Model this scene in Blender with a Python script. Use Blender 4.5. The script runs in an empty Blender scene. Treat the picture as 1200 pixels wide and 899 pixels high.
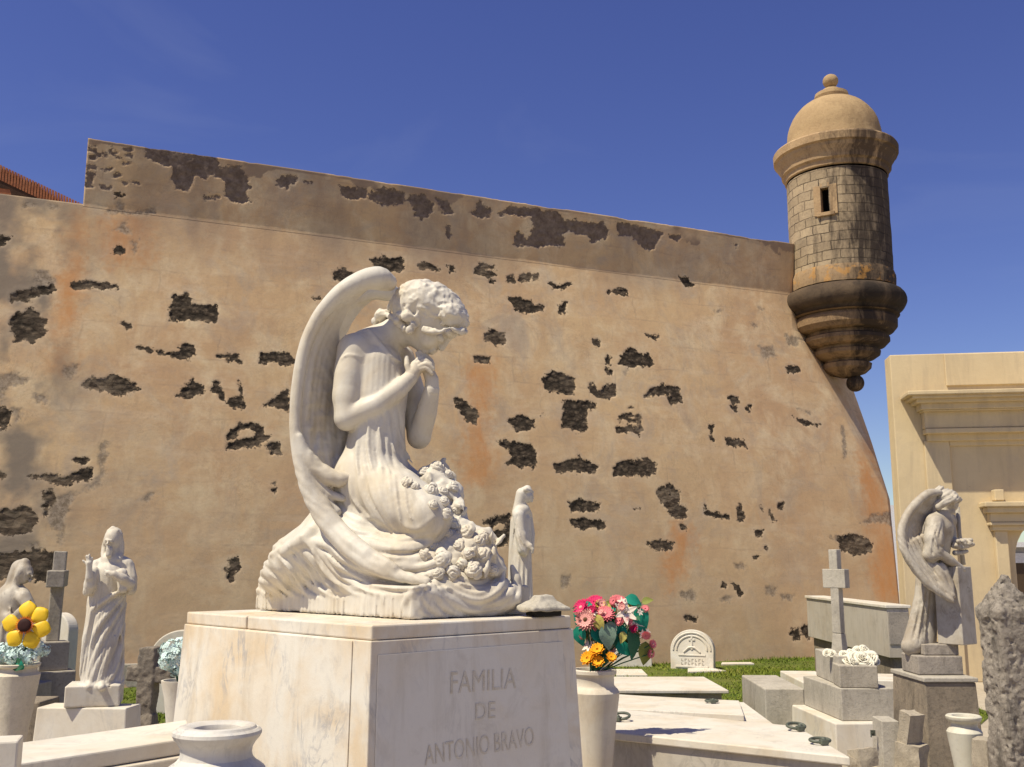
import bpy, bmesh, math, random
import numpy as np
from mathutils import Vector, Matrix

random.seed(7)
RNG = np.random.default_rng(7)
C = bpy.context.scene.collection
SC = bpy.context.scene
R = math.radians

# ------------------------------------------------------------------ camera
EYE = 1.6
FPX = 1200.0
PITCH = math.atan(210.5 / FPX)
cam_d = bpy.data.cameras.new("camera")
cam_d.sensor_width = 36.0
cam_d.lens = 36.0
cam_d.clip_start = 0.05
cam_d.clip_end = 4000
cam = bpy.data.objects.new("camera", cam_d)
cam.location = (0, 0, EYE)
cam.rotation_euler = (math.pi / 2 + PITCH, 0, 0)
C.objects.link(cam)
SC.camera = cam

# ------------------------------------------------------------------ light
SUN_EL = R(60)
SUN_D = np.array([-0.83, -0.555])
SUN_D = SUN_D / np.linalg.norm(SUN_D)
world = bpy.data.worlds.new("World")
SC.world = world
world.use_nodes = True
wn, wl = world.node_tree.nodes, world.node_tree.links
wn.clear()
w_out = wn.new("ShaderNodeOutputWorld")
w_bg = wn.new("ShaderNodeBackground")
w_sky = wn.new("ShaderNodeTexSky")
w_sky.sky_type = 'NISHITA'
w_sky.sun_disc = False
w_sky.sun_elevation = SUN_EL
w_sky.sun_rotation = math.atan2(SUN_D[0], SUN_D[1])
w_sky.altitude = 0
w_sky.air_density = 1.0
w_sky.dust_density = 0.2
w_sky.ozone_density = 4.0
w_bg.inputs['Strength'].default_value = 0.083
# thin wisps of cirrus
w_tc = wn.new("ShaderNodeTexCoord")
w_map = wn.new("ShaderNodeMapping")
w_map.inputs['Scale'].default_value = (2.2, 2.2, 7.0)
w_map.inputs['Rotation'].default_value = (0.25, 0.3, 0.2)
w_map.inputs['Location'].default_value = (3.1, 1.7, 0.6)
w_no = wn.new("ShaderNodeTexNoise")
w_no.inputs['Scale'].default_value = 1.5
w_no.inputs['Detail'].default_value = 7
w_no.inputs['Distortion'].default_value = 0.6
w_r = wn.new("ShaderNodeMapRange")
w_r.inputs[1].default_value = 0.60
w_r.inputs[2].default_value = 0.85
w_r.inputs[3].default_value = 0.0
w_r.inputs[4].default_value = 0.07
w_mx = wn.new("ShaderNodeMix")
w_mx.data_type = 'RGBA'
w_mx.inputs[7].default_value = (6.0, 6.4, 7.2, 1)
w_hs = wn.new("ShaderNodeHueSaturation")
w_hs.inputs['Hue'].default_value = 0.529
w_hs.inputs['Saturation'].default_value = 1.14
wl.new(w_tc.outputs['Generated'], w_map.inputs[0])
wl.new(w_map.outputs[0], w_no.inputs['Vector'])
wl.new(w_no.outputs[0], w_r.inputs[0])
wl.new(w_sky.outputs[0], w_hs.inputs['Color'])
wl.new(w_hs.outputs[0], w_mx.inputs[6])
wl.new(w_r.outputs[0], w_mx.inputs[0])
wl.new(w_mx.outputs[2], w_bg.inputs['Color'])
wl.new(w_bg.outputs[0], w_out.inputs[0])

sun_d = bpy.data.lights.new("sun", 'SUN')
sun_d.energy = 4.8
sun_d.angle = R(0.5)
sun_d.color = (1.0, 0.915, 0.72)
sun = bpy.data.objects.new("sun", sun_d)
sv = Vector((SUN_D[0] * math.cos(SUN_EL), SUN_D[1] * math.cos(SUN_EL), math.sin(SUN_EL)))
sun.rotation_euler = (-sv).to_track_quat('-Z', 'Y').to_euler()
sun.location = sv * 60
C.objects.link(sun)
SC.view_settings.view_transform = 'Standard'
SC.view_settings.look = 'None'
SC.view_settings.exposure = 0.33
SC.view_settings.gamma = 1.0
SC.view_settings.use_curve_mapping = False
try:
    SC.cycles.max_bounces = 8
    SC.cycles.use_denoising = True
except Exception:
    pass

# ------------------------------------------------------------------ rays: a pixel of the 1200 px photograph to a point
_f = np.array([0, math.cos(PITCH), math.sin(PITCH)])
_u = np.array([0, -math.sin(PITCH), math.cos(PITCH)])
_r = np.array([1.0, 0, 0])
EYEV = np.array([0, 0, EYE])


def ray(px, py):
    return _f * FPX + _r * (px - 600.0) + _u * (449.5 - py)


def at(px, py, Y):
    d = ray(px, py)
    return EYEV + d * (Y / d[1])


def atz(px, py, z):
    d = ray(px, py)
    return EYEV + d * ((z - EYE) / d[2])


def at_plane(px, py, p0, n):
    d = ray(px, py)
    return EYEV + d * (np.dot(np.asarray(p0) - EYEV, n) / np.dot(d, n))


def proj(P):
    Q = np.asarray(P) - EYEV
    zf = Q @ _f
    return 600 + FPX * (Q @ _r) / zf, 449.5 - FPX * (Q @ _u) / zf


def nrm(v):
    v = np.asarray(v, float)
    return v / np.linalg.norm(v)


# ------------------------------------------------------------------ numpy noise
def _hash(i, j, k, s):
    h = (i * 374761393 + j * 668265263 + k * 2147483647 + s * 1274126177) & 0xFFFFFFFF
    h = ((h ^ (h >> 13)) * 1274126177) & 0xFFFFFFFF
    h = (h ^ (h >> 16)) & 0xFFFF
    return h.astype(np.float32) / 65535.0


def vnoise(P, s=0):
    P = np.asarray(P, np.float64)
    I = np.floor(P).astype(np.int64)
    f = P - I
    f = f * f * (3 - 2 * f)
    out = 0
    for a in (0, 1):
        wa = f[..., 0] if a else 1 - f[..., 0]
        for b in (0, 1):
            wb = f[..., 1] if b else 1 - f[..., 1]
            for c in (0, 1):
                wc = f[..., 2] if c else 1 - f[..., 2]
                out = out + wa * wb * wc * _hash(I[..., 0] + a, I[..., 1] + b, I[..., 2] + c, s)
    return out * 2 - 1


def fbm(P, s=0, o=4):
    P = np.asarray(P, np.float64)
    t, a, n = 0, 1.0, 0
    for i in range(o):
        t = t + a * vnoise(P * (2.03 ** i) + 17.3 * i, s + i)
        n += a
        a *= 0.5
    return t / n


# ------------------------------------------------------------------ objects
def tag(o, label=None, cat=None, group=None, kind=None):
    if label: o['label'] = label
    if cat: o['category'] = cat
    if group: o['group'] = group
    if kind: o['kind'] = kind
    return o


def empty(name, loc, label, cat, group=None):
    o = bpy.data.objects.new(name, None)
    o.location = Vector([float(x) for x in loc])
    o.empty_display_size = 0.1
    C.objects.link(o)
    return tag(o, label, cat, group)


def origin(o):
    v = Vector((0, 0, 0))
    while o is not None:
        v = v + o.location
        o = o.parent
    return np.array(v)


def link_mesh(name, V, F, mat, parent=None, smooth=False, bevel=0.0, loc=None, solid=0.0, autosmooth=None):
    V = np.asarray(V, float).reshape(-1, 3)
    me = bpy.data.meshes.new(name)
    o = bpy.data.objects.new(name, me)
    if parent is not None:
        off = origin(parent)
        o.parent = parent
    else:
        off = np.zeros(3) if loc is None else np.asarray(loc, float)
        o.location = Vector([float(x) for x in off])
    V = V - off
    if isinstance(F, np.ndarray):
        me.vertices.add(len(V))
        me.vertices.foreach_set('co', V.astype(np.float32).ravel())
        k = F.shape[1]
        me.loops.add(F.size)
        me.loops.foreach_set('vertex_index', F.astype(np.int32).ravel())
        me.polygons.add(len(F))
        me.polygons.foreach_set('loop_start', np.arange(0, F.size, k, dtype=np.int32))
        me.update(calc_edges=True)
        me.validate()
    else:
        me.from_pydata([tuple(v) for v in V], [], F)
        me.update()
    if smooth:
        me.polygons.foreach_set('use_smooth', np.ones(len(me.polygons), bool))
    if autosmooth is not None:
        me.polygons.foreach_set('use_smooth', np.ones(len(me.polygons), bool))
        try:
            me.set_sharp_from_angle(angle=R(autosmooth))
        except Exception:
            pass
    if mat is not None:
        me.materials.append(mat)
    if bevel > 0:
        b = o.modifiers.new('bevel', 'BEVEL')
        b.width = bevel
        b.segments = 2
        b.limit_method = 'ANGLE'
        b.angle_limit = R(35)
    if solid > 0:
        s = o.modifiers.new('thick', 'SOLIDIFY')
        s.thickness = solid
        s.offset = 0
    C.objects.link(o)
    return o


class MB:
    def __init__(s):
        s.V, s.F = [], []

    def add(s, V, F):
        b = len(s.V)
        s.V += [np.asarray(v, float) for v in V]
        s.F += [tuple(i + b for i in f) for f in F]
        return s

    def hexa(s, bot, top):
        n = len(bot)
        F = [tuple(range(n - 1, -1, -1)), tuple(range(n, 2 * n))]
        for i in range(n):
            j = (i + 1) % n
            F.append((i, j, n + j, n + i))
        return s.add(list(bot) + list(top), F)

    def box(s, c, size, M=None):
        c = np.asarray(c, float)
        M = np.eye(3) if M is None else np.asarray(M)
        h = np.asarray(size, float) / 2
        q = [(-1, -1), (1, -1), (1, 1), (-1, 1)]
        return s.hexa([c + M @ np.array([a * h[0], b * h[1], -h[2]]) for a, b in q],
                      [c + M @ np.array([a * h[0], b * h[1], h[2]]) for a, b in q])

    def lathe(s, prof, c, n=40, close=True):
        c = np.asarray(c, float)
        V, F = [], []
        for (r, z) in prof:
            for i in range(n):
                a = 2 * math.pi * i / n
                V.append(c + np.array([r * math.cos(a), r * math.sin(a), z]))
        m = len(prof)
        for j in range(m - 1):
            for i in range(n):
                k = (i + 1) % n
                F.append((j * n + i, j * n + k, (j + 1) * n + k, (j + 1) * n + i))
        if close:
            F.append(tuple(range(n - 1, -1, -1)))
            F.append(tuple((m - 1) * n + i for i in range(n)))
        return s.add(V, F)

    def tube(s, pts, rad, n=8, closed=False):
        pts = [np.asarray(p, float) for p in pts]
        m = len(pts)
        if np.isscalar(rad): rad = [rad] * m
        V, F = [], []
        up = np.array([0.13, 0.21, 1.0])
        for i, p in enumerate(pts):
            if closed:
                t = nrm(pts[(i + 1) % m] - pts[i - 1])
            else:
                t = nrm(pts[min(i + 1, m - 1)] - pts[max(i - 1, 0)])
            x = np.cross(t, up)
            x = nrm(x) if np.linalg.norm(x) > 1e-4 else np.array([1.0, 0, 0])
            y = np.cross(t, x)
            for k in range(n):
                a = 2 * math.pi * k / n
                V.append(p + rad[i] * (math.cos(a) * x + math.sin(a) * y))
        for j in range(m if closed else m - 1):
            q = (j + 1) % m
            for k in range(n):
                l = (k + 1) % n
                F.append((j * n + k, q * n + k, q * n + l, j * n + l))
        if not closed:
            F.append(tuple(range(n)))
            F.append(tuple((m - 1) * n + k for k in range(n - 1, -1, -1)))
        return s.add(V, F)

    def ball(s, c, r, n=12, sq=(1, 1, 1)):
        c = np.asarray(c, float)
        prof = [(math.sin(math.pi * j / n), -math.cos(math.pi * j / n)) for j in range(n + 1)]
        V, F = [], []
        m = 2 * n
        for (a, z) in prof:
            for i in range(m):
                t = 2 * math.pi * i / m
                V.append(c + r * np.array([a * math.cos(t) * sq[0], a * math.sin(t) * sq[1], z * sq[2]]))
        for j in range(n):
            for i in range(m):
                k = (i + 1) % m
                F.append((j * m + i, j * m + k, (j + 1) * m + k, (j + 1) * m + i))
        return s.add(V, F)

    def build(s, name, mat, parent=None, **kw):
        return link_mesh(name, s.V, s.F, mat, parent, **kw)


def spline(P, n):
    P = np.asarray(P, float)
    if len(P) < 3:
        t = np.linspace(0, 1, n)[:, None]
        return P[0] * (1 - t) + P[-1] * t
    Q = np.vstack([2 * P[0] - P[1], P, 2 * P[-1] - P[-2]])
    m = len(P) - 1
    out = []
    for x in np.linspace(0, m - 1e-9, n):
        i = int(x)
        t = x - i
        a, b, c, d = Q[i], Q[i + 1], Q[i + 2], Q[i + 3]
        out.append(0.5 * (2 * b + (c - a) * t + (2 * a - 5 * b + 4 * c - d) * t * t + (3 * b - a - 3 * c + d) * t ** 3))
    return np.array(out)


# ------------------------------------------------------------------ carved stone: distance fields on a grid
class Carve:
    def __init__(s, lo, hi, h):
        s.lo, s.h = np.asarray(lo, float), h
        s.n = np.ceil((np.asarray(hi) - s.lo) / h).astype(int) + 1
        s.f = np.full(tuple(s.n), 1.0, np.float32)
        s.ax = [(s.lo[i] + h * np.arange(s.n[i])).astype(np.float32) for i in range(3)]

    def win(s, a, b, m):
        i0 = np.clip(np.floor((np.minimum(a, b) - m - s.lo) / s.h).astype(int), 0, s.n)
        i1 = np.clip(np.ceil((np.maximum(a, b) + m - s.lo) / s.h).astype(int) + 1, 0, s.n)
        sl = tuple(slice(int(i0[k]), int(i1[k])) for k in range(3))
        if any(q.stop <= q.start for q in sl): return None
        return sl, np.meshgrid(s.ax[0][sl[0]], s.ax[1][sl[1]], s.ax[2][sl[2]], indexing='ij', sparse=True)

    def mix(s, sl, d, k, op):
        g = s.f[sl]
        if op == 'add':
            if k <= 0: s.f[sl] = np.minimum(g, d)
            else:
                e = np.maximum(k - np.abs(g - d), 0) / k
                s.f[sl] = np.minimum(g, d) - e * e * k * 0.25
        else:
            d = -d
            if k <= 0: s.f[sl] = np.maximum(g, d)
            else:
                e = np.maximum(k - np.abs(g - d), 0) / k
                s.f[sl] = np.maximum(g, d) + e * e * k * 0.25

    def chain(s, P, rad, k=0.0, op='add'):
        P = np.asarray(P, float)
        rad = np.asarray(rad, float)
        if rad.ndim == 0: rad = np.full(len(P), float(rad))
        if len(rad) != len(P): rad = np.interp(np.linspace(0, 1, len(P)), np.linspace(0, 1, len(rad)), rad)
        m = rad.max() + k + 2.5 * s.h
        w = s.win(P.min(0), P.max(0), m)
        if w is None: return
        sl, _ = w
        d = np.full([q.stop - q.start for q in sl], 1.0, np.float32)
        for i in range(len(P) - 1):
            a, b = P[i], P[i + 1]
            w2 = s.win(a, b, m)
            if w2 is None: continue
            s2, (X, Y, Z) = w2
            ba = b - a
            L2 = max(float(ba @ ba), 1e-9)
            t = np.clip(((X - a[0]) * ba[0] + (Y - a[1]) * ba[1] + (Z - a[2]) * ba[2]) / L2, 0, 1)
            q = np.sqrt((X - a[0] - t * ba[0]) ** 2 + (Y - a[1] - t * ba[1]) ** 2 + (Z - a[2] - t * ba[2]) ** 2) - (rad[i] + t * (rad[i + 1] - rad[i]))
            s3 = tuple(slice(s2[j].start - sl[j].start, s2[j].stop - sl[j].start) for j in range(3))
            d[s3] = np.minimum(d[s3], q)
        s.mix(sl, d, k, op)

    def ell(s, c, r, M=None, k=0.0, op='add'):
        c, r = np.asarray(c, float), np.asarray(r, float)
        if r.ndim == 0: r = np.full(3, float(r))
        M = np.eye(3) if M is None else np.asarray(M, float)     # columns: axes
        m = r.max() + k + 2 * s.h
        w = s.win(c, c, m)
        if w is None: return
        sl, (X, Y, Z) = w
        X, Y, Z = X - c[0], Y - c[1], Z - c[2]
        q = [X * M[0, i] + Y * M[1, i] + Z * M[2, i] for i in range(3)]
        k0 = np.sqrt(sum((q[i] / r[i]) ** 2 for i in range(3)))
        k1 = np.sqrt(sum((q[i] / r[i] ** 2) ** 2 for i in range(3))) + 1e-6
        s.mix(sl, (k0 * (k0 - 1) / k1).astype(np.float32), k, op)

    def box(s, c, hs, M=None, rnd=0.01, k=0.0, op='add'):
        c, hs = np.asarray(c, float), np.asarray(hs, float)
        M = np.eye(3) if M is None else np.asarray(M, float)
        m = np.linalg.norm(hs) + k + 2 * s.h
        w = s.win(c, c, m)
        if w is None: return
        sl, (X, Y, Z) = w
        X, Y, Z = X - c[0], Y - c[1], Z - c[2]
        q = [np.abs(X * M[0, i] + Y * M[1, i] + Z * M[2, i]) - hs[i] + rnd for i in range(3)]
        d = np.sqrt(sum(np.maximum(v, 0) ** 2 for v in q)) + np.minimum(np.maximum(np.maximum(q[0], q[1]), q[2]), 0) - rnd
        s.mix(sl, d.astype(np.float32), k, op)

    def band(s, fn, w=0.05):
        m = np.argwhere(np.abs(s.f) < w)
        if not len(m): return
        P = s.lo + s.h * m
        ix = tuple(m.T)
        s.f[ix] += fn(P).astype(np.float32)

    def hit(s, px, py):
        d = ray(px, py)
        y0, y1 = s.ax[1][0], s.ax[1][-1]
        Y = np.arange(y0, y1, s.h * 0.5)
        P = EYEV + d[None] * (Y / d[1])[:, None]
        I = np.round((P - s.lo) / s.h).astype(int)
        ok = np.all((I >= 0) & (I < s.n), axis=1)
        I[~ok] = 0
        v = np.where(ok, s.f[I[:, 0], I[:, 1], I[:, 2]], 1.0)
        j = np.argmax(v < 0)
        return P[j] if v[j] < 0 else None

    def on(s, pts, n, sink):
        q = spline(pts, n)
        H = [s.hit(a, b) for a, b in q]
        good = [i for i, v in enumerate(H) if v is not None]
        if not good: return None
        Y = np.interp(range(n), good, [H[i][1] for i in good])
        if n > 6:
            K = np.array([1, 2, 3, 2, 1]) / 9.0
            Y = np.convolve(np.pad(Y, 2, mode='edge'), K, 'valid')
        return np.array([at(q[i][0], q[i][1], Y[i] + sink) for i in range(n)])

    def ridge(s, pts, r, k, sink=0.0, n=14, op='add'):
        P = s.on(pts, n, sink)
        if P is None: return
        s.chain(P, r, k, op)

    def mesh(s):
        f = s.f
        nx, ny, nz = f.shape
        ins = f < 0
        c = np.zeros((nx - 1, ny - 1, nz - 1), np.uint8)
        for a in (0, 1):
            for b in (0, 1):
                for d in (0, 1):
                    c += ins[a:nx - 1 + a, b:ny - 1 + b, d:nz - 1 + d]
        act = (c > 0) & (c < 8)
        idx = np.full(act.shape, -1, np.int64)
        I = np.argwhere(act)
        idx[act] = np.arange(len(I))
        acc = np.zeros((len(I), 3))
        cnt = np.zeros(len(I))
        for ax in range(3):
            o1, o2 = [q for q in range(3) if q != ax]
            for p in (0, 1):
                for q in (0, 1):
                    a = np.zeros(3, int)
                    a[o1], a[o2] = p, q
                    b = a.copy()
                    b[ax] = 1
                    fa = f[tuple((I + a).T)]
                    fb = f[tuple((I + b).T)]
                    m = (fa < 0) != (fb < 0)
                    t = np.where(m, fa / np.where(m, fa - fb, 1), 0)
                    pt = a[None] + t[:, None] * (b - a)[None]
                    acc += np.where(m[:, None], pt, 0)
                    cnt += m
        V = s.lo + s.h * (I + acc / np.maximum(cnt, 1)[:, None])
        Fs = []
        for ax in range(3):
            o1, o2 = [(1, 2), (2, 0), (0, 1)][ax]
            sa = [slice(None)] * 3
            sb = [slice(None)] * 3
            sa[ax], sb[ax] = slice(0, -1), slice(1, None)
            A, B = ins[tuple(sa)], ins[tuple(sb)]
            E = np.argwhere(A != B)
            E = E[(E[:, o1] > 0) & (E[:, o2] > 0) & (E[:, o1] < f.shape[o1] - 1) & (E[:, o2] < f.shape[o2] - 1)]
            inn = A[tuple(E.T)]
            q = []
            for (p, r_) in ((1, 1), (0, 1), (0, 0), (1, 0)):
                g = E.copy()
                g[:, o1] -= p
                g[:, o2] -= r_
                q.append(idx[tuple(g.T)])
            q = np.stack(q, 1)
            q[~inn] = q[~inn][:, ::-1]
            Fs.append(q)
        return V, np.vstack(Fs)

    def build(s, name, mat, parent, relax=1):
        V, F = s.mesh()
        for _ in range(relax):                       # a light polish
            S = np.zeros_like(V)
            n = np.zeros(len(V))
            for a, b in ((0, 1), (1, 2), (2, 3), (3, 0)):
                np.add.at(S, F[:, a], V[F[:, b]])
                np.add.at(n, F[:, a], 1)
                np.add.at(S, F[:, b], V[F[:, a]])
                np.add.at(n, F[:, b], 1)
            V = 0.55 * V + 0.45 * S / np.maximum(n, 1)[:, None]
        return link_mesh(name, V, F, mat, parent, smooth=True)


# ------------------------------------------------------------------ materials
class G:
    def __init__(s, name, rough=0.8, spec=0.3):
        s.m = bpy.data.materials.new(name)
        s.m.use_nodes = True
        s.t = s.m.node_tree
        s.b = s.t.nodes['Principled BSDF']
        s.b.inputs['Roughness'].default_value = rough
        s.b.inputs['Specular IOR Level'].default_value = spec
        s.tc = s.t.nodes.new('ShaderNodeTexCoord')
        s.co = s.tc.outputs['Object']

    def L(s, a, b): s.t.links.new(a, b)

    def put(s, sock, v):
        if isinstance(v, (int, float)): sock.default_value = v
        elif isinstance(v, tuple): sock.default_value = v if len(v) != 3 or sock.type == 'VECTOR' else (*v, 1)
        else: s.L(v, sock)

    def mapc(s, scale, rot=(0, 0, 0), loc=(0, 0, 0), co=None):
        n = s.t.nodes.new('ShaderNodeMapping')
        n.inputs['Scale'].default_value = scale
        n.inputs['Rotation'].default_value = rot
        n.inputs['Location'].default_value = loc
        s.L(co or s.co, n.inputs[0])
        return n.outputs[0]

    def noise(s, scale, detail=6, rough=0.6, dist=0.0, co=None):
        n = s.t.nodes.new('ShaderNodeTexNoise')
        n.inputs['Scale'].default_value = scale
        n.inputs['Detail'].default_value = detail
        n.inputs['Roughness'].default_value = rough
        n.inputs['Distortion'].default_value = dist
        s.L(co or s.co, n.inputs['Vector'])
        return n.outputs[0]

    def voro(s, scale, co=None, feat='F1', out='Distance', rnd=1.0):
        n = s.t.nodes.new('ShaderNodeTexVoronoi')
        n.feature = feat
        n.inputs['Scale'].default_value = scale
        n.inputs['Randomness'].default_value = rnd
        s.L(co or s.co, n.inputs['Vector'])
        return n.outputs[out]

    def rng(s, v, a, b, c=0.0, d=1.0, smooth=False):
        n = s.t.nodes.new('ShaderNodeMapRange')
        if smooth: n.interpolation_type = 'SMOOTHSTEP'
        s.put(n.inputs[0], v)
        for i, x in enumerate((a, b, c, d)): n.inputs[i + 1].default_value = x
        return n.outputs[0]

    def math(s, op, a, b=0.0):
        n = s.t.nodes.new('ShaderNodeMath')
        n.operation = op
        s.put(n.inputs[0], a)
        s.put(n.inputs[1], b)
        return n.outputs[0]

    def mix(s, f, a, b, mode='MIX'):
        n = s.t.nodes.new('ShaderNodeMix')
        n.data_type = 'RGBA'
        n.blend_type = mode
        n.clamp_factor = True
        s.put(n.inputs[0], f)
        s.put(n.inputs[6], a)
        s.put(n.inputs[7], b)
        return n.outputs[2]

    def ramp(s, v, stops):
        n = s.t.nodes.new('ShaderNodeValToRGB')
        e = n.color_ramp.elements
        while len(e) < len(stops): e.new(0.5)
        for i, (p, c) in enumerate(stops):
            e[i].position = p
            e[i].color = (*c, 1)
        s.L(v, n.inputs[0])
        return n.outputs[0]

    def attr(s, name):
        n = s.t.nodes.new('ShaderNodeAttribute')
        n.attribute_name = name
        return n.outputs['Fac']

    def col(s, c): s.put(s.b.inputs['Base Color'], c)

    def bump(s, h, strength=0.5, dist=0.01, prev=None):
        n = s.t.nodes.new('ShaderNodeBump')
        n.inputs['Strength'].default_value = strength
        n.inputs['Distance'].default_value = dist
        s.L(h, n.inputs['Height'])
        if prev is not None: s.L(prev, n.inputs['Normal'])
        s.L(n.outputs[0], s.b.inputs['Normal'])
        return n.outputs[0]


def m_marble(name, base, dark, warm, vein=0.5, warm_amt=0.5, scale=1.0, streak=True, rough=0.55):
    g = G(name, rough, 0.35)
    big = g.noise(1.6 * scale, 5, 0.6, 0.6)
    c = g.mix(g.rng(big, 0.42, 0.68, 0, warm_amt), base, warm)
    v = g.noise(3.2 * scale, 9, 0.62, 1.8, g.mapc((1.0, 1.0, 0.45), (0.3, 0.6, 0.2)))
    vein_m = g.rng(g.math('ABSOLUTE', g.math('SUBTRACT', v, 0.5)), 0.0, 0.045, vein, 0)
    cloud = g.rng(g.noise(2.3 * scale, 4, 0.6), 0.45, 0.7, 0, 1)
    c = g.mix(g.math('MULTIPLY', vein_m, cloud), c, dark)
    if streak:
        st = g.noise(6 * scale, 6, 0.65, 0.2, g.mapc((1, 1, 0.12)))
        c = g.mix(g.rng(st, 0.52, 0.78, 0, 0.45), c, tuple(0.62 * x for x in warm))
    bl = g.noise(4.5 * scale, 8, 0.7, 0.7)
    c = g.mix(g.rng(bl, 0.54, 0.74, 0, 0.38), c, tuple(0.5 * (x + y) * 0.8 for x, y in zip(warm, dark)))
    sp = g.noise(60, 3, 0.7)
    c = g.mix(g.rng(sp, 0.60, 0.78, 0, 0.22), c, dark)
    g.col(c)
    fine = g.noise(45, 5, 0.7)
    g.bump(fine, 0.25, 0.004)
    g.put(g.b.inputs['Roughness'], g.rng(g.noise(8), 0.3, 0.7, rough - 0.1, rough + 0.2))
    return g.m


def m_stone(name, a, b, dark, scale=1.0, pit=0.5, bump=0.5, rough=0.9):
    g = G(name, rough, 0.15)
    n1 = g.noise(2.0 * scale, 7, 0.65, 0.3)
    c = g.mix(g.rng(n1, 0.35, 0.68), a, b)
    st = g.noise(5 * scale, 7, 0.7, 0.3, g.mapc((1, 1, 0.25)))
    c = g.mix(g.rng(st, 0.52, 0.74, 0, pit), c, dark)
    n3 = g.noise(26 * scale, 6, 0.75)
    c = g.mix(g.rng(n3, 0.5, 0.72, 0, pit * 0.8), c, dark)
    g.col(c)
    h = g.math('ADD', g.noise(14 * scale, 8, 0.75), g.math('MULTIPLY', n3, 0.6))
    g.bump(h, bump, 0.012)
    return g.m


def m_plain(name, c, rough=0.6, var=0.18, sc=20, spec=0.3, bump=0.1):
    g = G(name, rough, spec)
    n = g.noise(sc, 5, 0.65)
    g.col(g.mix(g.rng(n, 0.3, 0.7), tuple(x * (1 - var) for x in c), tuple(min(1, x * (1 + var)) for x in c)))
    g.bump(n, bump, 0.004)
    return g.m


MT = {}
MT['statue'] = m_marble('weathered_white_marble', (0.59, 0.55, 0.475), (0.33, 0.30, 0.26), (0.52, 0.43, 0.30), 0.3, 0.65, 2.2)
MT['statue2'] = m_marble('greyed_white_marble', (0.45, 0.405, 0.335), (0.13, 0.115, 0.095), (0.32, 0.26, 0.185), 0.6, 0.9, 3.4)
MT['pedestal'] = m_marble('cream_veined_marble', (0.67, 0.625, 0.54), (0.31, 0.31, 0.325), (0.60, 0.465, 0.30), 0.9, 0.9, 1.9)
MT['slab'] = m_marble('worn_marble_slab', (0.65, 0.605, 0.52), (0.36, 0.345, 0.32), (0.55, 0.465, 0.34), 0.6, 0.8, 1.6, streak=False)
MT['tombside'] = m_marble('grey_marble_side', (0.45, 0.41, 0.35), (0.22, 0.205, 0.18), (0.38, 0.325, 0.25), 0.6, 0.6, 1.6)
MT['urn'] = m_marble('grey_veined_urn_marble', (0.60, 0.57, 0.515), (0.27, 0.275, 0.29), (0.54, 0.46, 0.34), 1.0, 0.6, 3.0, rough=0.5)
MT['grey'] = m_stone('grey_granite', (0.44, 0.395, 0.325), (0.31, 0.275, 0.225), (0.12, 0.105, 0.085), 1.6, 0.65, 0.4)
MT['cross'] = m_stone('pale_cross_stone', (0.47, 0.43, 0.36), (0.36, 0.325, 0.265), (0.15, 0.135, 0.115), 1.6, 0.6, 0.4)
MT['dark'] = m_stone('sooty_pedestal_stone', (0.30, 0.245, 0.18), (0.18, 0.15, 0.115), (0.05, 0.043, 0.036), 1.4, 0.7, 0.4)
MT['rough'] = m_stone('pitted_coral_stone', (0.36, 0.315, 0.26), (0.26, 0.225, 0.185), (0.02, 0.018, 0.016), 1.9, 0.99, 0.9)
MT['oldcross'] = m_stone('weathered_brown_stone', (0.30, 0.25, 0.19), (0.15, 0.13, 0.11), (0.05, 0.045, 0.04), 2.0, 0.7, 0.6)
MT['tan'] = m_stone('tan_rubble', (0.44, 0.38, 0.29), (0.34, 0.29, 0.22), (0.14, 0.12, 0.10), 2.5, 0.6, 0.6)
MT['bronze'] = m_plain('green_bronze', (0.085, 0.095, 0.07), 0.5, 0.3, 40, 0.5)
MT['near_black'] = m_plain('dark_void', (0.02, 0.018, 0.016), 1.0)
# ================================================================== GROUND AND LAWN
g = G('dry_ground', 0.95, 0.1)
n1 = g.noise(0.7, 6, 0.65)
c = g.mix(g.rng(n1, 0.35, 0.65), (0.46, 0.40, 0.31), (0.36, 0.30, 0.225))
c = g.mix(g.rng(g.noise(9, 6, 0.7), 0.45, 0.7, 0, 0.7), c, (0.52, 0.46, 0.37))
g.col(c)
g.bump(g.noise(30, 6, 0.75), 0.6, 0.02)
MT['ground'] = g.m
g = G('lawn_soil', 0.95, 0.1)
c = g.mix(g.rng(g.noise(1.6, 6, 0.65), 0.40, 0.62), (0.085, 0.125, 0.022), (0.15, 0.16, 0.04))
c = g.mix(g.rng(g.noise(5, 6, 0.65), 0.58, 0.75, 0, 0.7), c, (0.20, 0.15, 0.08))
g.col(c)
g.bump(g.noise(50, 4, 0.7), 0.8, 0.03)
MT['turf'] = g.m
g = G('grass_blades', 0.7, 0.2)
oi = g.attr('tint')
g.col(g.ramp(oi, [(0.0, (0.09, 0.13, 0.012)), (0.5, (0.155, 0.20, 0.018)), (0.85, (0.23, 0.24, 0.035)), (1.0, (0.26, 0.22, 0.08))]))
MT['blade'] = g.m

o = link_mesh('ground', [(-400, -60, 0), (400, -60, 0), (400, 900, 0), (-400, 900, 0)], [(0, 1, 2, 3)], MT['ground'])
tag(o, kind='structure')

# ================================================================== FORTRESS WALL
d0, d1 = ray(105, 165), ray(925, 287)
d0, d1 = d0 / d0[1], d1 / d1[1]
rat = d1[2] / d0[2]
tw = nrm(np.array([d1[0] - rat * d0[0], 1 - rat, 0]))
nw = np.array([tw[1], -tw[0], 0])
BAT = 0.20
P1 = atz(940, 771, 0)
HPF = 0.128
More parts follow.
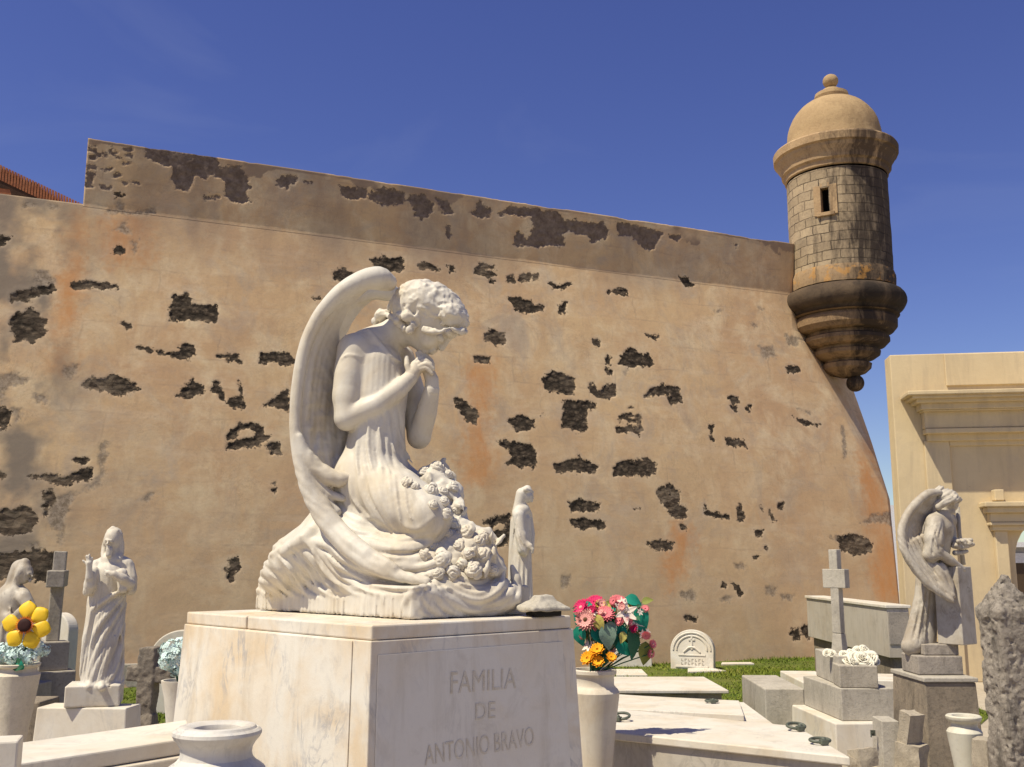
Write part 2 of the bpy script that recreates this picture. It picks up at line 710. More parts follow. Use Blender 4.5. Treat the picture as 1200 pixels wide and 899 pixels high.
# (P1 - Y1*d1h).nw = BAT*(H*(1-HPF)),  H = EYE + d1z*Y1
A_ = np.array([d1[0], 1, 0]) @ nw
Y1 = (P1 @ nw - BAT * (1 - HPF) * EYE) / (A_ + BAT * (1 - HPF) * d1[2])
HW = EYE + d1[2] * Y1
HB = HW * (1 - HPF)
OW = np.array([d1[0] * Y1, Y1, 0])
print('wall: tw', tw, 'Y1', Y1, 'H', HW, 'sun.n', SUN_D @ nw[:2])


def woff(v): return np.where(v < HB, BAT * (HB - v), 0.10 * (v - HB))  # parapet given an added outward lean to put its face in shade


_nb = nrm(np.array([nw[0], nw[1], BAT]))
_pb = OW + np.array([0, 0, HB])


def wall_uv(px, py):
    q = at_plane(px, py, _pb, nw)
    if q[2] < HB: q = at_plane(px, py, _pb, _nb)
    return (q - OW) @ tw, q[2]


ends = [(926, 287), (927, 350), (929, 385), (966, 450), (1003, 515), (1040, 581), (1048, 650), (1054, 712), (1059, 775), (1060, 790)]
sil = [(975, 287), (985, 350), (990, 400), (1001, 452), (1022, 515), (1043, 585), (1049, 650), (1055, 712), (1060, 775), (1061, 790)]
eu = np.array([wall_uv(*p) for p in ends])
eu = eu[np.argsort(eu[:, 1])]
su = np.array([wall_uv(*p) for p in sil])
su = su[np.argsort(su[:, 1])]
U0 = wall_uv(100, 205)[0]
UL = wall_uv(-90, 500)[0]
print('U0', U0, 'UL', UL, 'ends', eu.round(2).tolist())

ZM = {'a': (3, 0, 150), 'b': (3.33, 0, 430), 'c': (3, 340, 200), 'd': (3, 640, 240), 'e': (2.308, 540, 440), 'q': (6, 0, 150), 'x': (1, 0, 0)}
PATCH = {'pd': [], 'pg': [], 'pp': [], 'ps': []}


def patch(z, kind, txt):
    s, ox, oy = ZM[z]
    for poly in txt.split(';'):
        v = [float(x) for x in poly.replace(',', ' ').split()]
        PATCH[kind].append(np.array([wall_uv(ox + v[i] / s, oy + v[i + 1] / s) for i in range(0, len(v), 2)]))


patch('a', 'pd', '595 675 605 590 660 583 675 615 755 625 762 655 755 680 640 672;485 770 530 775 590 790 620 785 650 755 683 765 680 800 640 815 600 805 560 790 520 785;'
      '765 800 800 792 840 795 843 825 815 820 790 808;915 795 1000 790 1030 800 1025 840 990 835 960 822 920 825;258 545 290 535 340 540 405 552 412 567 340 565 300 558 265 560;'
      '40 590 60 575 120 565 180 555 195 572 130 590 90 608 50 605;40 680 60 650 110 642 165 675 150 730 120 758 50 750;-20 375 38 380 15 412 -20 415;'
      '395 425 415 412 435 425 432 443 405 442;1090 592 1140 597 1135 606 1100 606;435 688 455 695 440 703')
patch('a', 'pg', '395 360 440 322 452 325 448 355 475 370 440 373 415 362;458 400 490 392 488 440 470 445;125 500 170 500 190 545 150 560 120 550;'
      '230 850 270 830 270 870 235 880;70 272 120 265 125 278 80 282;170 272 200 270 200 280 175 280')
patch('q', 'pp', '620 150 670 148 672 172 622 178;625 205 665 205 662 230 628 230;612 270 676 265 676 290 615 295;680 190 750 195 745 208 690 205;780 150 920 158 915 172 790 166;'
      '810 205 850 205 848 220 812 222;870 255 915 258 910 272 875 270;700 288 780 294 775 306 705 304;800 335 850 338 845 350 805 350;690 410 780 420 770 432 700 428;'
      '860 380 980 385 975 396 865 394;780 180 830 182 828 196 785 194;860 195 930 200 925 212 865 208;600 330 660 330 655 420 600 430')
patch('q', 'pd', '805 455 860 450 862 490 815 498')
patch('q', 'pg', '740 580 840 570 960 590 1080 560 1090 600 1000 625 850 605 760 605;820 490 855 490 865 590 835 590')
patch('a', 'pp', '505 75 560 70 640 95 700 90 760 110 770 140 850 145 870 200 865 240 885 265 830 265 795 240 790 190 735 165 720 185 680 175 660 230 620 215 605 180 600 140 570 135 530 120 505 110;'
      '720 235 765 240 750 255 720 250;860 205 900 210 880 222;975 185 1035 175 1040 190 1005 215 975 205;1060 188 1095 195 1080 202')
patch('b', 'pd', '320 70 350 48 410 45 455 30 500 50 540 85 475 110 420 100 360 85;690 110 720 80 750 55 790 80 795 105 750 118;'
      '828 85 840 45 855 70 860 100 880 130 920 125 940 110 925 70 935 60 955 110 950 152 880 150 850 110;1035 150 1060 135 1090 110 1120 80 1135 160 1100 165 1070 158;'
      '885 290 890 252 920 230 985 218 1030 235 1035 265 1060 270 1030 290 1000 312 940 314 885 316 890 295 930 290 985 275 1000 255 975 240 945 245 925 265;1045 305 1090 295 1095 340 1060 335;'
      '1060 460 1075 455 1080 490 1060 490;885 790 890 755 930 750 935 790 905 840 885 830;'
      '120 430 200 415 240 430 320 405 360 400 360 440 310 440 270 465 230 460 170 445;175 490 200 480 215 510 190 560 175 590;'
      '-40 600 40 555 90 540 130 550 150 600 120 640 60 655 -40 655;-40 745 60 720 130 715 210 720 215 790 200 840 120 830 60 825 -40 835;'
      '-40 180 20 163 42 175 42 200 25 238 -40 238;295 362 335 365 320 374;-30 410 18 418 10 430 -30 430')
patch('b', 'pg', '385 420 400 300 420 295 410 380 395 460 340 480 290 510 360 450;200 520 300 480 260 570 240 690 220 640 180 590;100 690 150 680 160 715 110 715;'
      '40 160 90 155 80 190 60 230 50 200;-30 30 60 20 110 50 80 70 30 80 10 130 -30 100;130 100 170 100 190 140 150 135;255 5 300 10 290 40 260 45;560 515 605 490 570 520')
patch('c', 'pd', '278 310 330 305 395 312 390 355 340 355 295 340;155 360 180 345 240 360 240 370 200 388 160 380;452 330 480 320 525 345 515 352 455 347;548 335 565 333 580 355 565 360;'
      '645 345 670 328 722 335 722 350 690 345 680 352 722 358 722 368 700 375 725 390 705 395 690 370 655 365;766 375 785 370 792 390 770 394;803 365 870 362 872 391 852 391 850 375 840 388 805 388;'
      '912 393 940 402 985 395 960 412 920 418;1110 420 1180 419 1182 433 1115 433;765 450 790 455 800 445 850 455 860 475 890 475 888 492 830 498 790 495 785 470;'
      '948 475 970 465 965 498 945 495;682 575 700 562 750 575 750 605 720 612 685 600;648 655 705 655 700 680 650 672;580 800 620 810 665 860 650 888 620 880 590 840;'
      '1060 595 1080 592 1098 612 1080 622;890 735 920 705 965 715 1000 730 1000 785 950 780 895 775;1052 755 1070 745 1080 780 1100 770 1110 765 1135 748 1148 790 1120 802 1080 795 1055 780;'
      '960 808 1075 815 1075 835 1045 840 1045 900 1020 920 960 900;765 880 800 858 860 875 862 905 800 915;880 845 892 852 885 861')
patch('c', 'pp', '165 50 200 60 265 75 260 100 210 105 180 95;270 90 320 62 400 85 398 110 335 130 275 105;410 95 460 90 500 125 495 150 460 180 435 165 430 125;505 100 560 120 560 150 540 160;'
      '632 150 660 115 695 140 690 165 655 173;725 155 770 130 830 145 850 140 930 150 960 180 990 175 1050 190 1090 180 1118 215 1110 240 1050 265 1040 230 980 220 955 230 960 265 900 270 850 265 780 260 800 215 830 240 850 200 840 165 790 165;'
      '545 200 560 200 560 235 548 230;0 25 20 30 10 50 0 50;45 38 75 42 60 50')
patch('d', 'pp', '245 70 300 70 370 95 405 100 385 130 375 160 340 155 300 120 250 110;425 110 465 115 460 125 430 122;648 140 665 143 655 153')
patch('d', 'pd', '470 255 500 262 520 283 490 285;352 458 395 465 385 477;160 480 180 473 200 492 185 503 165 498;205 540 220 530 222 558 208 558;206 572 232 588 222 599;'
      '258 560 270 520 300 502 330 525 360 525 377 550 375 570 300 565;348 675 370 645 430 632 470 640 475 690 440 700 430 680 450 670 400 662;640 675 680 672 680 695 655 698;'
      '648 708 670 715 665 727;700 715 722 705 715 725;845 572 880 570 890 585 850 592;862 740 900 755 965 772 955 782 900 770;250 735 280 730 335 742 332 765 318 762 318 748 284 742 284 755 255 755;'
      '284 752 318 754 330 765 290 762;248 785 300 780 343 780 325 808 290 800 250 800;280 710 305 712 295 722;568 775 588 775 584 800 592 830 575 832 578 805;628 820 700 830 705 855 640 845')
patch('d', 'pg', '745 495 800 495 810 540 770 540;840 455 890 470 880 500 850 495;590 375 620 370 610 385;745 360 770 365 760 378;720 420 740 425 735 436;880 715 930 730 928 738 890 724;270 585 285 585 280 600;1035 770 1050 790 1060 880 1045 890')
patch('e', 'pd', '95 180 150 182 190 190 205 210 203 245 165 253 120 238 140 220 130 200;253 240 290 228 320 218 350 235 370 245 360 265 320 262 260 258;412 250 430 232 500 225 528 240 528 268 470 272 415 270;'
      '290 345 320 338 378 348 375 368 300 365;298 392 330 390 388 395 388 415 310 410;528 315 565 297 590 310 585 345 610 360 612 385 570 378 545 345;590 405 612 405 610 422 595 420;'
      '505 455 540 447 577 455 570 470 520 470;795 420 820 418 815 438 800 435;832 362 845 370 852 392 840 392;858 348 872 345 868 365 858 362;792 490 808 482 808 495 795 498;820 463 830 460 828 475;'
      '705 560 722 565 720 578 705 572;732 562 745 562 762 590 755 597;603 652 640 655 635 668 610 662;893 688 910 685 917 710 905 718 893 700;915 680 940 672 945 715 925 700;'
      '65 400 100 380 135 375 140 420 130 460 95 465 70 430 80 425 110 420 125 402 100 398 85 410;1020 435 1060 425 1115 455 1110 478 1060 487 1025 470;465 360 485 355 478 373;'
      '663 350 668 372 725 378 728 388 666 382;745 353 760 350 766 385 750 388;810 358 820 358 818 370')
patch('e', 'pg', '825 568 855 575 850 600 825 590;865 595 902 597 895 608 870 605;698 598 735 598 730 610 700 610;1080 400 1110 380 1165 365 1165 405 1110 400;275 543 298 543 296 572 278 572;1000 440 1020 432 1030 445 1005 450;740 510 770 512 770 522 745 520;590 588 630 585 630 610 600 610')
patch('x', 'ps', '553 425 575 427 570 500 575 560 545 562 548 500;791 620 808 622 800 665 787 690 782 672;1006 520 1045 600 1054 700 1030 705 1020 620;86 250 95 250 80 430 62 430;120 260 170 255 175 300 130 310')


def poly_sd(U, V, P):
    """signed distance, positive inside"""
    d = np.full(U.shape, 9.0)
    ins = np.zeros(U.shape, bool)
    n = len(P)
    for i in range(n):
        a, b = P[i], P[(i + 1) % n]
        e = b - a
        wx, wy = U - a[0], V - a[1]
        t = np.clip((wx * e[0] + wy * e[1]) / max(e @ e, 1e-9), 0, 1)
        d = np.minimum(d, np.hypot(wx - t * e[0], wy - t * e[1]))
        cnd = (a[1] > V) != (b[1] > V)
        xs = a[0] + (V - a[1]) * e[0] / (e[1] if abs(e[1]) > 1e-9 else 1e-9)
        ins ^= cnd & (U < xs)
    return np.where(ins, d, -d)


def wall_fields(U, V):
    P = np.stack([U, V, 0 * U], -1)
    jit = fbm(P * 6, 3, 3) * 0.042 + fbm(P * 20, 5, 3) * 0.06
    out = {}
    for k, polys in PATCH.items():
        m = 0.35
        f = np.full(U.shape, -m)
        for q in polys:
            w = (U > q[:, 0].min() - m) & (U < q[:, 0].max() + m) & (V > q[:, 1].min() - m) & (V < q[:, 1].max() + m)
            if w.any(): f[w] = np.maximum(f[w], poly_sd(U[w], V[w], q))
        out[k] = f + jit * (1.0 if k != 'ps' else 2.5) + (0.014 if k == 'pd' else 0.01)
    top_tone = np.clip(1 - (HB - V) / np.interp(U, [U0, U0 + 7, -1], [1.3, 0.9, 0.5]), 0, 1) ** 1.2 * (V < HB)  # tone fades darker to the parapet break; stain streaks along the top edge
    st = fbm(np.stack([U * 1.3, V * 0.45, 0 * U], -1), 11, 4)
    out['top_tone'] = np.clip(top_tone * (0.62 + 1.3 * st) + (V >= HB) * np.clip(0.10 + 1.3 * st, 0, 0.6) + (V > HW - 0.05 - 0.5 * np.clip(fbm(np.stack([U * 1.6, 0 * U, 0 * U], -1), 67, 4) + 0.25 * fbm(P * 9, 68, 2), 0, 1)) * np.clip(0.65 + 2.0 * fbm(P * 3.3, 57, 4), 0, 1), 0, 1)
    lu, lv = wall_uv(115, 450)
    out['mould'] = np.clip((lu - U) / 0.8, 0, 1) * np.clip(0.35 + 2.4 * fbm(P * 2.2, 21, 5), 0, 1)
    return out


def wall_grid(us, vs, end_fn):
    """front face as rows of points; a rounded return at the right end"""
    nv, nu = len(vs), len(us)
    U = np.zeros((nv, nu))
    for i, v in enumerate(vs):
        e = end_fn(v)
        U[i] = us[0] + (us - us[0]) * (e - us[0]) / (us[-1] - us[0])
    V = np.repeat(vs[:, None], nu, 1)
    return U, V


def set_attrs(o, F, pad):
    for k, a in F.items():
        at_ = o.data.attributes.new(k, 'FLOAT', 'POINT')
        at_.data.foreach_set('value', pad(a).astype(np.float32).ravel())


def wall_part(name, mat, root, us, vs, end_fn, top_back, left_back, proud=0.0):
    U, V = wall_grid(us, vs, end_fn)
    F = wall_fields(U, V)
    P = np.stack([U, V, 0 * U], -1)
    sm = lambda x, a, b: np.clip((x - a) / (b - a), 0, 1) ** 2 * (3 - 2 * np.clip((x - a) / (b - a), 0, 1))
    dep = sm(F['pd'], -0.012, 0.05) * (0.012 + 0.014 * fbm(P * 11, 31, 3)) + sm(F['pg'], -0.01, 0.05) * 0.006 + sm(F['pp'], -0.005, 0.02) * (0.014 + 0.016 * fbm(P * 14, 33, 3))
    dep = dep - 0.013 * fbm(P * 0.9, 41, 3) - 0.002 * fbm(P * 6, 43, 3) + 0.006 * F['pg'].clip(0, .1) * fbm(P * 30, 47, 2)
    W = woff(V) - dep + proud
    XY = OW[None, None, :2] + U[..., None] * tw[:2] + W[..., None] * nw[:2]
    G3 = np.concatenate([XY, V[..., None]], -1)
    cols = [G3[:, i] for i in range(G3.shape[1])]
    last = G3[:, -1]
    wid = np.maximum(np.interp(vs, su[:, 1], su[:, 0]) - U[:, -1], 0.02)[:, None]
    t3, n3 = np.array([*tw[:2], 0]), np.array([*nw[:2], 0])
    bk = 0.10 + 0.75 * wid
    for k in range(1, 6):
        a = k / 5
        cols.append(last + ((wid + 0.886 * bk) * a) * t3 - bk * a * n3)
    cols.append(cols[-1] - 5.0 * n3 + 0.4 * t3)
    if left_back:
        cols.insert(0, cols[0] - 0.7 * np.array([*nw[:2], 0]))
    G3 = np.stack(cols, 1)
    if top_back and left_back:
        chip = np.minimum(0, 0.05 * fbm(np.stack([np.arange(G3.shape[1]) * 0.06, 0 * np.arange(G3.shape[1]), 0 * np.arange(G3.shape[1])], -1), 53, 4) - 0.004) 
        G3[-1, :, 2] += chip
        G3[-2, :, 2] += chip * 0.8
        G3[-3, :, 2] += chip * 0.4
    rows = [G3[i] for i in range(G3.shape[0])]
    if top_back:
        t = rows[-1].copy()
        t[:, :2] -= 0.05 * nw[:2]
        t[:, 2] += 0.012
        t2 = rows[-1].copy()
        t2[:, :2] -= 0.7 * nw[:2]
        rows += [t, t2]
    G3 = np.stack(rows, 0)
    nr, nc = G3.shape[:2]
    I = np.arange(nr * nc).reshape(nr, nc)
    Q = np.stack([I[:-1, :-1], I[:-1, 1:], I[1:, 1:], I[1:, :-1]], -1).reshape(-1, 4)
    o = link_mesh(name, G3.reshape(-1, 3), Q, mat, root, smooth=True)

    def pad(a):
        a = np.pad(a, ((0, 2 if top_back else 0), (1 if left_back else 0, 6)), mode='edge')
        return a
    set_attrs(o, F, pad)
    return o


g = G('lime_plaster', 0.92, 0.12)
big = g.noise(0.55, 5, 0.6, 0.4)
mid = g.noise(1.7, 7, 0.66, 0.5)
c = g.mix(g.rng(big, 0.38, 0.64), (0.60, 0.42, 0.235), (0.53, 0.345, 0.195))
c = g.mix(g.rng(mid, 0.46, 0.66, 0, 0.85), c, (0.68, 0.53, 0.335))
c = g.mix(g.rng(g.noise(1.15, 7, 0.7, 0.8), 0.50, 0.68, 0, 0.7), c, (0.415, 0.335, 0.255))
c = g.mix(g.rng(g.noise(3.6, 8, 0.7, 1.0), 0.55, 0.72, 0, 0.45), c, (0.43, 0.285, 0.18))
stk = g.noise(3.0, 7, 0.7, 0.1, g.mapc((1.2, 1.2, 0.16)))
c = g.mix(g.rng(stk, 0.50, 0.76, 0, 0.42), c, (0.40, 0.255, 0.155))
hor = g.noise(2.0, 7, 0.7, 0.3, g.mapc((0.35, 0.35, 1.7)))
c = g.mix(g.rng(hor, 0.52, 0.75, 0, 0.40), c, (0.68, 0.54, 0.38))
fine = g.noise(22, 6, 0.72)
c = g.mix(g.rng(fine, 0.52, 0.75, 0, 0.28), c, (0.30, 0.215, 0.15))
# ghost of the masonry courses under the coat
sx = g.t.nodes.new('ShaderNodeSeparateXYZ')
g.L(g.co, sx.inputs[0])
cxy = g.t.nodes.new('ShaderNodeCombineXYZ')
wb_ = g.math('MULTIPLY', g.math('SUBTRACT', g.noise(1.3, 4, 0.6), 0.5), 0.35)
g.put(cxy.inputs[0], g.math('ADD', g.math('MULTIPLY', sx.outputs[0], 1.07), wb_))
g.put(cxy.inputs[1], g.math('ADD', sx.outputs[2], g.math('MULTIPLY', wb_, 0.5)))
bk = g.t.nodes.new('ShaderNodeTexBrick')
g.L(cxy.outputs[0], bk.inputs['Vector'])
bk.inputs['Scale'].default_value = 1.0
bk.inputs['Brick Width'].default_value = 0.95
bk.inputs['Row Height'].default_value = 0.46
bk.inputs['Mortar Size'].default_value = 0.022
bk.inputs['Mortar Smooth'].default_value = 0.8
bk.inputs['Color1'].default_value = (0.44, 0.44, 0.44, 1)
bk.inputs['Color2'].default_value = (0.56, 0.56, 0.56, 1)
bk.inputs['Mortar'].default_value = (0.5, 0.5, 0.5, 1)
c = g.mix(0.22, c, g.mix(1.0, c, bk.outputs['Color'], 'OVERLAY'))
ghost = g.math('MULTIPLY', bk.outputs['Fac'], g.rng(g.noise(1.9, 6, 0.7), 0.46, 0.66, 0, 0.42))
c = g.mix(ghost, c, (0.33, 0.235, 0.165))
grit = g.noise(70, 4, 0.8)
c = g.mix(g.rng(grit, 0.56, 0.72, 0, 0.30), c, (0.25, 0.18, 0.125))
c = g.mix(g.rng(g.noise(8, 8, 0.75, 0.6), 0.56, 0.70, 0, 0.40), c, (0.38, 0.275, 0.19))
run = g.noise(7.0, 7, 0.75, 0.1, g.mapc((1.0, 1.0, 0.05)))
c = g.mix(g.math('MULTIPLY', g.rng(run, 0.56, 0.72, 0, 0.5), g.rng(g.noise(0.7, 4, 0.6), 0.45, 0.65)), c, (0.34, 0.245, 0.165))
# hairline cracks
cr = g.noise(1.4, 10, 0.75, 1.2)
crk = g.rng(g.math('ABSOLUTE', g.math('SUBTRACT', cr, 0.5)), 0.0, 0.004, 1, 0)
crm = g.math('MULTIPLY', crk, g.rng(g.noise(0.8, 3), 0.46, 0.58, 0, 0.7))
c = g.mix(crm, c, (0.16, 0.11, 0.08))
# the lower wall is greyer from splash and dust
gz = g.t.nodes.new('ShaderNodeSeparateXYZ')
g.L(g.co, gz.inputs[0])
low = g.rng(g.math('ADD', gz.outputs[2], g.math('MULTIPLY', g.noise(0.6, 5, 0.65), 3.5)), 2.2, 6.0, 0.5, 0.0)
c = g.mix(low, c, (0.42, 0.305, 0.195))
# stains
stn = g.math('MULTIPLY', g.rng(g.attr('ps'), -0.26, 0.16, 0, 1, True), g.rng(g.noise(3.2, 7, 0.72, 0.4, g.mapc((1.4, 1.4, 0.35))), 0.26, 0.62, 0.2, 0.85))
c = g.mix(stn, c, (0.53, 0.245, 0.09))
mo = g.attr('mould')
c = g.mix(g.math('MULTIPLY', mo, 0.9), c, (0.22, 0.18, 0.14))
c = g.mix(g.math('MULTIPLY', g.attr('top_tone'), 0.8), c, (0.24, 0.17, 0.125))
wob = g.math('MULTIPLY', g.math('SUBTRACT', g.noise(30, 7, 0.8), 0.5), 0.17)
vv = g.voro(9.0, g.mapc((1.0, 1.0, 1.7)), 'F1', 'Distance')
pgm = g.rng(g.math('ADD', g.attr('pg'), wob), -0.03, 0.05, 0, 1, True)
pgc = g.mix(g.rng(g.noise(17, 6, 0.75), 0.42, 0.6), (0.16, 0.125, 0.09), (0.36, 0.29, 0.22))
c = g.mix(g.math('MULTIPLY', pgm, 0.8), c, pgc)
ppm = g.rng(g.math('ADD', g.attr('pp'), wob), -0.004, 0.014, 0, 1, True)
ppc = g.mix(g.rng(g.noise(9, 7, 0.75), 0.4, 0.65), (0.10, 0.072, 0.06), (0.21, 0.16, 0.13))
c = g.mix(g.math('MULTIPLY', ppm, 0.92), c, ppc)
pdm = g.rng(g.math('ADD', g.attr('pd'), wob), -0.006, 0.012, 0, 1, True)
rub = g.ramp(g.noise(15, 7, 0.78, 0.5), [(0.28, (0.022, 0.017, 0.013)), (0.50, (0.085, 0.063, 0.044)), (0.62, (0.17, 0.13, 0.09)), (0.76, (0.34, 0.26, 0.18))])
rub = g.mix(g.rng(vv, 0.34, 0.60, 0, 0.7), rub, (0.022, 0.018, 0.014))
rub = g.mix(g.rng(g.noise(0.9, 3, 0.6), 0.48, 0.62, 0, 0.65), rub, g.ramp(g.voro(7.0, g.mapc((1.0, 1.0, 1.8)), 'F1', 'Color'), [(0.2, (0.07, 0.05, 0.036)), (0.5, (0.17, 0.125, 0.085)), (0.8, (0.26, 0.20, 0.14))]))
c = g.mix(pdm, c, rub)
rim = g.math('MULTIPLY', g.rng(g.attr('pd'), -0.09, -0.01, 0, 1), g.math('SUBTRACT', 1.0, pdm))
c = g.mix(g.math('MULTIPLY', rim, 0.12), c, (0.66, 0.53, 0.39))
g.col(c)
hgt = g.math('ADD', g.math('MULTIPLY', fine, 0.5), g.noise(6, 7, 0.7))
b1 = g.bump(hgt, 0.28, 0.016)
hb = g.math('MULTIPLY', g.math('SUBTRACT', g.noise(24, 6, 0.8), vv), pdm)
g.bump(hb, 0.7, 0.03, b1)
MT['plaster'] = g.m

wall_base = OW + tw * (U0 + 5) + nw * (BAT * HB)
wall = empty('fortress_wall', (wall_base[0], wall_base[1], 0), 'huge sloping plastered fortress wall with dark patches of exposed rubble', 'fortress wall')
endf = lambda v: float(np.interp(v, eu[:, 1], eu[:, 0]))
us = np.linspace(UL, eu[:, 0].max(), 640)
vs = np.linspace(-0.3, HB, 330)
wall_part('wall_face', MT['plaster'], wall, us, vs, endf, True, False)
g = G('parapet_plaster', 0.92, 0.12)
# the parapet wears the same coat
for nnode in list(g.t.nodes): pass
MT['parapet'] = MT['plaster'].copy()
MT['parapet'].name = 'parapet_coat_copy'
us2 = np.linspace(U0, endf(HW), 560)
vs2 = np.linspace(HB - 0.035, HW, 52)
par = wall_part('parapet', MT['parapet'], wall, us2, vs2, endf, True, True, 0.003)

# low brick parapet stepping down to the high wall
def onwall(px, py, back, ref_v=None):
    return at_plane(px, py, _pb - nw * back, nw)


g = G('orange_brick', 0.9, 0.15)
n1 = g.noise(9, 6, 0.7)
c = g.mix(g.rng(n1, 0.35, 0.65), (0.42, 0.165, 0.075), (0.30, 0.115, 0.06))
c = g.mix(g.rng(g.noise(3, 4), 0.5, 0.7, 0, 0.6), c, (0.46, 0.24, 0.13))
g.col(c)
g.bump(n1, 0.5, 0.02)
MT['brick'] = g.m
MT['brickdark'] = m_stone('dark_brick', (0.085, 0.045, 0.028), (0.05, 0.03, 0.02), (0.02, 0.015, 0.012), 3, 0.6, 0.6)
BK = 0.25
A0, A1 = onwall(-60, 165, BK), onwall(97, 240, BK)
B0, B1 = onwall(-60, 226, BK), onwall(97, 250, BK)
base_z = HB - 0.05
back = -nw * 0.4
mb = MB()
dh = 0.23
mb.hexa([[*A0[:2], base_z], [*A1[:2], base_z], [*(A1 + back)[:2], base_z], [*(A0 + back)[:2], base_z]],
        [A0 - [0, 0, dh], A1 - [0, 0, dh], A1 + back - [0, 0, dh], A0 + back - [0, 0, dh]])
bp = empty('brick_parapet', ((A0 + A1) / 2 * [1, 1, 0] + [0, 0, HB]), 'low orange brick parapet sloping down to meet the high plastered wall', 'brick parapet')
mb.build('parapet_body', MT['brick'], bp)
mb = MB()
nb = 46
L_ = np.linalg.norm(A1 - A0)
e_ = (A1 - A0) / L_
for i in range(nb):
    p = A0 + e_ * L_ * (i + 0.5) / nb - [0, 0, dh / 2 - 0.005]
    w = L_ / nb * 0.74
    fr = nw * 0.012
    q0, q1 = p - e_ * w / 2, p + e_ * w / 2
    mb.hexa([q0 + fr - [0, 0, dh / 2], q1 + fr - [0, 0, dh / 2], q1 + back - [0, 0, dh / 2], q0 + back - [0, 0, dh / 2]],
            [q0 + fr + [0, 0, dh / 2], q1 + fr + [0, 0, dh / 2], q1 + back + [0, 0, dh / 2], q0 + back + [0, 0, dh / 2]])
mb.build('brick_coping', MT['brick'], bp)
mb = MB()
pp_ = [(4, 203), (22, 212), (42, 214), (52, 224), (50, 238), (14, 233), (12, 222), (-20, 218), (-20, 200)]
f0 = [onwall(x, y, BK - 0.006) for x, y in pp_]
mb.hexa([p - nw * 0.1 for p in f0][::-1], f0[::-1])
mb.build('dark_brick_patch', MT['brickdark'], bp)  # very dark patch laid over the face of the brick body

# ================================================================== SENTRY BOX
SY = OW[1] + 0.12
SAX = at(981.5, 240, SY)[0]


def sz(py, px=981):
    return at(px, py, SY)[2]


SPX = np.linalg.norm(at(1040, 240, SY) - at(940, 240, SY)) / 100.0
SC_ = np.array([SAX, SY, 0])
print('sentry', SC_, 'r60', 60 * SPX)
sentry = empty('sentry_box', (SAX, SY, sz(440)), 'round domed stone sentry turret perched on the corner of the fortress wall', 'sentry box')


def ring_mesh(name, prof, mat, parent, n=96, skip=None, noise_amp=0.004):
    """lathe with a cylindrical texture attribute"""
    V, F, A = [], [], []
    for (r, z) in prof:
        for i in range(n):
            a = 2 * math.pi * i / n
            V.append((SAX + r * math.cos(a), SY + r * math.sin(a), z))
            A.append((a if a < math.pi * 0.5 else a - 2 * math.pi, z, r))
    V = np.array(V)
    nn = fbm(V * 5, 61, 3) * noise_amp * 2 + fbm(V * 16, 63, 2) * noise_amp
    rad = V[:, :2] - SC_[:2]
    V[:, :2] += rad / np.maximum(np.linalg.norm(rad, axis=1), 1e-6)[:, None] * nn[:, None]
    for j in range(len(prof) - 1):
        for i in range(n):
            if skip and skip(2 * math.pi * (i + .5) / n, (prof[j][1] + prof[j + 1][1]) / 2): continue
            k = (i + 1) % n
            F.append((j * n + i, j * n + k, (j + 1) * n + k, (j + 1) * n + i))
    o = link_mesh(name, V, F, mat, parent, autosmooth=24)
    at_ = o.data.attributes.new('cyl', 'FLOAT_VECTOR', 'POINT')
    at_.data.foreach_set('vector', np.array([(a * 60 * SPX, z, 0) for a, z, r in A], np.float32).ravel())
    return o


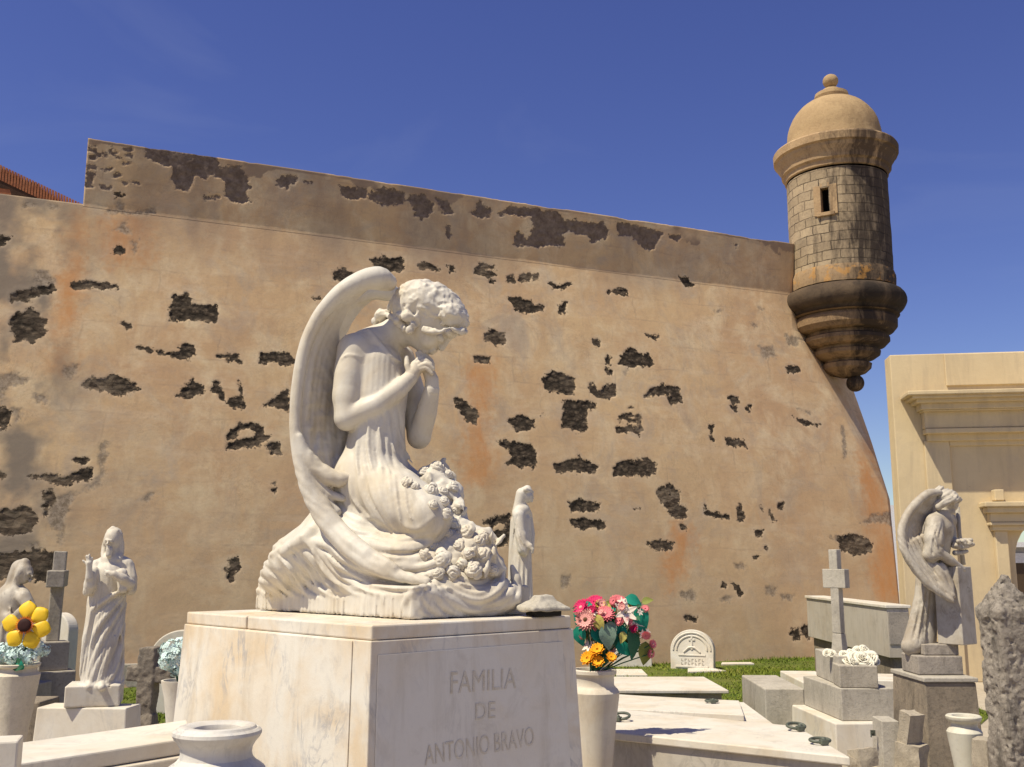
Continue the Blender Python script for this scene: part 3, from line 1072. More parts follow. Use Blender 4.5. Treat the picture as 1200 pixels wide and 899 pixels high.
def sentry_mat(name, base, base2, dark, brick, dark_amt, streak_shift=0.0, lichen=0.0):
    g = G(name, 0.92, 0.12)
    at_ = g.t.nodes.new('ShaderNodeAttribute')
    at_.attribute_name = 'cyl'
    n1 = g.noise(2.2, 7, 0.7, 0.4)
    c = g.mix(g.rng(n1, 0.36, 0.66), base, base2)
    if brick:
        wv = g.noise(2.6, 3, 0.6)
        vm = g.t.nodes.new('ShaderNodeVectorMath')
        vm.operation = 'ADD'
        g.L(at_.outputs['Vector'], vm.inputs[0])
        cx = g.t.nodes.new('ShaderNodeCombineXYZ')
        g.put(cx.inputs[0], g.math('MULTIPLY', g.math('SUBTRACT', wv, 0.5), 0.10))
        g.put(cx.inputs[1], g.math('MULTIPLY', g.math('SUBTRACT', wv, 0.5), 0.07))
        g.L(cx.outputs[0], vm.inputs[1])
        bt = g.t.nodes.new('ShaderNodeTexBrick')
        g.L(vm.outputs[0], bt.inputs['Vector'])
        bt.inputs['Scale'].default_value = 1.0
        bt.inputs['Brick Width'].default_value = 0.36
        bt.inputs['Row Height'].default_value = 0.185
        bt.inputs['Mortar Size'].default_value = 0.011
        bt.inputs['Mortar Smooth'].default_value = 0.35
        bt.inputs['Bias'].default_value = 0.0
        bt.inputs['Color1'].default_value = (0.35, 0.35, 0.35, 1)
        bt.inputs['Color2'].default_value = (0.62, 0.62, 0.62, 1)
        bt.inputs['Mortar'].default_value = (0.5, 0.5, 0.5, 1)
        c = g.mix(0.55, c, g.mix(1.0, c, bt.outputs['Color'], 'OVERLAY'))
    st = g.noise(2.4, 8, 0.72, 0.5, g.mapc((1.3, 1.3, 0.28)))
    sep = g.t.nodes.new('ShaderNodeSeparateXYZ')
    g.L(g.co, sep.inputs[0])
    bias = g.math('MULTIPLY', sep.outputs[0], 0.17)
    stv = g.math('ADD', g.math('ADD', st, bias), streak_shift)
    c = g.mix(g.rng(stv, 0.44, 0.64, 0, dark_amt), c, dark)
    c = g.mix(g.rng(g.noise(20, 6, 0.75), 0.52, 0.72, 0, 0.45), c, dark)
    if lichen:
        c = g.mix(g.rng(g.noise(5, 5, 0.7), 0.52, 0.60, 0, lichen), c, (0.62, 0.30, 0.06))
    if brick:
        mort = bt.outputs['Fac']
        mm = g.math('MULTIPLY', mort, g.rng(g.noise(3.5, 5, 0.7), 0.36, 0.58, 0.12, 0.85))
        c = g.mix(mm, c, (0.045, 0.035, 0.028))
    g.col(c)
    b = g.bump(g.noise(11, 8, 0.75), 0.5, 0.03)
    if brick: g.bump(g.math('SUBTRACT', 1.0, mort), 0.9, 0.02, b)
    return g.m


MT['ashlar'] = sentry_mat('turret_ashlar', (0.43, 0.33, 0.21), (0.33, 0.25, 0.165), (0.05, 0.038, 0.031), True, 0.95, 0.075)
MT['dome'] = sentry_mat('turret_dome_render', (0.42, 0.295, 0.16), (0.35, 0.24, 0.13), (0.20, 0.13, 0.07), False, 0.5, -0.04)
MT['cornice'] = sentry_mat('turret_cornice', (0.46, 0.32, 0.18), (0.36, 0.24, 0.135), (0.06, 0.042, 0.032), False, 0.9, 0.03)
MT['corbel'] = sentry_mat('turret_corbel', (0.34, 0.225, 0.12), (0.22, 0.145, 0.085), (0.04, 0.03, 0.024), False, 0.95, 0.06)
MT['torus'] = sentry_mat('blackened_torus', (0.12, 0.085, 0.055), (0.07, 0.05, 0.036), (0.03, 0.024, 0.02), False, 0.9, 0.02)
MT['orange_band'] = sentry_mat('lichened_band', (0.36, 0.25, 0.145), (0.28, 0.19, 0.11), (0.05, 0.038, 0.03), False, 0.95, 0.06, 0.4)
s = SPX * 0.945
arcn = lambda a, b, n: [a + (b - a) * i / (n - 1) for i in range(n)]
zd0, zd1 = sz(166), sz(116)
dome = [(59 * s, sz(175)), (58 * s, sz(170))] + [(57 * s * math.cos(t) ** 0.9 if t < 1.5 else 14 * s, zd0 + (zd1 - zd0) * math.sin(t)) for t in arcn(0, 1.40, 16)]
dome += [(13 * s, zd1)]
ring_mesh('dome', dome, MT['dome'], sentry)
fin = [(20 * s, sz(118)), (21 * s, sz(115)), (20 * s, sz(111)), (14 * s, sz(109.5)), (11 * s, sz(106)), (6 * s, sz(104.5)), (5.5 * s, sz(103))]
zc = sz(95.5)
fin += [(max(0.001, 9.6 * s * math.sin(t)), zc - 9.0 * s * math.cos(t)) for t in arcn(0.45, math.pi, 12)]
ring_mesh('finial', fin, MT['dome'], sentry, 48)
co = [(r * s, sz(y)) for r, y in ((60, 213), (62, 212), (62.5, 207), (65.5, 205), (66, 201), (68, 197), (71, 193), (71.5, 190), (74.5, 188.5), (75, 181), (73.5, 179), (60, 175.5), (55, 172))]
ring_mesh('cornice', co, MT['cornice'], sentry)
wny = SY - 60 * s * 0.80
wz0, wz1 = at(968, 250, wny)[2], at(968, 221, wny)[2]
wa = math.atan2(-SY, -SAX) - math.asin(13.5 / 60)
dwa = math.asin(5.2 / 60)
skip = lambda a, z: abs((a - wa + math.pi) % (2 * math.pi) - math.pi) < dwa and wz0 < z < wz1
zl = sorted(set([sz(332), sz(215), wz0, wz1] + [sz(332) + (sz(215) - sz(332)) * i / 24 for i in range(25)]))
drum = [(60 * s, z) for z in zl]
ring_mesh('drum', drum, MT['ashlar'], sentry, 144, skip)
fa = np.array([math.cos(wa), math.sin(wa), 0])
ft = np.array([-math.sin(wa), math.cos(wa), 0])
Mw = np.stack([ft, fa, [0, 0, 1]], 1)
mb = MB()
wc = SC_ + fa * 60 * s
hw_ = 5.4 * s
zm = (wz0 + wz1) / 2
hh = (wz1 - wz0) / 2
for sgn in (-1, 1):
    mb.box(wc + ft * sgn * (hw_ + 4.2 * s) + [0, 0, zm] - fa * 0.085, (8.4 * s, 0.18, 2 * hh + 0.1), Mw)
mb.box(wc + [0, 0, wz1 + 3.4 * s] - fa * 0.085, (2 * hw_ - 0.004, 0.17, 6 * s), Mw)
mb.box(wc + [0, 0, wz0 - 2.4 * s] - fa * 0.05, (2 * hw_ + 10 * s, 0.2, 4.5 * s), Mw)
wf = mb.build('window_frame', MT['cornice'], sentry, bevel=0.008)
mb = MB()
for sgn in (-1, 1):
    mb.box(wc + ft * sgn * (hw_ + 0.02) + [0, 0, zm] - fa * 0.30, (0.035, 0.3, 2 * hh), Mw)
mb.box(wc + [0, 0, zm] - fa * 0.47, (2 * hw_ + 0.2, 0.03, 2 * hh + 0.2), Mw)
mb.build('slit_recess', MT['near_black'], sentry)  # recess lined in near-black colour to stand for the unlit inside
band = [(60 * s, sz(343)), (62 * s, sz(343)), (62.5 * s, sz(330)), (60.5 * s, sz(324))]
ring_mesh('lichened_band', band, MT['orange_band'], sentry, 96, None, 0.012)
zt = sz(357)
tor = [(58 * s, sz(376))] + [(62 * s + 11 * s * math.cos(t), zt + 13 * s * math.sin(t)) for t in arcn(-1.4, 1.45, 12)] + [(58 * s, sz(342))]
ring_mesh('torus_moulding', tor, MT['torus'], sentry, 96, None, 0.008)
cb = [(64, 374), (58, 375), (61, 379), (60.5, 387), (56, 392), (47, 394), (46.5, 397), (51, 399), (51, 403), (46, 408), (37, 410), (36.5, 412.5), (40, 414), (39, 418), (33, 422), (26, 424), (25, 426), (29, 428), (28, 433), (22, 438), (10, 442), (4, 443)]
ring_mesh('corbel', [(r * s, sz(y, 985)) for r, y in cb][::-1], MT['corbel'], sentry, 96, None, 0.003)
bc = at(998.5, 448, SY)
MB().ball((SAX + 9 * s, SY, sz(449, 990)), 10.5 * s, 14).build('corbel_ball', MT['corbel'], sentry, smooth=True)

# ================================================================== CREAM FACADE
BY = 14.6
tb = nrm(np.array([1, -0.152, 0]))
nb_ = np.array([tb[1], -tb[0], 0])
pb0 = at(1047, 560, BY)


def onb(px, py, out=0.0):
    return at_plane(px, py, pb0 + nb_ * out, nb_)


def bxz(px, py, out=0.0):
    q = onb(px, py, out)
    return (q - pb0) @ tb, q[2]


g = G('cream_painted_render', 0.85, 0.2)
n1 = g.noise(0.9, 6, 0.65, 0.4)
c = g.mix(g.rng(n1, 0.38, 0.66), (0.63, 0.505, 0.31), (0.55, 0.435, 0.265))
c = g.mix(g.rng(g.noise(4, 7, 0.7, 0.3, g.mapc((1, 1, 0.14))), 0.48, 0.74, 0, 0.6), c, (0.37, 0.295, 0.205))
c = g.mix(g.rng(g.noise(2.2, 7, 0.7, 0.6), 0.54, 0.72, 0, 0.5), c, (0.45, 0.37, 0.265))
c = g.mix(g.rng(g.noise(7, 7, 0.72), 0.66, 0.74, 0, 0.5), c, (0.35, 0.28, 0.20))
g.col(c)
g.bump(g.noise(14, 6, 0.7), 0.25, 0.012)
MT['cream'] = g.m

fac = empty('cemetery_gate_facade', (*onb(1110, 600)[:2], 0), 'cream rendered classical gate facade with cornice and arched opening at the right edge', 'gate building')


def fslab(name, poly, out0, out1, bevel=0.012, mat='cream', parent=None):
    """outline in metres along the facade and up, between two offsets"""
    mb = MB()
    f = lambda q, o_: pb0 * [1, 1, 0] + tb * q[0] + nb_ * o_ + np.array([0, 0, q[1]])
    mb.hexa([f(q, out0) for q in poly], [f(q, out1) for q in poly])
    o = mb.build(name, MT[mat], parent or fac, bevel=bevel)
    bm = bmesh.new()
    bm.from_mesh(o.data)
    bmesh.ops.recalc_face_normals(bm, faces=bm.faces)
    bmesh.ops.triangulate(bm, faces=[f_ for f_ in bm.faces if len(f_.verts) > 4])
    bm.to_mesh(o.data)
    bm.free()
    return o


xl = bxz(1048, 500)[0]
zt_ = bxz(1047, 416)[1]
ox, oz = bxz(1189, 640)
ox2 = ox + 1.25
rr = (ox2 - ox) / 2
oz_s = bxz(1187, 655)[1]
arch = [(ox2, 0)] + [(ox + rr + rr * math.cos(t), oz_s + rr * math.sin(t)) for t in arcn(0, math.pi, 17)] + [(ox, 0)]
xr = ox2 + 2.2
fslab('wall', [(xl, 0), (xl, zt_), (xr, zt_ + 0.0), (xr, 0)] + arch, -0.38, 0.0)
x1, z1 = bxz(1089, 458)
# attic block standing proud at the top left
xa, za = bxz(1082, 455)
xb, zb = bxz(1106, 417)
fslab('attic_panel', [(xb, za + 0.02), (xb, zt_ - 0.012), (xr, zt_ - 0.012), (xr, za + 0.02)], 0.001, 0.035)
# shallow order: pilaster face, recess
xp, _ = bxz(1088, 600)
_, zc0 = bxz(1090, 517)
xq, zq = bxz(1112, 523)
fslab('pilaster', [(xp, 0), (xp, zc0), (xq, zc0), (xq, 0)], 0.001, 0.05)
fslab('frieze_block', [(xq + 0.002, zq), (xq + 0.002, zc0), (xr, zc0), (xr, zq)], 0.001, 0.045)
prof = [(1064, 458, 463, 0.52), (1069, 463, 467, 0.47), (1074, 467, 472, 0.40), (1079, 472, 480, 0.32), (1082, 480, 482, 0.29), (1083, 482, 502, 0.20), (1085, 502, 508, 0.23), (1087, 508, 517, 0.12)]
cn = None
for i, (px_, ya, yb_, out) in enumerate(prof):
    xs, z_a = bxz(px_, ya, out)
    _, z_b = bxz(px_, yb_, out)
    mbp = [(xs, z_b + 0.001), (xs, z_a), (xr, z_a), (xr, z_b + 0.001)]
    if i == 0: cn = fslab('main_cornice', mbp, 0.002, out)
    else: fslab('cornice_moulding', mbp, 0.002, out - 0.002 * i, parent=cn)
# doorway surround
prof = [(1154, 588, 594, 0.30), (1157, 594, 601, 0.24), (1160, 601, 612, 0.17), (1161, 612, 616, 0.19), (1163, 616, 622, 0.14)]
for i, (px_, ya, yb_, out) in enumerate(prof):
    xs, z_a = bxz(px_, ya, out)
    _, z_b = bxz(px_, yb_, out)
    xm = 2 * (ox + rr) - xs
    o_ = [(xs, z_b + 0.001), (xs, z_a), (xm, z_a), (xm, z_b + 0.001)]
    if i == 0: cn = fslab('door_cornice', o_, 0.002, out)
    else: fslab('door_moulding', o_, 0.002, out, parent=cn)
xs, z_a = bxz(1163.5, 574, 0.1)
xe, z_b = bxz(1176, 587, 0.1)
fslab('cornice_block', [(xs, z_b), (xs, z_a), (xe, z_a), (xe, z_b)], 0.002, 0.16)
for px0_, px1_, out in ((1169, 1184, 0.10),):
    xs, _ = bxz(px0_, 660, out)
    xe, _ = bxz(px1_, 660, out)
    _, ztp = bxz(1170, 622, out)
    fslab('door_pilaster', [(xs, 0), (xs, ztp), (xe, ztp), (xe, 0)], 0.001, out)
    fslab('door_pilaster', [(2 * (ox + rr) - xe, 0), (2 * (ox + rr) - xe, ztp), (2 * (ox + rr) - xs, ztp), (2 * (ox + rr) - xs, 0)], 0.001, out)
xs, z_b = bxz(1163, 623, 0.1)
ring = [(xs + 0.16, oz_s)]
# something built behind the gate, seen through the arch
bh = at(1205, 690, 30)
hs = empty('distant_house', (bh[0] + 2, bh[1], 0), 'small pale house with dark shutters seen through the arched gate', 'house')
MT['hbody'] = m_plain('pale_house_wall', (0.34, 0.33, 0.33), 0.9)
MT['hdark'] = m_plain('dark_shutter', (0.07, 0.045, 0.025), 0.7)
MT['hband'] = m_plain('white_band', (0.62, 0.62, 0.63), 0.8)
zt2 = at(1195, 641, 30)[2]
mb = MB(); mb.box((bh[0] + 2, bh[1] + 2, zt2 / 2), (6.2, 4, zt2)); mb.build('wall', MT['hbody'], hs)
mb = MB(); mb.box((bh[0] + 2, bh[1] + 1.9, zt2 + 0.06), (6.6, 4.4, 0.14)); mb.build('roof', MT['hband'], hs)
mb = MB(); mb.box((bh[0] + 2, bh[1] - 0.04, at(1195, 654, 30)[2]), (6.2, 0.07, 0.28)); mb.build('band_course', MT['hband'], hs)
for k, xx in enumerate((1194, 1216, 1240)):
    q = at(xx, 690, 30)
    mb = MB(); mb.box((q[0], bh[1] - 0.03, 0.95), (0.36, 0.05, 1.5)); mb.build('shutter', MT['hdark'], hs)
hq = at(1046, 600, 60)
hb2 = empty('white_house', (hq[0] - 1, hq[1] + 2, 0), 'sliver of a far white building between the fortress wall and gate', 'house')
mb = MB(); mb.box((hq[0] - 1, hq[1] + 2, at(1044, 592, 60)[2] / 2), (4, 4, at(1044, 592, 60)[2])); mb.build('wall', MT['hband'], hb2)
# ================================================================== MAIN PEDESTAL
def block_pts(Np, Lp, Rp, z):
    n, l, r = atz(*Np, z), atz(*Lp, z), atz(*Rp, z)
    return n, l, r, l + r - n            # near, left, right, back


def quad(n, l, r):
    """counter-clockwise from above: near, right, back, left"""
    return [n, r, l + r - n, l]


def inset(q, d, dz=0.0):
    c = sum(q) / 4
    out = []
    for i in range(4):
        e1, e2 = nrm(q[(i + 1) % 4] - q[i]), nrm(q[i - 1] - q[i])
        out.append(q[i] + (e1 + e2) * d + np.array([0, 0, dz]))
    return out


YN = 3.4
ZS = atz(435.6, 733, 1.0)  # direction only
zs_top = EYE + (at(435.6, 733, YN)[2] - EYE)
sn, sl, sr = atz(435.6, 733, zs_top), atz(219, 717, zs_top), atz(664, 721, zs_top)
print('slab top', zs_top, 'angle', nrm(sl - sn) @ nrm(sr - sn), np.linalg.norm(sl - sn), np.linalg.norm(sr - sn))
# square it up
eL = nrm(sl - sn)
eR = np.array([-eL[1], eL[0], 0]) * -1
if eR @ (sr - sn) < 0: eR = -eR
lenL, lenR = np.linalg.norm(sl - sn), (sr - sn) @ eR
SLAB = [sn, sn + eR * lenR, sn + eR * lenR + eL * lenL, sn + eL * lenL]
th = 0.048
ped = empty('marble_pedestal', sum(SLAB) / 4 * [1, 1, 0], 'large cream veined marble pedestal carved with a family name under the kneeling angel', 'pedestal')
mb = MB()
# cap in two slabs with an open joint
cutf = 0.62
j = 0.004
for a, b in ((0, cutf - j), (cutf + j, 1)):
    q = [SLAB[0] + eL * lenL * a, SLAB[1] + eL * lenL * a, SLAB[1] + eL * lenL * b, SLAB[0] + eL * lenL * b]
    mb.hexa([p - [0, 0, th] for p in q], q)
mb.build('cap_slab', MT['pedestal'], ped, bevel=0.006)
zd = zs_top - th - 0.001
D0 = inset(SLAB, -0.006)
D0 = [np.array([p[0], p[1], zd]) for p in D0]
TAP, DH = 0.044, 0.72


def outset(q, d, z):
    return [np.array([p[0], p[1], z]) for p in inset(q, -d)]


D1 = outset(D0, TAP * DH, zd - DH)
mb = MB().hexa(D1, D0)
mb.build('die', MT['pedestal'], ped, bevel=0.004)
D2 = outset(D1, 0.10, zd - DH - 0.003)
MB().hexa([p * [1, 1, 0] for p in D2], D2).build('plinth', MT['pedestal'], ped, bevel=0.01)
# face frames: left-front face (towards the sun) and inscription face
def face_pt(a0, a1, b0, b1, s, t, out):
    """s along the top edge 0..1, t metres down"""
    top = a0 + (a1 - a0) * s
    bot = b0 + (b1 - b0) * s
    d = nrm(bot - top)
    nn = nrm(np.cross(a1 - a0, d))
    c = (D0[0] + D0[2]) / 2
    if nn @ (a0 - c) < 0: nn = -nn
    return top + d * t + nn * out


def face_panel(name, a, b, s0, s1, t0, t1, out, mat):
    f = lambda s, t, o: face_pt(D0[a], D0[b], D1[a], D1[b], s, t, o)
    mb = MB().hexa([f(s0, t0, 0.0008), f(s1, t0, 0.0008), f(s1, t1, 0.0008), f(s0, t1, 0.0008)], [f(s0, t0, out), f(s1, t0, out), f(s1, t1, out), f(s0, t1, out)])
    o = mb.build(name, mat, ped, bevel=0.002)
    bm = bmesh.new(); bm.from_mesh(o.data); bmesh.ops.recalc_face_normals(bm, faces=bm.faces); bm.to_mesh(o.data); bm.free()
    return o


MT['panel'] = m_marble('worn_grey_inscription_marble', (0.66, 0.62, 0.55), (0.42, 0.40, 0.37), (0.62, 0.52, 0.37), 0.35, 0.5, 2.0)
face_panel('side_panel', 0, 3, 0.075, 0.955, 0.004, DH - 0.02, 0.005, MT['pedestal'])
ip = face_panel('inscription_panel', 0, 1, 0.03, 0.93, 0.045, 0.50, 0.0025, MT['panel'])
MT['letter'] = m_stone('worn_letter_fill', (0.65, 0.60, 0.51), (0.54, 0.47, 0.36), (0.42, 0.37, 0.29), 12.0, 0.5, 0.3)
pI0 = face_pt(D0[0], D0[1], D1[0], D1[1], 0.5, 0.2, 0.0036)
eI = nrm(D0[1] - D0[0])
dI = nrm((D1[0] + D1[1]) / 2 - (D0[0] + D0[1]) / 2)
nI = nrm(np.cross(eI, -dI))
if nI @ np.array([0, -1, 0]) < 0: nI = -nI


def inscribe(txt, pl, pr, ptop, parent):
    cu = bpy.data.curves.new('inscription', 'FONT')
    cu.body = txt
    cu.size = 1.0
    cu.extrude = 0.0
    cu.offset = 0.0
    to = bpy.data.objects.new('inscription', cu)
    C.objects.link(to)
    bpy.context.view_layer.update()
    me = bpy.data.meshes.new_from_object(to)
    bpy.data.objects.remove(to)
    V = np.array([v.co[:] for v in me.vertices])
    F = [tuple(p.vertices) for p in me.polygons]
    a, b, t = at_plane(*pl, pI0, nI), at_plane(*pr, pI0, nI), at_plane(*ptop, pI0, nI)
    w0, w1, h = V[:, 0].min(), V[:, 0].max(), V[:, 1].max()
    ex = (b - a) / (w1 - w0)
    ey = (t - a) / h
    P = a + (V[:, :1] - w0) * ex + V[:, 1:2] * ey + nI * 0.0004
    return link_mesh('inscription', P, F, MT['letter'], parent)


inscribe('FAMILIA', (528, 813), (605, 806.5), (528.5, 787.5), ip)
inscribe('DE', (557, 844), (580.5, 841), (557.3, 824.5), ip)
inscribe('ANTONIO BRAVO', (498, 897), (626, 873), (497.5, 873.5), ip)

# ================================================================== KNEELING ANGEL
bl, bn, br = atz(298, 718, zs_top), atz(483, 727, zs_top), atz(613, 720, zs_top)
e1 = -eL
e2 = eR
b1 = (bn - bl) @ e1
b2 = (br - bn) @ e2
while proj(bn - e1 * b1)[0] > 299 and b1 < 1.5: b1 += 0.004
while proj(bn + e2 * b2)[0] < 612 and b2 < 1.0: b2 += 0.004
BC = bn - e1 * b1 / 2 + e2 * b2 / 2
MB_ = np.stack([e1, e2, [0, 0, 1]], 1)
print('base', b1, b2, BC, zs_top)
angel = empty('kneeling_angel_statue', (BC[0], BC[1], zs_top), 'large white marble statue of a kneeling angel with bowed head and clasped hands', 'statue')


def AY(px): return BC[1] - 0.10 - (px - 450) * 0.0011


def A(px, py, w=0.0): return at(px, py, AY(px) + w)


pxm = BC[1] / FPX
hgrid = 0.0058
lo = np.array([at(285, 600, BC[1])[0] - 0.05, BC[1] - 0.85, zs_top + 0.0012])
hi = np.array([at(630, 600, BC[1])[0] + 0.05, BC[1] + 0.72, at(450, 385, BC[1])[2] + 0.05])
cv = Carve(lo, hi, hgrid)
P_ = pxm
# base block of rough-tooled stone
bh_ = 0.115
cv.box(BC + [0, 0, zs_top * 0 + bh_ / 2 - BC[2] + zs_top], (b1 / 2, b2 / 2, bh_ / 2), MB_, 0.012)
# great mass of skirts lying over the block
zc_ = zs_top + bh_
cv.ell([*(BC - e1 * 0.0)[:2], zc_ + 0.02], (b1 * 0.49, b2 * 0.47, 0.13), MB_, 0.03)
cv.ell([*(BC - e1 * 0.23)[:2], zc_ + 0.02], (b1 * 0.26, b2 * 0.45, 0.15), MB_, 0.04)
cv.chain([A(330, 670, -.02), A(345, 655, -.05), A(380, 640, -.08), A(420, 640, -.10)], [22 * P_, 28 * P_, 36 * P_, 42 * P_], 0.05)
cv.chain([A(322, 678, .05), A(345, 662, .10), A(400, 640, .15)], [18 * P_, 28 * P_, 40 * P_], 0.05)
cv.chain([A(420, 650, -.16), A(470, 660, -.20), A(505, 668, -.22)], [34 * P_, 30 * P_, 18 * P_], 0.05)
cv.chain([A(500, 655, -.06), A(540, 668, -.06), A(578, 690, -.02)], [30 * P_, 25 * P_, 16 * P_], 0.05)
cv.chain([A(505, 690, -.24), A(560, 700, -.14), A(598, 702, -.02)], [14 * P_, 15 * P_, 12 * P_], 0.04)
# thighs and hips
cv.chain([A(428, 566, -.06), A(466, 588, -.13), A(498, 606, -.16)], [40 * P_, 36 * P_, 30 * P_], 0.03)
cv.chain([A(440, 566, .10), A(480, 590, .09), A(515, 612, .06)], [40 * P_, 36 * P_, 28 * P_], 0.03)
cv.chain([A(425, 600, 0.0), A(410, 620, .0)], [46 * P_, 48 * P_], 0.04)
# trunk leaning forward
for w in (-.055, .075):
    cv.chain([A(438, 560, w), A(441, 510, w), A(443, 465, w), A(440, 430, w), A(437, 410, w)],
             np.array([39, 32, 33, 31, 24]) * P_, 0.035)
cv.chain([A(459, 455, -.045), A(461, 447, -.045)], [17 * P_, 14 * P_], 0.03)
cv.chain([A(462, 455, .09), A(464, 447, .09)], [17 * P_, 14 * P_], 0.03)


def cl(x): return np.clip(x, 0, 1)


def crease(ph): return np.abs(np.sin(math.pi * ph)) - 0.62


def folds(P):
    px, py = proj(P)
    out = np.zeros(len(P))
    wob = fbm(P * 5, 71, 2)
    wo2 = fbm(P * 2.6, 73, 2)
    wlo = fbm(P * 1.5, 74, 1)
    # bodice gathers falling from the neckline
    m = cl((px - 412) / 8) * cl((490 - px) / 8) * cl((py - 406) / 14) * cl((478 - py) / 20)
    out -= m * 0.0022 * crease((px + (py - 420) * 0.16 + wob * 5) / 6.6)
    m = cl((px - 405) / 8) * cl((492 - px) / 8) * cl((py - 470) / 20) * cl((556 - py) / 16)
    out -= m * 0.0075 * cl(.55 + 1.6 * wo2) * crease((px - (py - 500) * (0.16 + .1 * wo2) + wob * 16 + 14 * wo2) / 13.5)
    # left heap: broad diagonal folds
    up = 0.5 + 0.9 * cl(0.5 + 1.2 * wo2)
    m = cl((408 - px) / 14) * cl((py - 632) / 12) * cl((702 - py) / 8)
    bend = px * 0.86 - py * (0.50 + 0.0012 * (py - 640)) + 26 * wlo + 2.5 * wob
    out -= m * 0.0125 * (0.45 + 0.8 * cl(.5 + wo2)) * crease(bend / 17.0)
    out -= m * 0.0042 * cl(.6 + 2 * wo2) * crease((bend + 2 * wob) / 6.8)
    # right: long arcs sweeping round under the knee
    m = cl((px - 388) / 16) * cl((528 - px) / 20) * cl((py - 622) / 8) * cl((700 - py) / 8)
    yy = py + 0.0048 * (px - 468) ** 2
    out -= m * 0.0125 * up * crease((yy + 14 * wlo + 1.5 * wob) / 12.0)
    out -= m * 0.0032 * cl(.6 + 2 * wo2) * crease((yy + 16 * wlo + 2.5 * wob) / 5.6)
    # cloth poured over the near corner: hanging swags
    m = cl((px - 488) / 10) * cl((614 - px) / 10) * cl((py - 664) / 10) * cl((724 - py) / 4)
    rr_ = np.hypot(px - 556, (py - 655) * 1.0)
    out -= m * 0.010 * crease((rr_ + 12 * wlo + 2 * wob) / 11.5)
    out -= m * 0.003 * crease((rr_ + 12 * wlo + 3 * wob) / 5.2)
    # cloth drawn over the thigh
    m = cl((px - 415) / 10) * cl((512 - px) / 10) * cl((py - 545) / 10) * cl((618 - py) / 10)
    out -= m * 0.0025 * crease((px * 0.92 - py * 0.42 + 14 * wob) / 17.0)
    # tooling on the base block
    z = P[:, 2] - zs_top
    m = cl((bh_ * 0.80 - z) / 0.02) * cl((500 - px) / 20 + (px > 520) * 1.0)
    sx = (P - BC) @ e1 + (P - BC) @ e2 * 0.9
    out += m * (0.006 * vnoise(np.stack([sx * 80, z * 5, 0 * z], 1), 77) + 0.004 * fbm(P * 14, 79, 2))
    return out


def RG(pts, r0, r1=None, k=0.012, sink=None, n=16, op='add'):
    r1 = r0 if r1 is None else r1
    a = np.interp(np.linspace(0, 1, n), [0, 0.35, 0.75, 1], [0.45 * r0, r0, r1, 0.45 * r1]) * P_
    cv.ridge(pts, a, k, (r0 * 0.42 if sink is None else sink) * P_, n, op)


cv.band(folds, 0.035)
# bold cloth over the lap
RG([(428, 548), (437, 575), (450, 602), (463, 624)], 4.5, 4)
RG([(437, 546), (446, 578), (458, 606), (466, 626)], 4.2, 4)
RG([(446, 548), (452, 585), (463, 618)], 3.2, 3.5)
RG([(456, 552), (459, 590), (466, 622)], 2.6, 3)
RG([(420, 550), (424, 575), (436, 600), (452, 618)], 3.5, 3)
RG([(462, 628), (486, 634), (505, 629), (515, 614), (512, 598)], 5, 4)
RG([(470, 600), (474, 614), (490, 619), (508, 606)], 3, 3)
# swags behind the thigh
RG([(392, 572), (400, 596), (418, 610), (438, 616)], 4, 4)
RG([(399, 566), (408, 592), (425, 604), (442, 606)], 3.5, 3.5)
RG([(388, 580), (392, 604), (412, 622), (440, 626)], 4, 4)
for pts in ([(386, 598), (400, 626), (432, 636), (470, 642), (505, 636), (524, 624)], [(380, 612), (398, 645), (436, 662), (478, 662), (508, 654)]):
    RG(pts, 5, 4.5)
RG([(346, 634), (368, 656), (388, 682), (420, 694)], 5.5, 4)
RG([(316, 654), (334, 668), (350, 690)], 5.5, 4)
RG([(318, 650), (345, 638), (372, 636), (392, 642)], 5, 5)
RG([(500, 682), (526, 702), (552, 714), (578, 716), (600, 698)], 6, 5)
RG([(506, 676), (532, 694), (560, 702), (584, 690), (590, 670)], 5, 5)
RG([(498, 686), (505, 706), (520, 722)], 4, 3)
RG([(494, 686), (491, 704), (494, 722)], 4, 3)
RG([(489, 688), (476, 704), (474, 722)], 3.5, 3)
RG([(503, 684), (518, 706), (540, 722)], 4, 3)
RG([(600, 664), (606, 684), (608, 705)], 6, 4)
RG([(332, 648), (350, 636), (366, 624), (372, 612)], 8, 9, 0.016)
for pts in ([(338, 652), (356, 676), (366, 694)], [(323, 660), (338, 682), (345, 696)], [(360, 650), (380, 676), (396, 690)], [(446, 558), (454, 592), (464, 616)], [(510, 672), (540, 690), (575, 684)], [(396, 606), (420, 630), (460, 637)]):
    RG(pts, 3.0, 2.4, 0.014, -1.9, 14, 'sub')
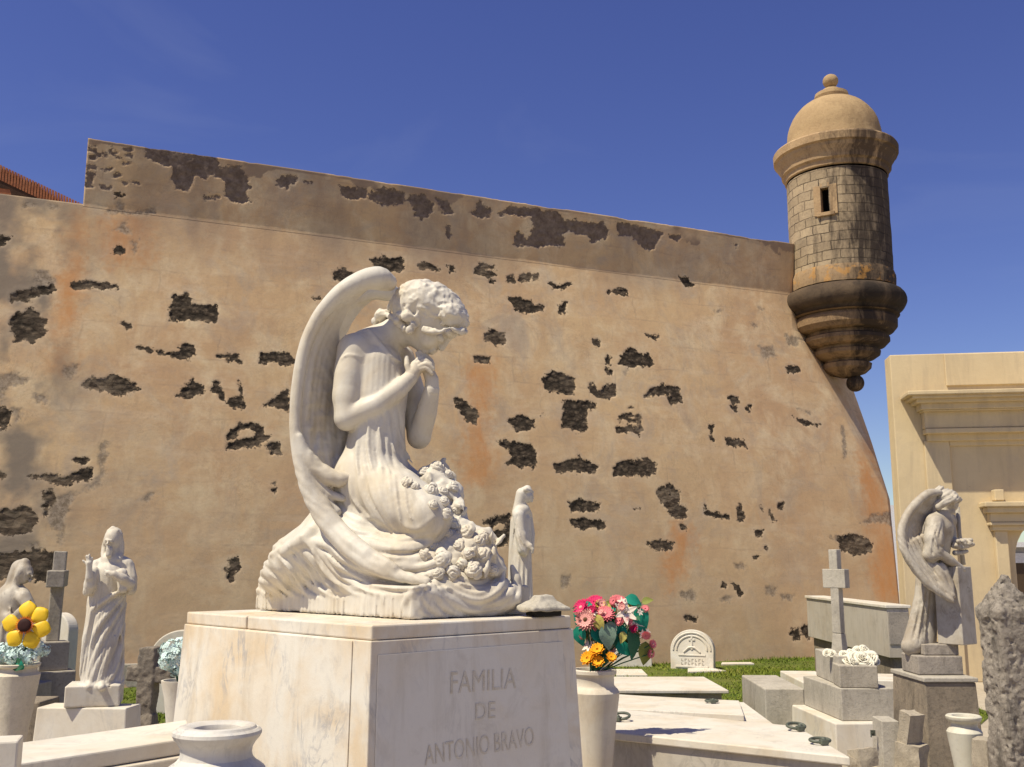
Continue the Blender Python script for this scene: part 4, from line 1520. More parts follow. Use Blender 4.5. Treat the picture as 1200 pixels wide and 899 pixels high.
for pts, r in (([(384, 606), (404, 634), (440, 645), (480, 646), (516, 634)], 2.6), ([(378, 618), (396, 650), (432, 668), (474, 668)], 2.6), ([(352, 628), (372, 650), (396, 682), (424, 692)], 3), ([(338, 640), (358, 660), (376, 690), (398, 696)], 3), ([(325, 650), (342, 668), (358, 692)], 3),
               ([(308, 664), (324, 676), (338, 693)], 2.6), ([(368, 640), (392, 668), (424, 686), (468, 692)], 3), ([(366, 648), (386, 676), (412, 692)], 2.4), ([(512, 672), (536, 690), (562, 696), (584, 682)], 2.8), ([(504, 684), (530, 706), (556, 717), (584, 714)], 2.6), ([(520, 664), (545, 680), (568, 680), (580, 664)], 2.4),
               ([(424, 556), (430, 582), (444, 606), (460, 622)], 2.2), ([(462, 556), (466, 590), (470, 612)], 1.8), ([(474, 572), (478, 598), (486, 614)], 1.6), ([(410, 560), (414, 584), (428, 602)], 2.4), ([(444, 500), (448, 530), (456, 552)], 2.2), ([(432, 490), (432, 525), (436, 550)], 2.2), ([(456, 498), (462, 528), (474, 548)], 2.2), ([(420, 505), (418, 535), (420, 556)], 2.2), ([(466, 500), (474, 526), (484, 544)], 2)):
    RG(pts, r, r, 0.007, 0.10 * r)
    RG([(a + 3.6, b + 2.4) for a, b in pts], r * .8, r * .8, 0.007, -0.45 * r, 16, 'sub')
# shoulders, neck
cv.chain([A(417, 411, -.125), A(440, 404, -.03), A(458, 405, .10)], [19 * P_, 21 * P_, 17 * P_], 0.03)
cv.chain([A(446, 404, .0), A(462, 392, .0), A(478, 382, .0)], [22 * P_, 19.5 * P_, 19 * P_], 0.025)
# near arm with short sleeve
cv.chain([A(415, 411, -.135), A(410, 440, -.155), A(407, 466, -.168)], [19 * P_, 18.5 * P_, 16.5 * P_], 0.018)
cv.chain([A(407, 462, -.168), A(407, 490, -.175)], [16 * P_, 14.5 * P_], 0.01)
cv.chain([A(407, 490, -.175), A(440, 476, -.150), A(466, 457, -.110), A(481, 443, -.075)], [14.3 * P_, 13.2 * P_, 11 * P_, 8.6 * P_], 0.008)
# far arm
cv.chain([A(470, 420, .13), A(486, 470, .11), A(491, 512, .06)], [16 * P_, 15.5 * P_, 13.5 * P_], 0.015)
cv.chain([A(491, 512, .06), A(500, 483, .02), A(506, 457, -.01)], [13.5 * P_, 12 * P_, 9 * P_], 0.008)
# neckline band, sleeve hem
RG([(432, 386), (444, 402), (458, 418), (470, 425)], 3.2, 3.2, 0.004, 0.6)
RG([(399, 421), (409, 416), (424, 419)], 1.6, 1.6, 0.004, 0.2)
cv.build('robed_figure', MT['statue'], angel)
del_cv = cv

# hands -------------------------------------------------------------
hv = Carve(np.minimum(A(466, 470, -.2), A(520, 405, .12)) - 0.02, np.maximum(A(466, 470, -.2), A(520, 405, .12)) + 0.02, 0.0032)
H = lambda x, y, w: A(x, y - 5, w)
hv.chain([H(480, 449, -.076), H(484, 442, -.066), H(487, 434, -.055)], [8.4 * P_, 8.2 * P_, 6.5 * P_], 0.006)
hv.chain([H(484, 442, -.066), H(492, 436, -.045)], [7 * P_, 5.5 * P_], 0.006)
hv.chain([H(506, 464, -.010), H(506, 450, -.014), H(501, 438, -.022)], [8.6 * P_, 7.8 * P_, 6.5 * P_], 0.006)
# near hand: thumb and four bent fingers laid over the other hand
hv.chain([H(480, 441, -.085), H(477, 433, -.088), H(476.5, 424, -.075)], np.array([3.6, 3.3, 2.6]) * P_, 0.003)
for i, (a, b, c_) in enumerate((((486, 431, -.060), (493, 424.5, -.055), (500, 427, -.045)), ((488, 433, -.062), (497, 427.5, -.062), (505, 432, -.050)),
                               ((489, 436, -.063), (500, 431.5, -.066), (507.5, 437.5, -.055)), ((489.5, 439, -.060), (499, 436, -.064), (506, 442.5, -.056)))):
    hv.chain(spline([H(*a), H(*b), H(*c_)], 7), np.array([3.3, 3.1, 2.4]) * P_ * (1.0 if i else 0.95), 0.002)
# far hand: fingers reaching up towards the mouth
for i, (a, b, c_) in enumerate((((498, 436, -.02), (492, 426, -.03), (489, 419, -.03)), ((501, 434, -.014), (496, 424, -.02), (492, 417, -.022)),
                               ((504, 435, -.006), (501, 425, -.010), (496, 419, -.012)), ((506, 439, .0), (506, 430, -.002), (502, 424, -.004)))):
    hv.chain(spline([H(*a), H(*b), H(*c_)], 7), np.array([3.3, 3.0, 2.3]) * P_, 0.002)
hv.build('clasped_hands', MT['statue'], angel)

# head ---------------------------------------------------------------
ang_h = R(48)
hx = nrm(A(520, 400, 0) - A(500, 372, 0))          # towards the face, in profile
HM = np.stack([hx, [0, 1, 0], nrm(np.cross(hx, [0, 1, 0]))], 1)
kv = Carve(A(440, 425, -.2) - [0.02, 0.02, 0.02], A(560, 325, .22) + [0.02, 0.02, 0.02], 0.0042)
kv.ell(A(503, 374, 0), (34 * P_, 26 * P_, 31 * P_), HM)
kv.chain([A(470, 390, 0), A(485, 380, 0)], [18 * P_, 18 * P_], 0.03)
# jaw, chin, cheek
kv.ell(A(503, 390, 0), (20 * P_, 17 * P_, 17 * P_), HM, 0.03)
kv.chain([A(489, 394, 0), A(496, 404, 0), A(499, 410, 0)], [14 * P_, 10 * P_, 7 * P_], 0.02)
kv.ell(A(502, 398, -.036), 10 * P_, None, 0.02)
kv.ell(A(502, 398, .036), 10 * P_, None, 0.02)
# brow, nose, lips
kv.chain([A(526, 389, -.04), A(530, 391, 0), A(526, 389, .04)], [5 * P_, 6 * P_, 5 * P_], 0.025)
kv.chain([A(526, 395, 0), A(522, 402, 0), A(517.5, 408, 0)], [3.0 * P_, 3.4 * P_, 3.9 * P_], 0.010)
kv.chain([A(508, 410, -.016), A(510, 411, 0), A(508, 410, .016)], [2.4 * P_, 2.8 * P_, 2.4 * P_], 0.005)
kv.chain([A(505, 412, -.014), A(506.5, 413.5, 0), A(505, 412, .014)], [2.4 * P_, 2.8 * P_, 2.4 * P_], 0.005)
# eye sockets and lowered lids
for w in (-.042, .042):
    kv.ell(A(520, 398.5, w), (5.5 * P_, 5.5 * P_, 4 * P_), HM, 0.014, 'sub')
    kv.ell(A(516, 396.5, w * 0.92), (5.2 * P_, 5 * P_, 4.0 * P_), HM, 0.006)
kv.build('head', MT['statue'], angel)
hv = Carve(A(428, 402, -.2) - [0.02, 0.02, 0.02], A(560, 318, .22) + [0.02, 0.02, 0.02], 0.0038)
hcap = np.stack([nrm(A(545, 384, 0) - A(465, 352, 0)), [0, 1, 0], nrm(np.cross(A(545, 384, 0) - A(465, 352, 0), [0, 1, 0]))], 1)
hv.ell(A(506, 361, 0), (40.5 * P_, 31 * P_, 29.5 * P_), hcap)
hv.ell(A(486, 366, 0), (24 * P_, 27 * P_, 22 * P_), hcap, 0.02)
hv.ell(A(532, 373, 0), (16 * P_, 25 * P_, 15 * P_), hcap, 0.02)
hv.chain([A(497, 386, -.085), A(512, 389, -.092), A(527, 385, -.080), A(541, 389, -.04)], [3.4 * P_, 2.8 * P_, 2.4 * P_, 2.6 * P_], 0.014)
hv.chain([A(541, 388, -.04), A(544, 389, .02), A(538, 388, .07)], [3.6 * P_, 4 * P_, 4 * P_], 0.01)
# coil at the nape and knot of curls
for (x, y, w, r) in ((447, 370, 0, 8.5), (440, 376, .01, 5), (455, 366, .0, 5), (462, 362, -.01, 5)):
    hv.ell(A(x, y, w), r * P_, None, 0.006)
for i in range(13):
    a = i / 13 * 2 * math.pi
    rr_ = 12 * (1 + 0.15 * math.sin(i * 2.4))
    hv.ell(A(478 + rr_ * math.cos(a), 372 + rr_ * 1.15 * math.sin(a), -.098 + 0.012 * math.sin(i * 1.7)), (4.6 + 1.2 * math.sin(i * 3.1)) * P_, None, 0.004)
hv.ell(A(478, 371, -.108), 7.5 * P_, None, 0.004)
hv.chain([A(458, 360, -.05), A(464, 349, -.055), A(474, 341, -.055), A(488, 336, -.045)], [5 * P_, 6 * P_, 6 * P_, 4 * P_], 0.012)
hv.chain([A(466, 362, -.075), A(472, 352, -.08), A(482, 350, -.085)], [4 * P_, 4.5 * P_, 3.5 * P_], 0.006)
hv.chain([A(452, 368, -.02), A(460, 372, -.05), A(468, 374, -.08)], [4 * P_, 4 * P_, 4 * P_], 0.006)


def waves(P):
    px, py = proj(P)
    u = (px - 470) * 0.90 + (py - 345) * 0.42
    v = -(px - 470) * 0.42 + (py - 345) * 0.90
    w = fbm(P * 13, 81, 2)
    m = np.clip((px - 486) / 6, 0, 1)
    k = np.sin(2 * math.pi * (v + 1.7 * np.sin(2 * math.pi * u / 21.0 + 5 * w) + 6 * w) / 8.5)
    cur = fbm(P * 52, 83, 2)
    cu2 = 0.5 - 2.2 * np.abs(fbm(P * 30 + 0.4 * np.stack([w, w, w], 1), 85, 2))
    return -m * (0.0016 * k + 0.0022 * cur + 0.0062 * cu2) - (1 - m) * (0.004 * cur + 0.006 * cu2)


hv.ell(A(531, 398, 0), (18 * P_, 21 * P_, 12 * P_), hcap, 0.006, 'sub')
hv.band(waves, 0.03)
hv.build('hair', MT['statue'], angel)

# wings ----------------------------------------------------------------
SP = [(455, 331), (440, 326), (420, 331), (396, 346), (372, 374), (357, 408), (349, 450), (346, 490), (348, 525), (354, 552), (366, 586), (390, 624), (420, 653), (455, 671), (500, 682)]
SPq = spline(SP, 70)


def spd(i): return SPq[min(max(i, 0), 69)]


def wing(name, woff_, shrink, h):
    """near wing when shrink = 0; the far one is drawn in a little so it stays behind"""
    yb = BC[1] - 0.1
    lo_ = np.array([at(330, 500, yb)[0] - .05, yb - 0.75 + min(woff_, 0), zs_top + 0.05])
    hi_ = np.array([at(510, 500, yb)[0] + .05, yb + 0.45 + max(woff_, 0), at(440, 300, yb)[2] + .03])
    wv = Carve(lo_, hi_, h)
    W = lambda x, y, w: A(x + shrink * (1 if y > 400 else 0.4), y + (shrink if y < 400 else 0), w + woff_)
    t = np.linspace(0, 1, 70)
    wsp = np.interp(t, [0, 0.08, 0.2, 0.45, 0.62, 0.8, 1], [-.10, -.17, -.25, -.29, -.29, -.29, -.30])
    rsp = np.interp(t, [0, .05, .14, .3, .5, .62, .75, .9, 1], [10, 14, 11.5, 7.5, 6.5, 7, 9, 8, 5])
    spine = []
    for i in range(70):
        q_ = W(*SPq[i], wsp[i])
        if i > 40 and shrink == 0:
            h_ = del_cv.hit(*SPq[i])
            if h_ is not None and h_[1] - 0.012 < q_[1]: q_ = at(SPq[i][0], SPq[i][1], h_[1] - 0.010)
        spine.append(q_)
    spine = np.array(spine)
    yk = np.convolve(np.pad(spine[:, 1], 3, mode='edge'), np.ones(7) / 7, 'valid')
    if shrink == 0: spine = np.array([at(SPq[i][0], SPq[i][1], yk[i]) for i in range(70)])
    wv.chain(spine, rsp * P_)
    # shell of long feathers, hollow towards the body
    for j in range(1, 11):
        off = 4.5 + j * 6.2
        n0 = int(4 + j * 2.3)
        n1 = int(51 - j * 0.8)
        pts, rad = [], []
        for i in range(n0, n1):
            p, q = spd(i), spd(i + 1)
            d = nrm(np.array([q[0] - p[0], q[1] - p[1]]))
            nn = np.array([d[1], -d[0]]) * -1
            if nn[0] < 0: nn = -nn
            s_ = (i - n0) / max(n1 - n0, 1)
            sw = min(1, 0.35 + 2.2 * s_)
            o2_ = min(off * sw, float(np.interp(i, [0, 4, 14, 20, 26, 32], [6, 9, 13, 22, 44, 90])))
            pts.append(W(p[0] + nn[0] * o2_, p[1] + nn[1] * o2_, wsp[i] + 0.040 * j ** 0.85 * sw + 0.012))
            rad.append((6.6 if s_ > .1 else 5.6) * P_)
        if len(pts) > 3: wv.chain(pts, rad, 0.009)
    # curled lower rim and feather tips
    rim = [(351, 512), (357, 532), (368, 548), (384, 558), (398, 562), (410, 560)]
    wv.chain([W(*p, -.30 + 0.020 * i) for i, p in enumerate(rim)], np.array([4, 8, 10, 10, 9, 6]) * P_, 0.010)
    for k, pts in enumerate(([(358, 545), (370, 566), (386, 580), (402, 584)], [(360, 556), (374, 584), (394, 600)], [(362, 568), (380, 604), (402, 622)])):
        wv.chain([W(*p, -.27 + .02 * i + .012 * k) for i, p in enumerate(pts)], np.array([6, 7, 6, 4][:len(pts)]) * P_, 0.008)
    band = []
    for (x, y) in spline([(355, 552), (372, 588), (398, 624), (428, 648), (462, 666)], 18):
        h_ = del_cv.hit(x, y) if shrink == 0 else None
        q_ = W(x, y, -.27)
        if h_ is not None and h_[1] - .008 < q_[1]: q_ = at(x, y, h_[1] - .006)
        band.append(q_)
    wv.chain(band, np.interp(np.linspace(0, 1, 18), [0, .3, .7, 1], [8, 11, 10, 5]) * P_, 0.012)

    def fe(P):
        px, py = proj(P)
        i = np.clip((py - 330) / 4, 0, 1)
        wv_ = fbm(P * 9, 91 + int(shrink), 3)
        qx = px + 0.15 * py
        m = np.clip((py - 440) / 60, 0.25, 1)
        sc = np.sin(2 * math.pi * (py * 0.55 + px * 0.35 + 9 * wv_) / 17.0)
        inner = np.clip((px - np.interp(py, SPq[:45, 1], SPq[:45, 0]) - 10) / 6, 0, 1)
        lowm = np.clip((552 - py) / 14, 0, 1)
        tail = (1 - lowm) * 0.0030 * (np.abs(np.sin(math.pi * (px * 0.62 - py * 0.72 + 5 * wv_) / 9.0)) - .6)
        row = np.floor(py / 14.0)
        fx = np.mod((px + 6.5 * np.mod(row, 2) + 3 * wv_) / 13.0, 1) - .5
        fy = np.mod(py / 14.0, 1)
        scal = np.clip((fy - .62 + 1.5 * fx * fx) / .12, 0, 1) * np.clip((1.02 - fy) / .08, 0, 1)
        sm_ = inner * lowm * np.clip((py - 395) / 50, 0, 1)
        tail = tail + sm_ * 0.0020 * scal
        return lowm * m * inner * (0.002 * np.sin(2 * math.pi * (qx + 4 * wv_) / 12.0) + 0.003 * sc) - tail + 0.0012 * fbm(P * 30, 93, 2)
    wv.band(fe, 0.03)
    return wv.build(name, MT['statue'], angel)


wing('wing', 0.0, 0.0, 0.0055)
wing('wing', 0.42, 13.0, 0.008)


# flowers ----------------------------------------------------------------
def rose_mesh(name, mat, seed=0, rings=4, wild=0.0):
    rg = random.Random(seed)
    V, F = [], []
    for ring, (n, rad, hgt, lean) in enumerate(((3, 0.22, 0.62, 0.02), (4, 0.42, 0.62, 0.10), (5, 0.66, 0.52, 0.26), (6, 0.92, 0.36, 0.46))[:rings]):
        a0 = rg.random() * 6
        for k in range(n):
            th_ = a0 + k * 2 * math.pi / n + rg.uniform(-.15, .15)
            half = math.pi / n * 1.35
            wl = 1 + wild * rg.uniform(-1, 1)
            wz = wild * rg.uniform(-.8, .8)
            wt = wild * rg.uniform(-1.2, 1.2)
            b = len(V)
            m, q = 7, 6
            for i in range(m):
                for j_ in range(q):
                    u = i / (m - 1) * 2 - 1
                    v = j_ / (q - 1)
                    edge = 1 - 0.35 * abs(u) ** 2.5
                    r = rad * (0.25 + 0.75 * math.sin(v * math.pi / 2 * 0.95)) + lean * v ** 3
                    z = -0.35 + (hgt + 0.35) * v * edge - 0.10 * (v > 0.9) * ring
                    t = th_ + u * half * (0.55 + 0.45 * v)
                    V.append((r * wl * math.cos(t), r * wl * math.sin(t), z * (1 + wz) + wt * u * .4 * v))
            for i in range(m - 1):
                for j_ in range(q - 1):
                    F.append((b + i * q + j_, b + (i + 1) * q + j_, b + (i + 1) * q + j_ + 1, b + i * q + j_ + 1))
    me = bpy.data.meshes.new(name)
    me.from_pydata(V, [], F)
    me.polygons.foreach_set('use_smooth', np.ones(len(me.polygons), bool))
    me.materials.append(mat)
    return me


def put_mesh(name, me, pos, direction, scale, parent, spin=0.0, solid=0.06):
    o = bpy.data.objects.new(name, me)
    o.parent = parent
    o.location = Vector([float(x) for x in (np.asarray(pos) - origin(parent))])
    q = Vector([float(x) for x in direction]).to_track_quat('Z', 'Y')
    o.rotation_mode = 'QUATERNION'
    from mathutils import Quaternion
    o.rotation_quaternion = q @ Quaternion((0, 0, 1), spin)
    o.scale = (scale,) * 3
    if solid:
        s_ = o.modifiers.new('thick', 'SOLIDIFY')
        s_.thickness = solid
        s_.offset = 0
    C.objects.link(o)
    return o


gv = Carve(A(490, 705, -.3) - .03, A(620, 530, .2) + .03, 0.006)
gv.f[:] = 1
for (x, y, w, r) in ((508, 565, .03, 20), (522, 580, .02, 20), (530, 605, .0, 17), (540, 630, -.03, 22), (520, 645, -.10, 22), (560, 640, -.03, 22), (555, 664, -.08, 25), (575, 668, -.02, 18), (530, 660, -.14, 20), (545, 645, -.10, 20)):
    gv.ell(A(x, y, w), r * P_, None, 0.03)
for i in range(22):
    x_, y_ = RNG.uniform(496, 540), RNG.uniform(545, 622)
    if i > 13: x_, y_ = RNG.uniform(495, 590), RNG.uniform(630, 680)
    h_ = gv.hit(x_, y_)
    if h_ is None: continue
    d_ = nrm(RNG.normal(0, 1, 3) + np.array([0.3, -.6, -.9]))
    n_ = nrm(np.cross(d_, RNG.normal(0, 1, 3)))
    gv.ell(h_, (14 * P_, 5.5 * P_, 2.2 * P_), np.stack([d_, np.cross(n_, d_), n_], 1), 0.003)
gv.band(lambda P: 0.016 * fbm(P * 24, 101, 3), 0.05)
gv.build('flower_mound', MT['statue'], angel)
def carved_rose(c_, ax, r, seed):
    rg = random.Random(seed)
    ax = nrm(ax)
    x_ = nrm(np.cross(ax, [0.3, 0.2, 1.0]))
    y_ = np.cross(ax, x_)
    M = np.stack([x_, y_, ax], 1)
    q = Carve(c_ - r * 1.9, c_ + r * 1.9, max(r / 9.0, 0.0028))
    q.ell(c_, (r * .80, r * .80, r * .72), M, 0)
    n_ = rg.choice((4, 5, 5, 6))
    a0 = rg.random() * 6
    for k in range(n_):
        a = a0 + k * 2 * math.pi / n_ + rg.uniform(-.25, .25)
        d = x_ * math.cos(a) + y_ * math.sin(a)
        up = rg.uniform(-.25, .30)
        tilt = nrm(ax * rg.uniform(.5, 1.0) + d * .6)
        T = np.stack([np.cross(tilt, nrm(np.cross(tilt, d))), nrm(np.cross(tilt, d)), tilt], 1)
        q.ell(c_ + d * r * rg.uniform(.62, .82) + ax * r * up, (r * rg.uniform(.40, .55), r * rg.uniform(.45, .62), r * .20), T, r * .12)
    hand = rg.choice((-1, 1))
    ph = rg.random() * 6

    def petals(P):
        D = P - c_
        a, b, z = D @ x_, D @ y_, D @ ax
        rho = np.hypot(a, b) / r
        th = np.arctan2(b, a)
        w = rho * 2.5 + hand * th / (2 * math.pi) + .22 * np.sin(2 * th + ph) + .12 * np.sin(5 * th + 2 * ph)
        m = np.clip((1.02 - rho) / .2, 0, 1) * np.clip((z / r + .25) / .3, 0, 1)
        return -m * r * .20 * (np.abs(np.sin(math.pi * w)) - .62)
    q.band(petals, r * .5)
    q.build('rose', MT['statue'], angel, 1)


rs = [(498, 552, 9), (512, 548, 9.5), (476, 566, 7), (486, 570, 7.5), (524, 556, 8), (505, 575, 9), (519, 577, 10), (531, 570, 8), (508, 592, 8.5), (523, 601, 10), (534, 598, 7.5), (530, 616, 9), (520, 588, 8),
      (497, 650, 8.5), (507, 641, 8.5), (518, 657, 11), (525, 626, 9), (546, 624, 12.5), (537, 640, 9), (560, 634, 9), (541, 662, 10), (555, 668, 9), (565, 650, 10), (577, 668, 9.5), (531, 672, 8), (566, 630, 8.5), (513, 672, 7), (549, 648, 8)]
for i, (x, y, r) in enumerate(rs):
    ha, hb3 = gv.hit(x, y), del_cv.hit(x, y)
    h_ = ha if hb3 is None else hb3 if ha is None else (ha if ha[1] < hb3[1] else hb3)
    if h_ is None: h_ = A(x, y, -.03)
    ce = A(535, 640, 0.06) if y > 610 else A(508, 590, .08)
    dr = nrm(nrm(h_ - ce) + np.array([-0.1, -0.45, 0.45]) + RNG.normal(0, .42, 3))
    carved_rose(h_, dr, r * P_ * RNG.uniform(.72, 1.1), i)
mleaf = None
# ================================================================== helpers for placed stones
def b3(mb, Np, Lp, Rp, ztop, zbot, taper=0.0, square=True):
    """block from three top corners seen in the photograph (near, left, right) and its heights"""
    n, l, r = atz(*Np, ztop), atz(*Lp, ztop), atz(*Rp, ztop)
    if square:
        u = nrm(l - n)
        w = np.array([u[1], -u[0], 0])
        if w @ (r - n) < 0: w = -w
        r = n + w * max((r - n) @ w, 0.05)
    q = quad(n, l, r)
    a = (q[1] - q[0])[0] * (q[3] - q[0])[1] - (q[1] - q[0])[1] * (q[3] - q[0])[0]
    if a < 0: q = [q[0], q[3], q[2], q[1]]
    bt = [np.array([p[0], p[1], zbot]) for p in inset(q, -taper)]
    mb.hexa(bt, q)
    return q


def rotz(a):
    c, s_ = math.cos(a), math.sin(a)
    return np.array([[c, -s_, 0], [s_, c, 0], [0, 0, 1]])


def stone_thing(name, label, cat, mat, loc, make, bevel=0.008, group=None, **kw):
    mb = MB()
    make(mb)
    o = link_mesh(name, mb.V, mb.F, mat, None, bevel=bevel, loc=loc, **kw)
    return tag(o, label, cat, group)


def rough_up(o, cuts, amp, sc, seed=0):
    """dice the faces and knock them about, so that an edge is not ruler straight"""
    bm = bmesh.new()
    bm.from_mesh(o.data)
    bmesh.ops.remove_doubles(bm, verts=bm.verts, dist=0.0004)
    bmesh.ops.subdivide_edges(bm, edges=bm.edges, cuts=cuts, use_grid_fill=True)
    bm.normal_update()
    P = np.array([v.co[:] for v in bm.verts]) + origin(o)
    N = np.array([v.normal[:] for v in bm.verts])
    d = amp * (fbm(P * sc, 200 + seed, 4))
    for v, n_, k in zip(bm.verts, N, d):
        v.co += Vector([float(x) for x in n_ * k])
    bm.to_mesh(o.data)
    bm.free()
    o.data.polygons.foreach_set('use_smooth', np.ones(len(o.data.polygons), bool))
    try: o.data.set_sharp_from_angle(angle=R(50))
    except Exception: pass
    for m_ in list(o.modifiers): o.modifiers.remove(m_)


class Fig:
    """a carved figure: points are read off the photograph, w is metres behind its mid plane"""
    def __init__(s, Y, x0, y0, x1, y1, deep, h):
        s.Y, s.p = Y, Y / FPX
        lo = np.minimum(at(x0, y1, Y), at(x1, y0, Y)) - [0.03, deep, 0.0]
        hi = np.maximum(at(x0, y1, Y), at(x1, y0, Y)) + [0.03, deep, 0.03]
        s.cv = Carve(lo, hi, h)

    def A(s, x, y, w=0.0): return at(x, y, s.Y + w)

    def ch(s, pts, r, k=0.02, n=0, op='add'):
        P = np.array([s.A(*p) for p in pts])
        if n: P = spline(P, n)
        s.cv.chain(P, np.asarray(r, float) * s.p, k, op)

    def el(s, p, r, k=0.01, op='add', M=None):
        s.cv.ell(s.A(*p), np.asarray(r, float) * s.p, M, k, op)

    def rg(s, pts, r, k=0.008, sink=0.25, op='add', n=12):
        a = np.interp(np.linspace(0, 1, n), [0, .3, .75, 1], [.4 * r, r, r, .4 * r]) * s.p
        s.cv.ridge(pts, a, k, sink * r * s.p, n, op)

    def folds(s, fn, w=0.03):
        def g_(P):
            px, py = proj(P)
            return fn(px, py, P)
        s.cv.band(g_, w)

    def done(s, name, mat, root): return s.cv.build(name, mat, root)


def face(F, x, y, w, r, fx, fz, mat_k=0.006):
    """nose, brow, lips and sockets on a head of radius r px facing fx (picture right +) and fz (towards the camera +)"""
    p = lambda a, b, c: (x + r * (a * fx + c * fz_perp), y + r * b, w + F.p * r * (-a * fz + c * fx))
    fz_perp = 0.0
    sd = np.array([-fz, 0, 0])
    def q(a, b, c):           # a forward, b down, c sideways
        return (x + r * (a * fx - c * fz), y + r * b, w - F.p * r * (a * fz + c * fx))
    F.ch([q(.93, -.05, 0), q(1.10, .18, 0), q(1.18, .30, 0)], np.array([.10, .13, .16]) * r, .12 * r * F.p)
    F.ch([q(.84, -.15, -.42), q(.95, -.17, 0), q(.84, -.15, .42)], np.array([.13, .15, .13]) * r, .2 * r * F.p)
    for c in (-.36, .36):
        F.el(q(.93, .06, c), [.2 * r, .2 * r, .13 * r], .1 * r * F.p, 'sub')
        F.el(q(.80, .06, c), [.16 * r] * 3, .05 * r * F.p)
    F.ch([q(.95, .56, -.16), q(1.0, .57, 0), q(.95, .56, .16)], np.array([.07, .09, .07]) * r, .05 * r * F.p)
    F.ch([q(.94, .68, -.12), q(.97, .69, 0), q(.94, .68, .12)], np.array([.08, .09, .08]) * r, .05 * r * F.p)
    F.el(q(.82, .92, 0), [.22 * r] * 3, .2 * r * F.p)


# ================================================================== ROBED BEARDED FIGURE (left)
JY = 6.3
zj = atz(148, 830, 0.72)[2]
mbj = MB()
zJ = at(148, 830, JY)[2]
loc = at(100, 850, JY + .2) * [1, 1, 0]
pj = empty('statue_pedestal', loc, 'plain white marble block pedestal carrying the bearded robed statue', 'pedestal')
b3(mbj, (148, 830), (43, 829), (172, 824.5), zJ, -0.02, 0.03)
mbj.build('pedestal_block', MT['slab'], pj, bevel=0.008)
JS = JY + 0.17
F = Fig(JS, 68, 612, 168, 832, 0.30, 0.02)
zb_ = zJ + 0.0015
F.cv.lo[2] = min(F.cv.lo[2], zb_)
F = Fig(JS, 68, 612, 168, proj(np.array([at(110, 800, JS)[0], JS, zb_]))[1], 0.30, 0.0052)
jes = empty('robed_statue', at(112, 815, JS) * [1, 1, 0] + [0, 0, zJ], 'white statue of a bearded long haired robed man with right hand raised', 'statue')
M45 = rotz(R(28))
cb_ = (atz(76, 811, zJ + .1) + atz(146, 807, zJ + .1)) / 2
F.cv.box(np.array([F.A(111, 815)[0], JS, zb_ + .062]), (0.155, 0.145, 0.062), rotz(R(16)), 0.006)
F.ch([(120, 800), (120, 745), (123, 705), (129, 675), (131, 658)], [22, 19.5, 19, 18.5, 11], .03)
F.ch([(113, 802, -.03), (112, 750, -.03), (117, 715, -.02)], [15, 14, 10], .03)
F.ch([(133, 800, .04), (134, 745, .04), (136, 700, .03)], [10, 11, 11], .03)
F.ch([(115, 664, .0), (131, 656, .01), (147, 662, .02)], [7.5, 9.5, 8.5], .02)
F.ch([(132, 657, -.01), (132, 645, -.01)], [7, 6], .01)
# raised arm with hanging sleeve
F.ch([(113, 664, -.02), (106, 685, -.08), (104, 692, -.10)], [8, 7.5, 6], .012)
F.ch([(104, 692, -.10), (104.5, 677, -.14), (104.5, 666, -.15)], [5, 4.2, 3.2], .008)
F.ch([(110, 670, -.09), (106, 686, -.11), (101, 695, -.11)], [6, 7, 3.5], .012)
F.ch([(104.5, 666, -.15), (104.5, 660, -.155)], [3.2, 3.8], .006)
for a, b in (((102.5, 658, -.16), (101.5, 651.5, -.165)), ((104.5, 657, -.16), (104.8, 650, -.165)), ((106.5, 658, -.155), (108, 654, -.158)), ((101, 660, -.155), (97.5, 657, -.16)), ((107, 660, -.15), (108.5, 656.5, -.15))):
    F.ch([a, b], [1.6, 1.25], .003)
# other arm across the chest under a heavy sleeve cut straight at the hem
F.ch([(149, 664, .02), (152.5, 678, .0), (152.5, 690, -.01)], [8, 8, 7.5], .012)
F.ch([(143, 672, -.07), (144, 690, -.08)], [6, 5.5], .015)
F.ch([(152, 684, -.06), (143, 678, -.12), (133, 673, -.15)], [6, 5.4, 4.2], .010)
F.ch([(133, 673, -.15), (127, 671, -.155)], [3.8, 3], .004)
for k in range(4): F.ch([(128, 669 + 1.9 * k, -.157), (122.5, 668.5 + 1.9 * k, -.145)], [1.3, 1.0], .002)
F.cv.box(F.A(147, 704, -.05), (.085, .12, .030), None, .004, .0, 'sub') if False else None
# head, hair, beard
F.el((132, 632.5, -.01), [8.8, 9.6, 13])
face(F, 130.4, 634.5, -.03, 9.4, -.40, .92)
F.ch([(128, 645, -.062), (127.4, 650, -.066), (128, 654, -.05)], [4.0, 3.4, 1.6], .007)
F.ch([(124.5, 630, -.01), (122.2, 640, .005), (121.4, 649, -.01), (121, 654, -.03)], [2.4, 3.0, 3.2, 2.2], .005)
F.ch([(139.5, 627, .0), (141.5, 638, .015), (141, 648, .01), (139, 656, -.025)], [3.6, 4.2, 4.2, 3.0], .005)
F.ch([(125, 628, -.02), (127.5, 622.5, -.02), (132, 619.5, -.01)], [1.8, 2.4, 3.0], .006)
F.ch([(139, 628, -.012), (137, 622.5, -.018), (132.5, 619.5, -.01)], [2.4, 3.0, 3.0], .006)
F.el((134, 629.5, .03), [9.6, 9.6, 11.5], .012)
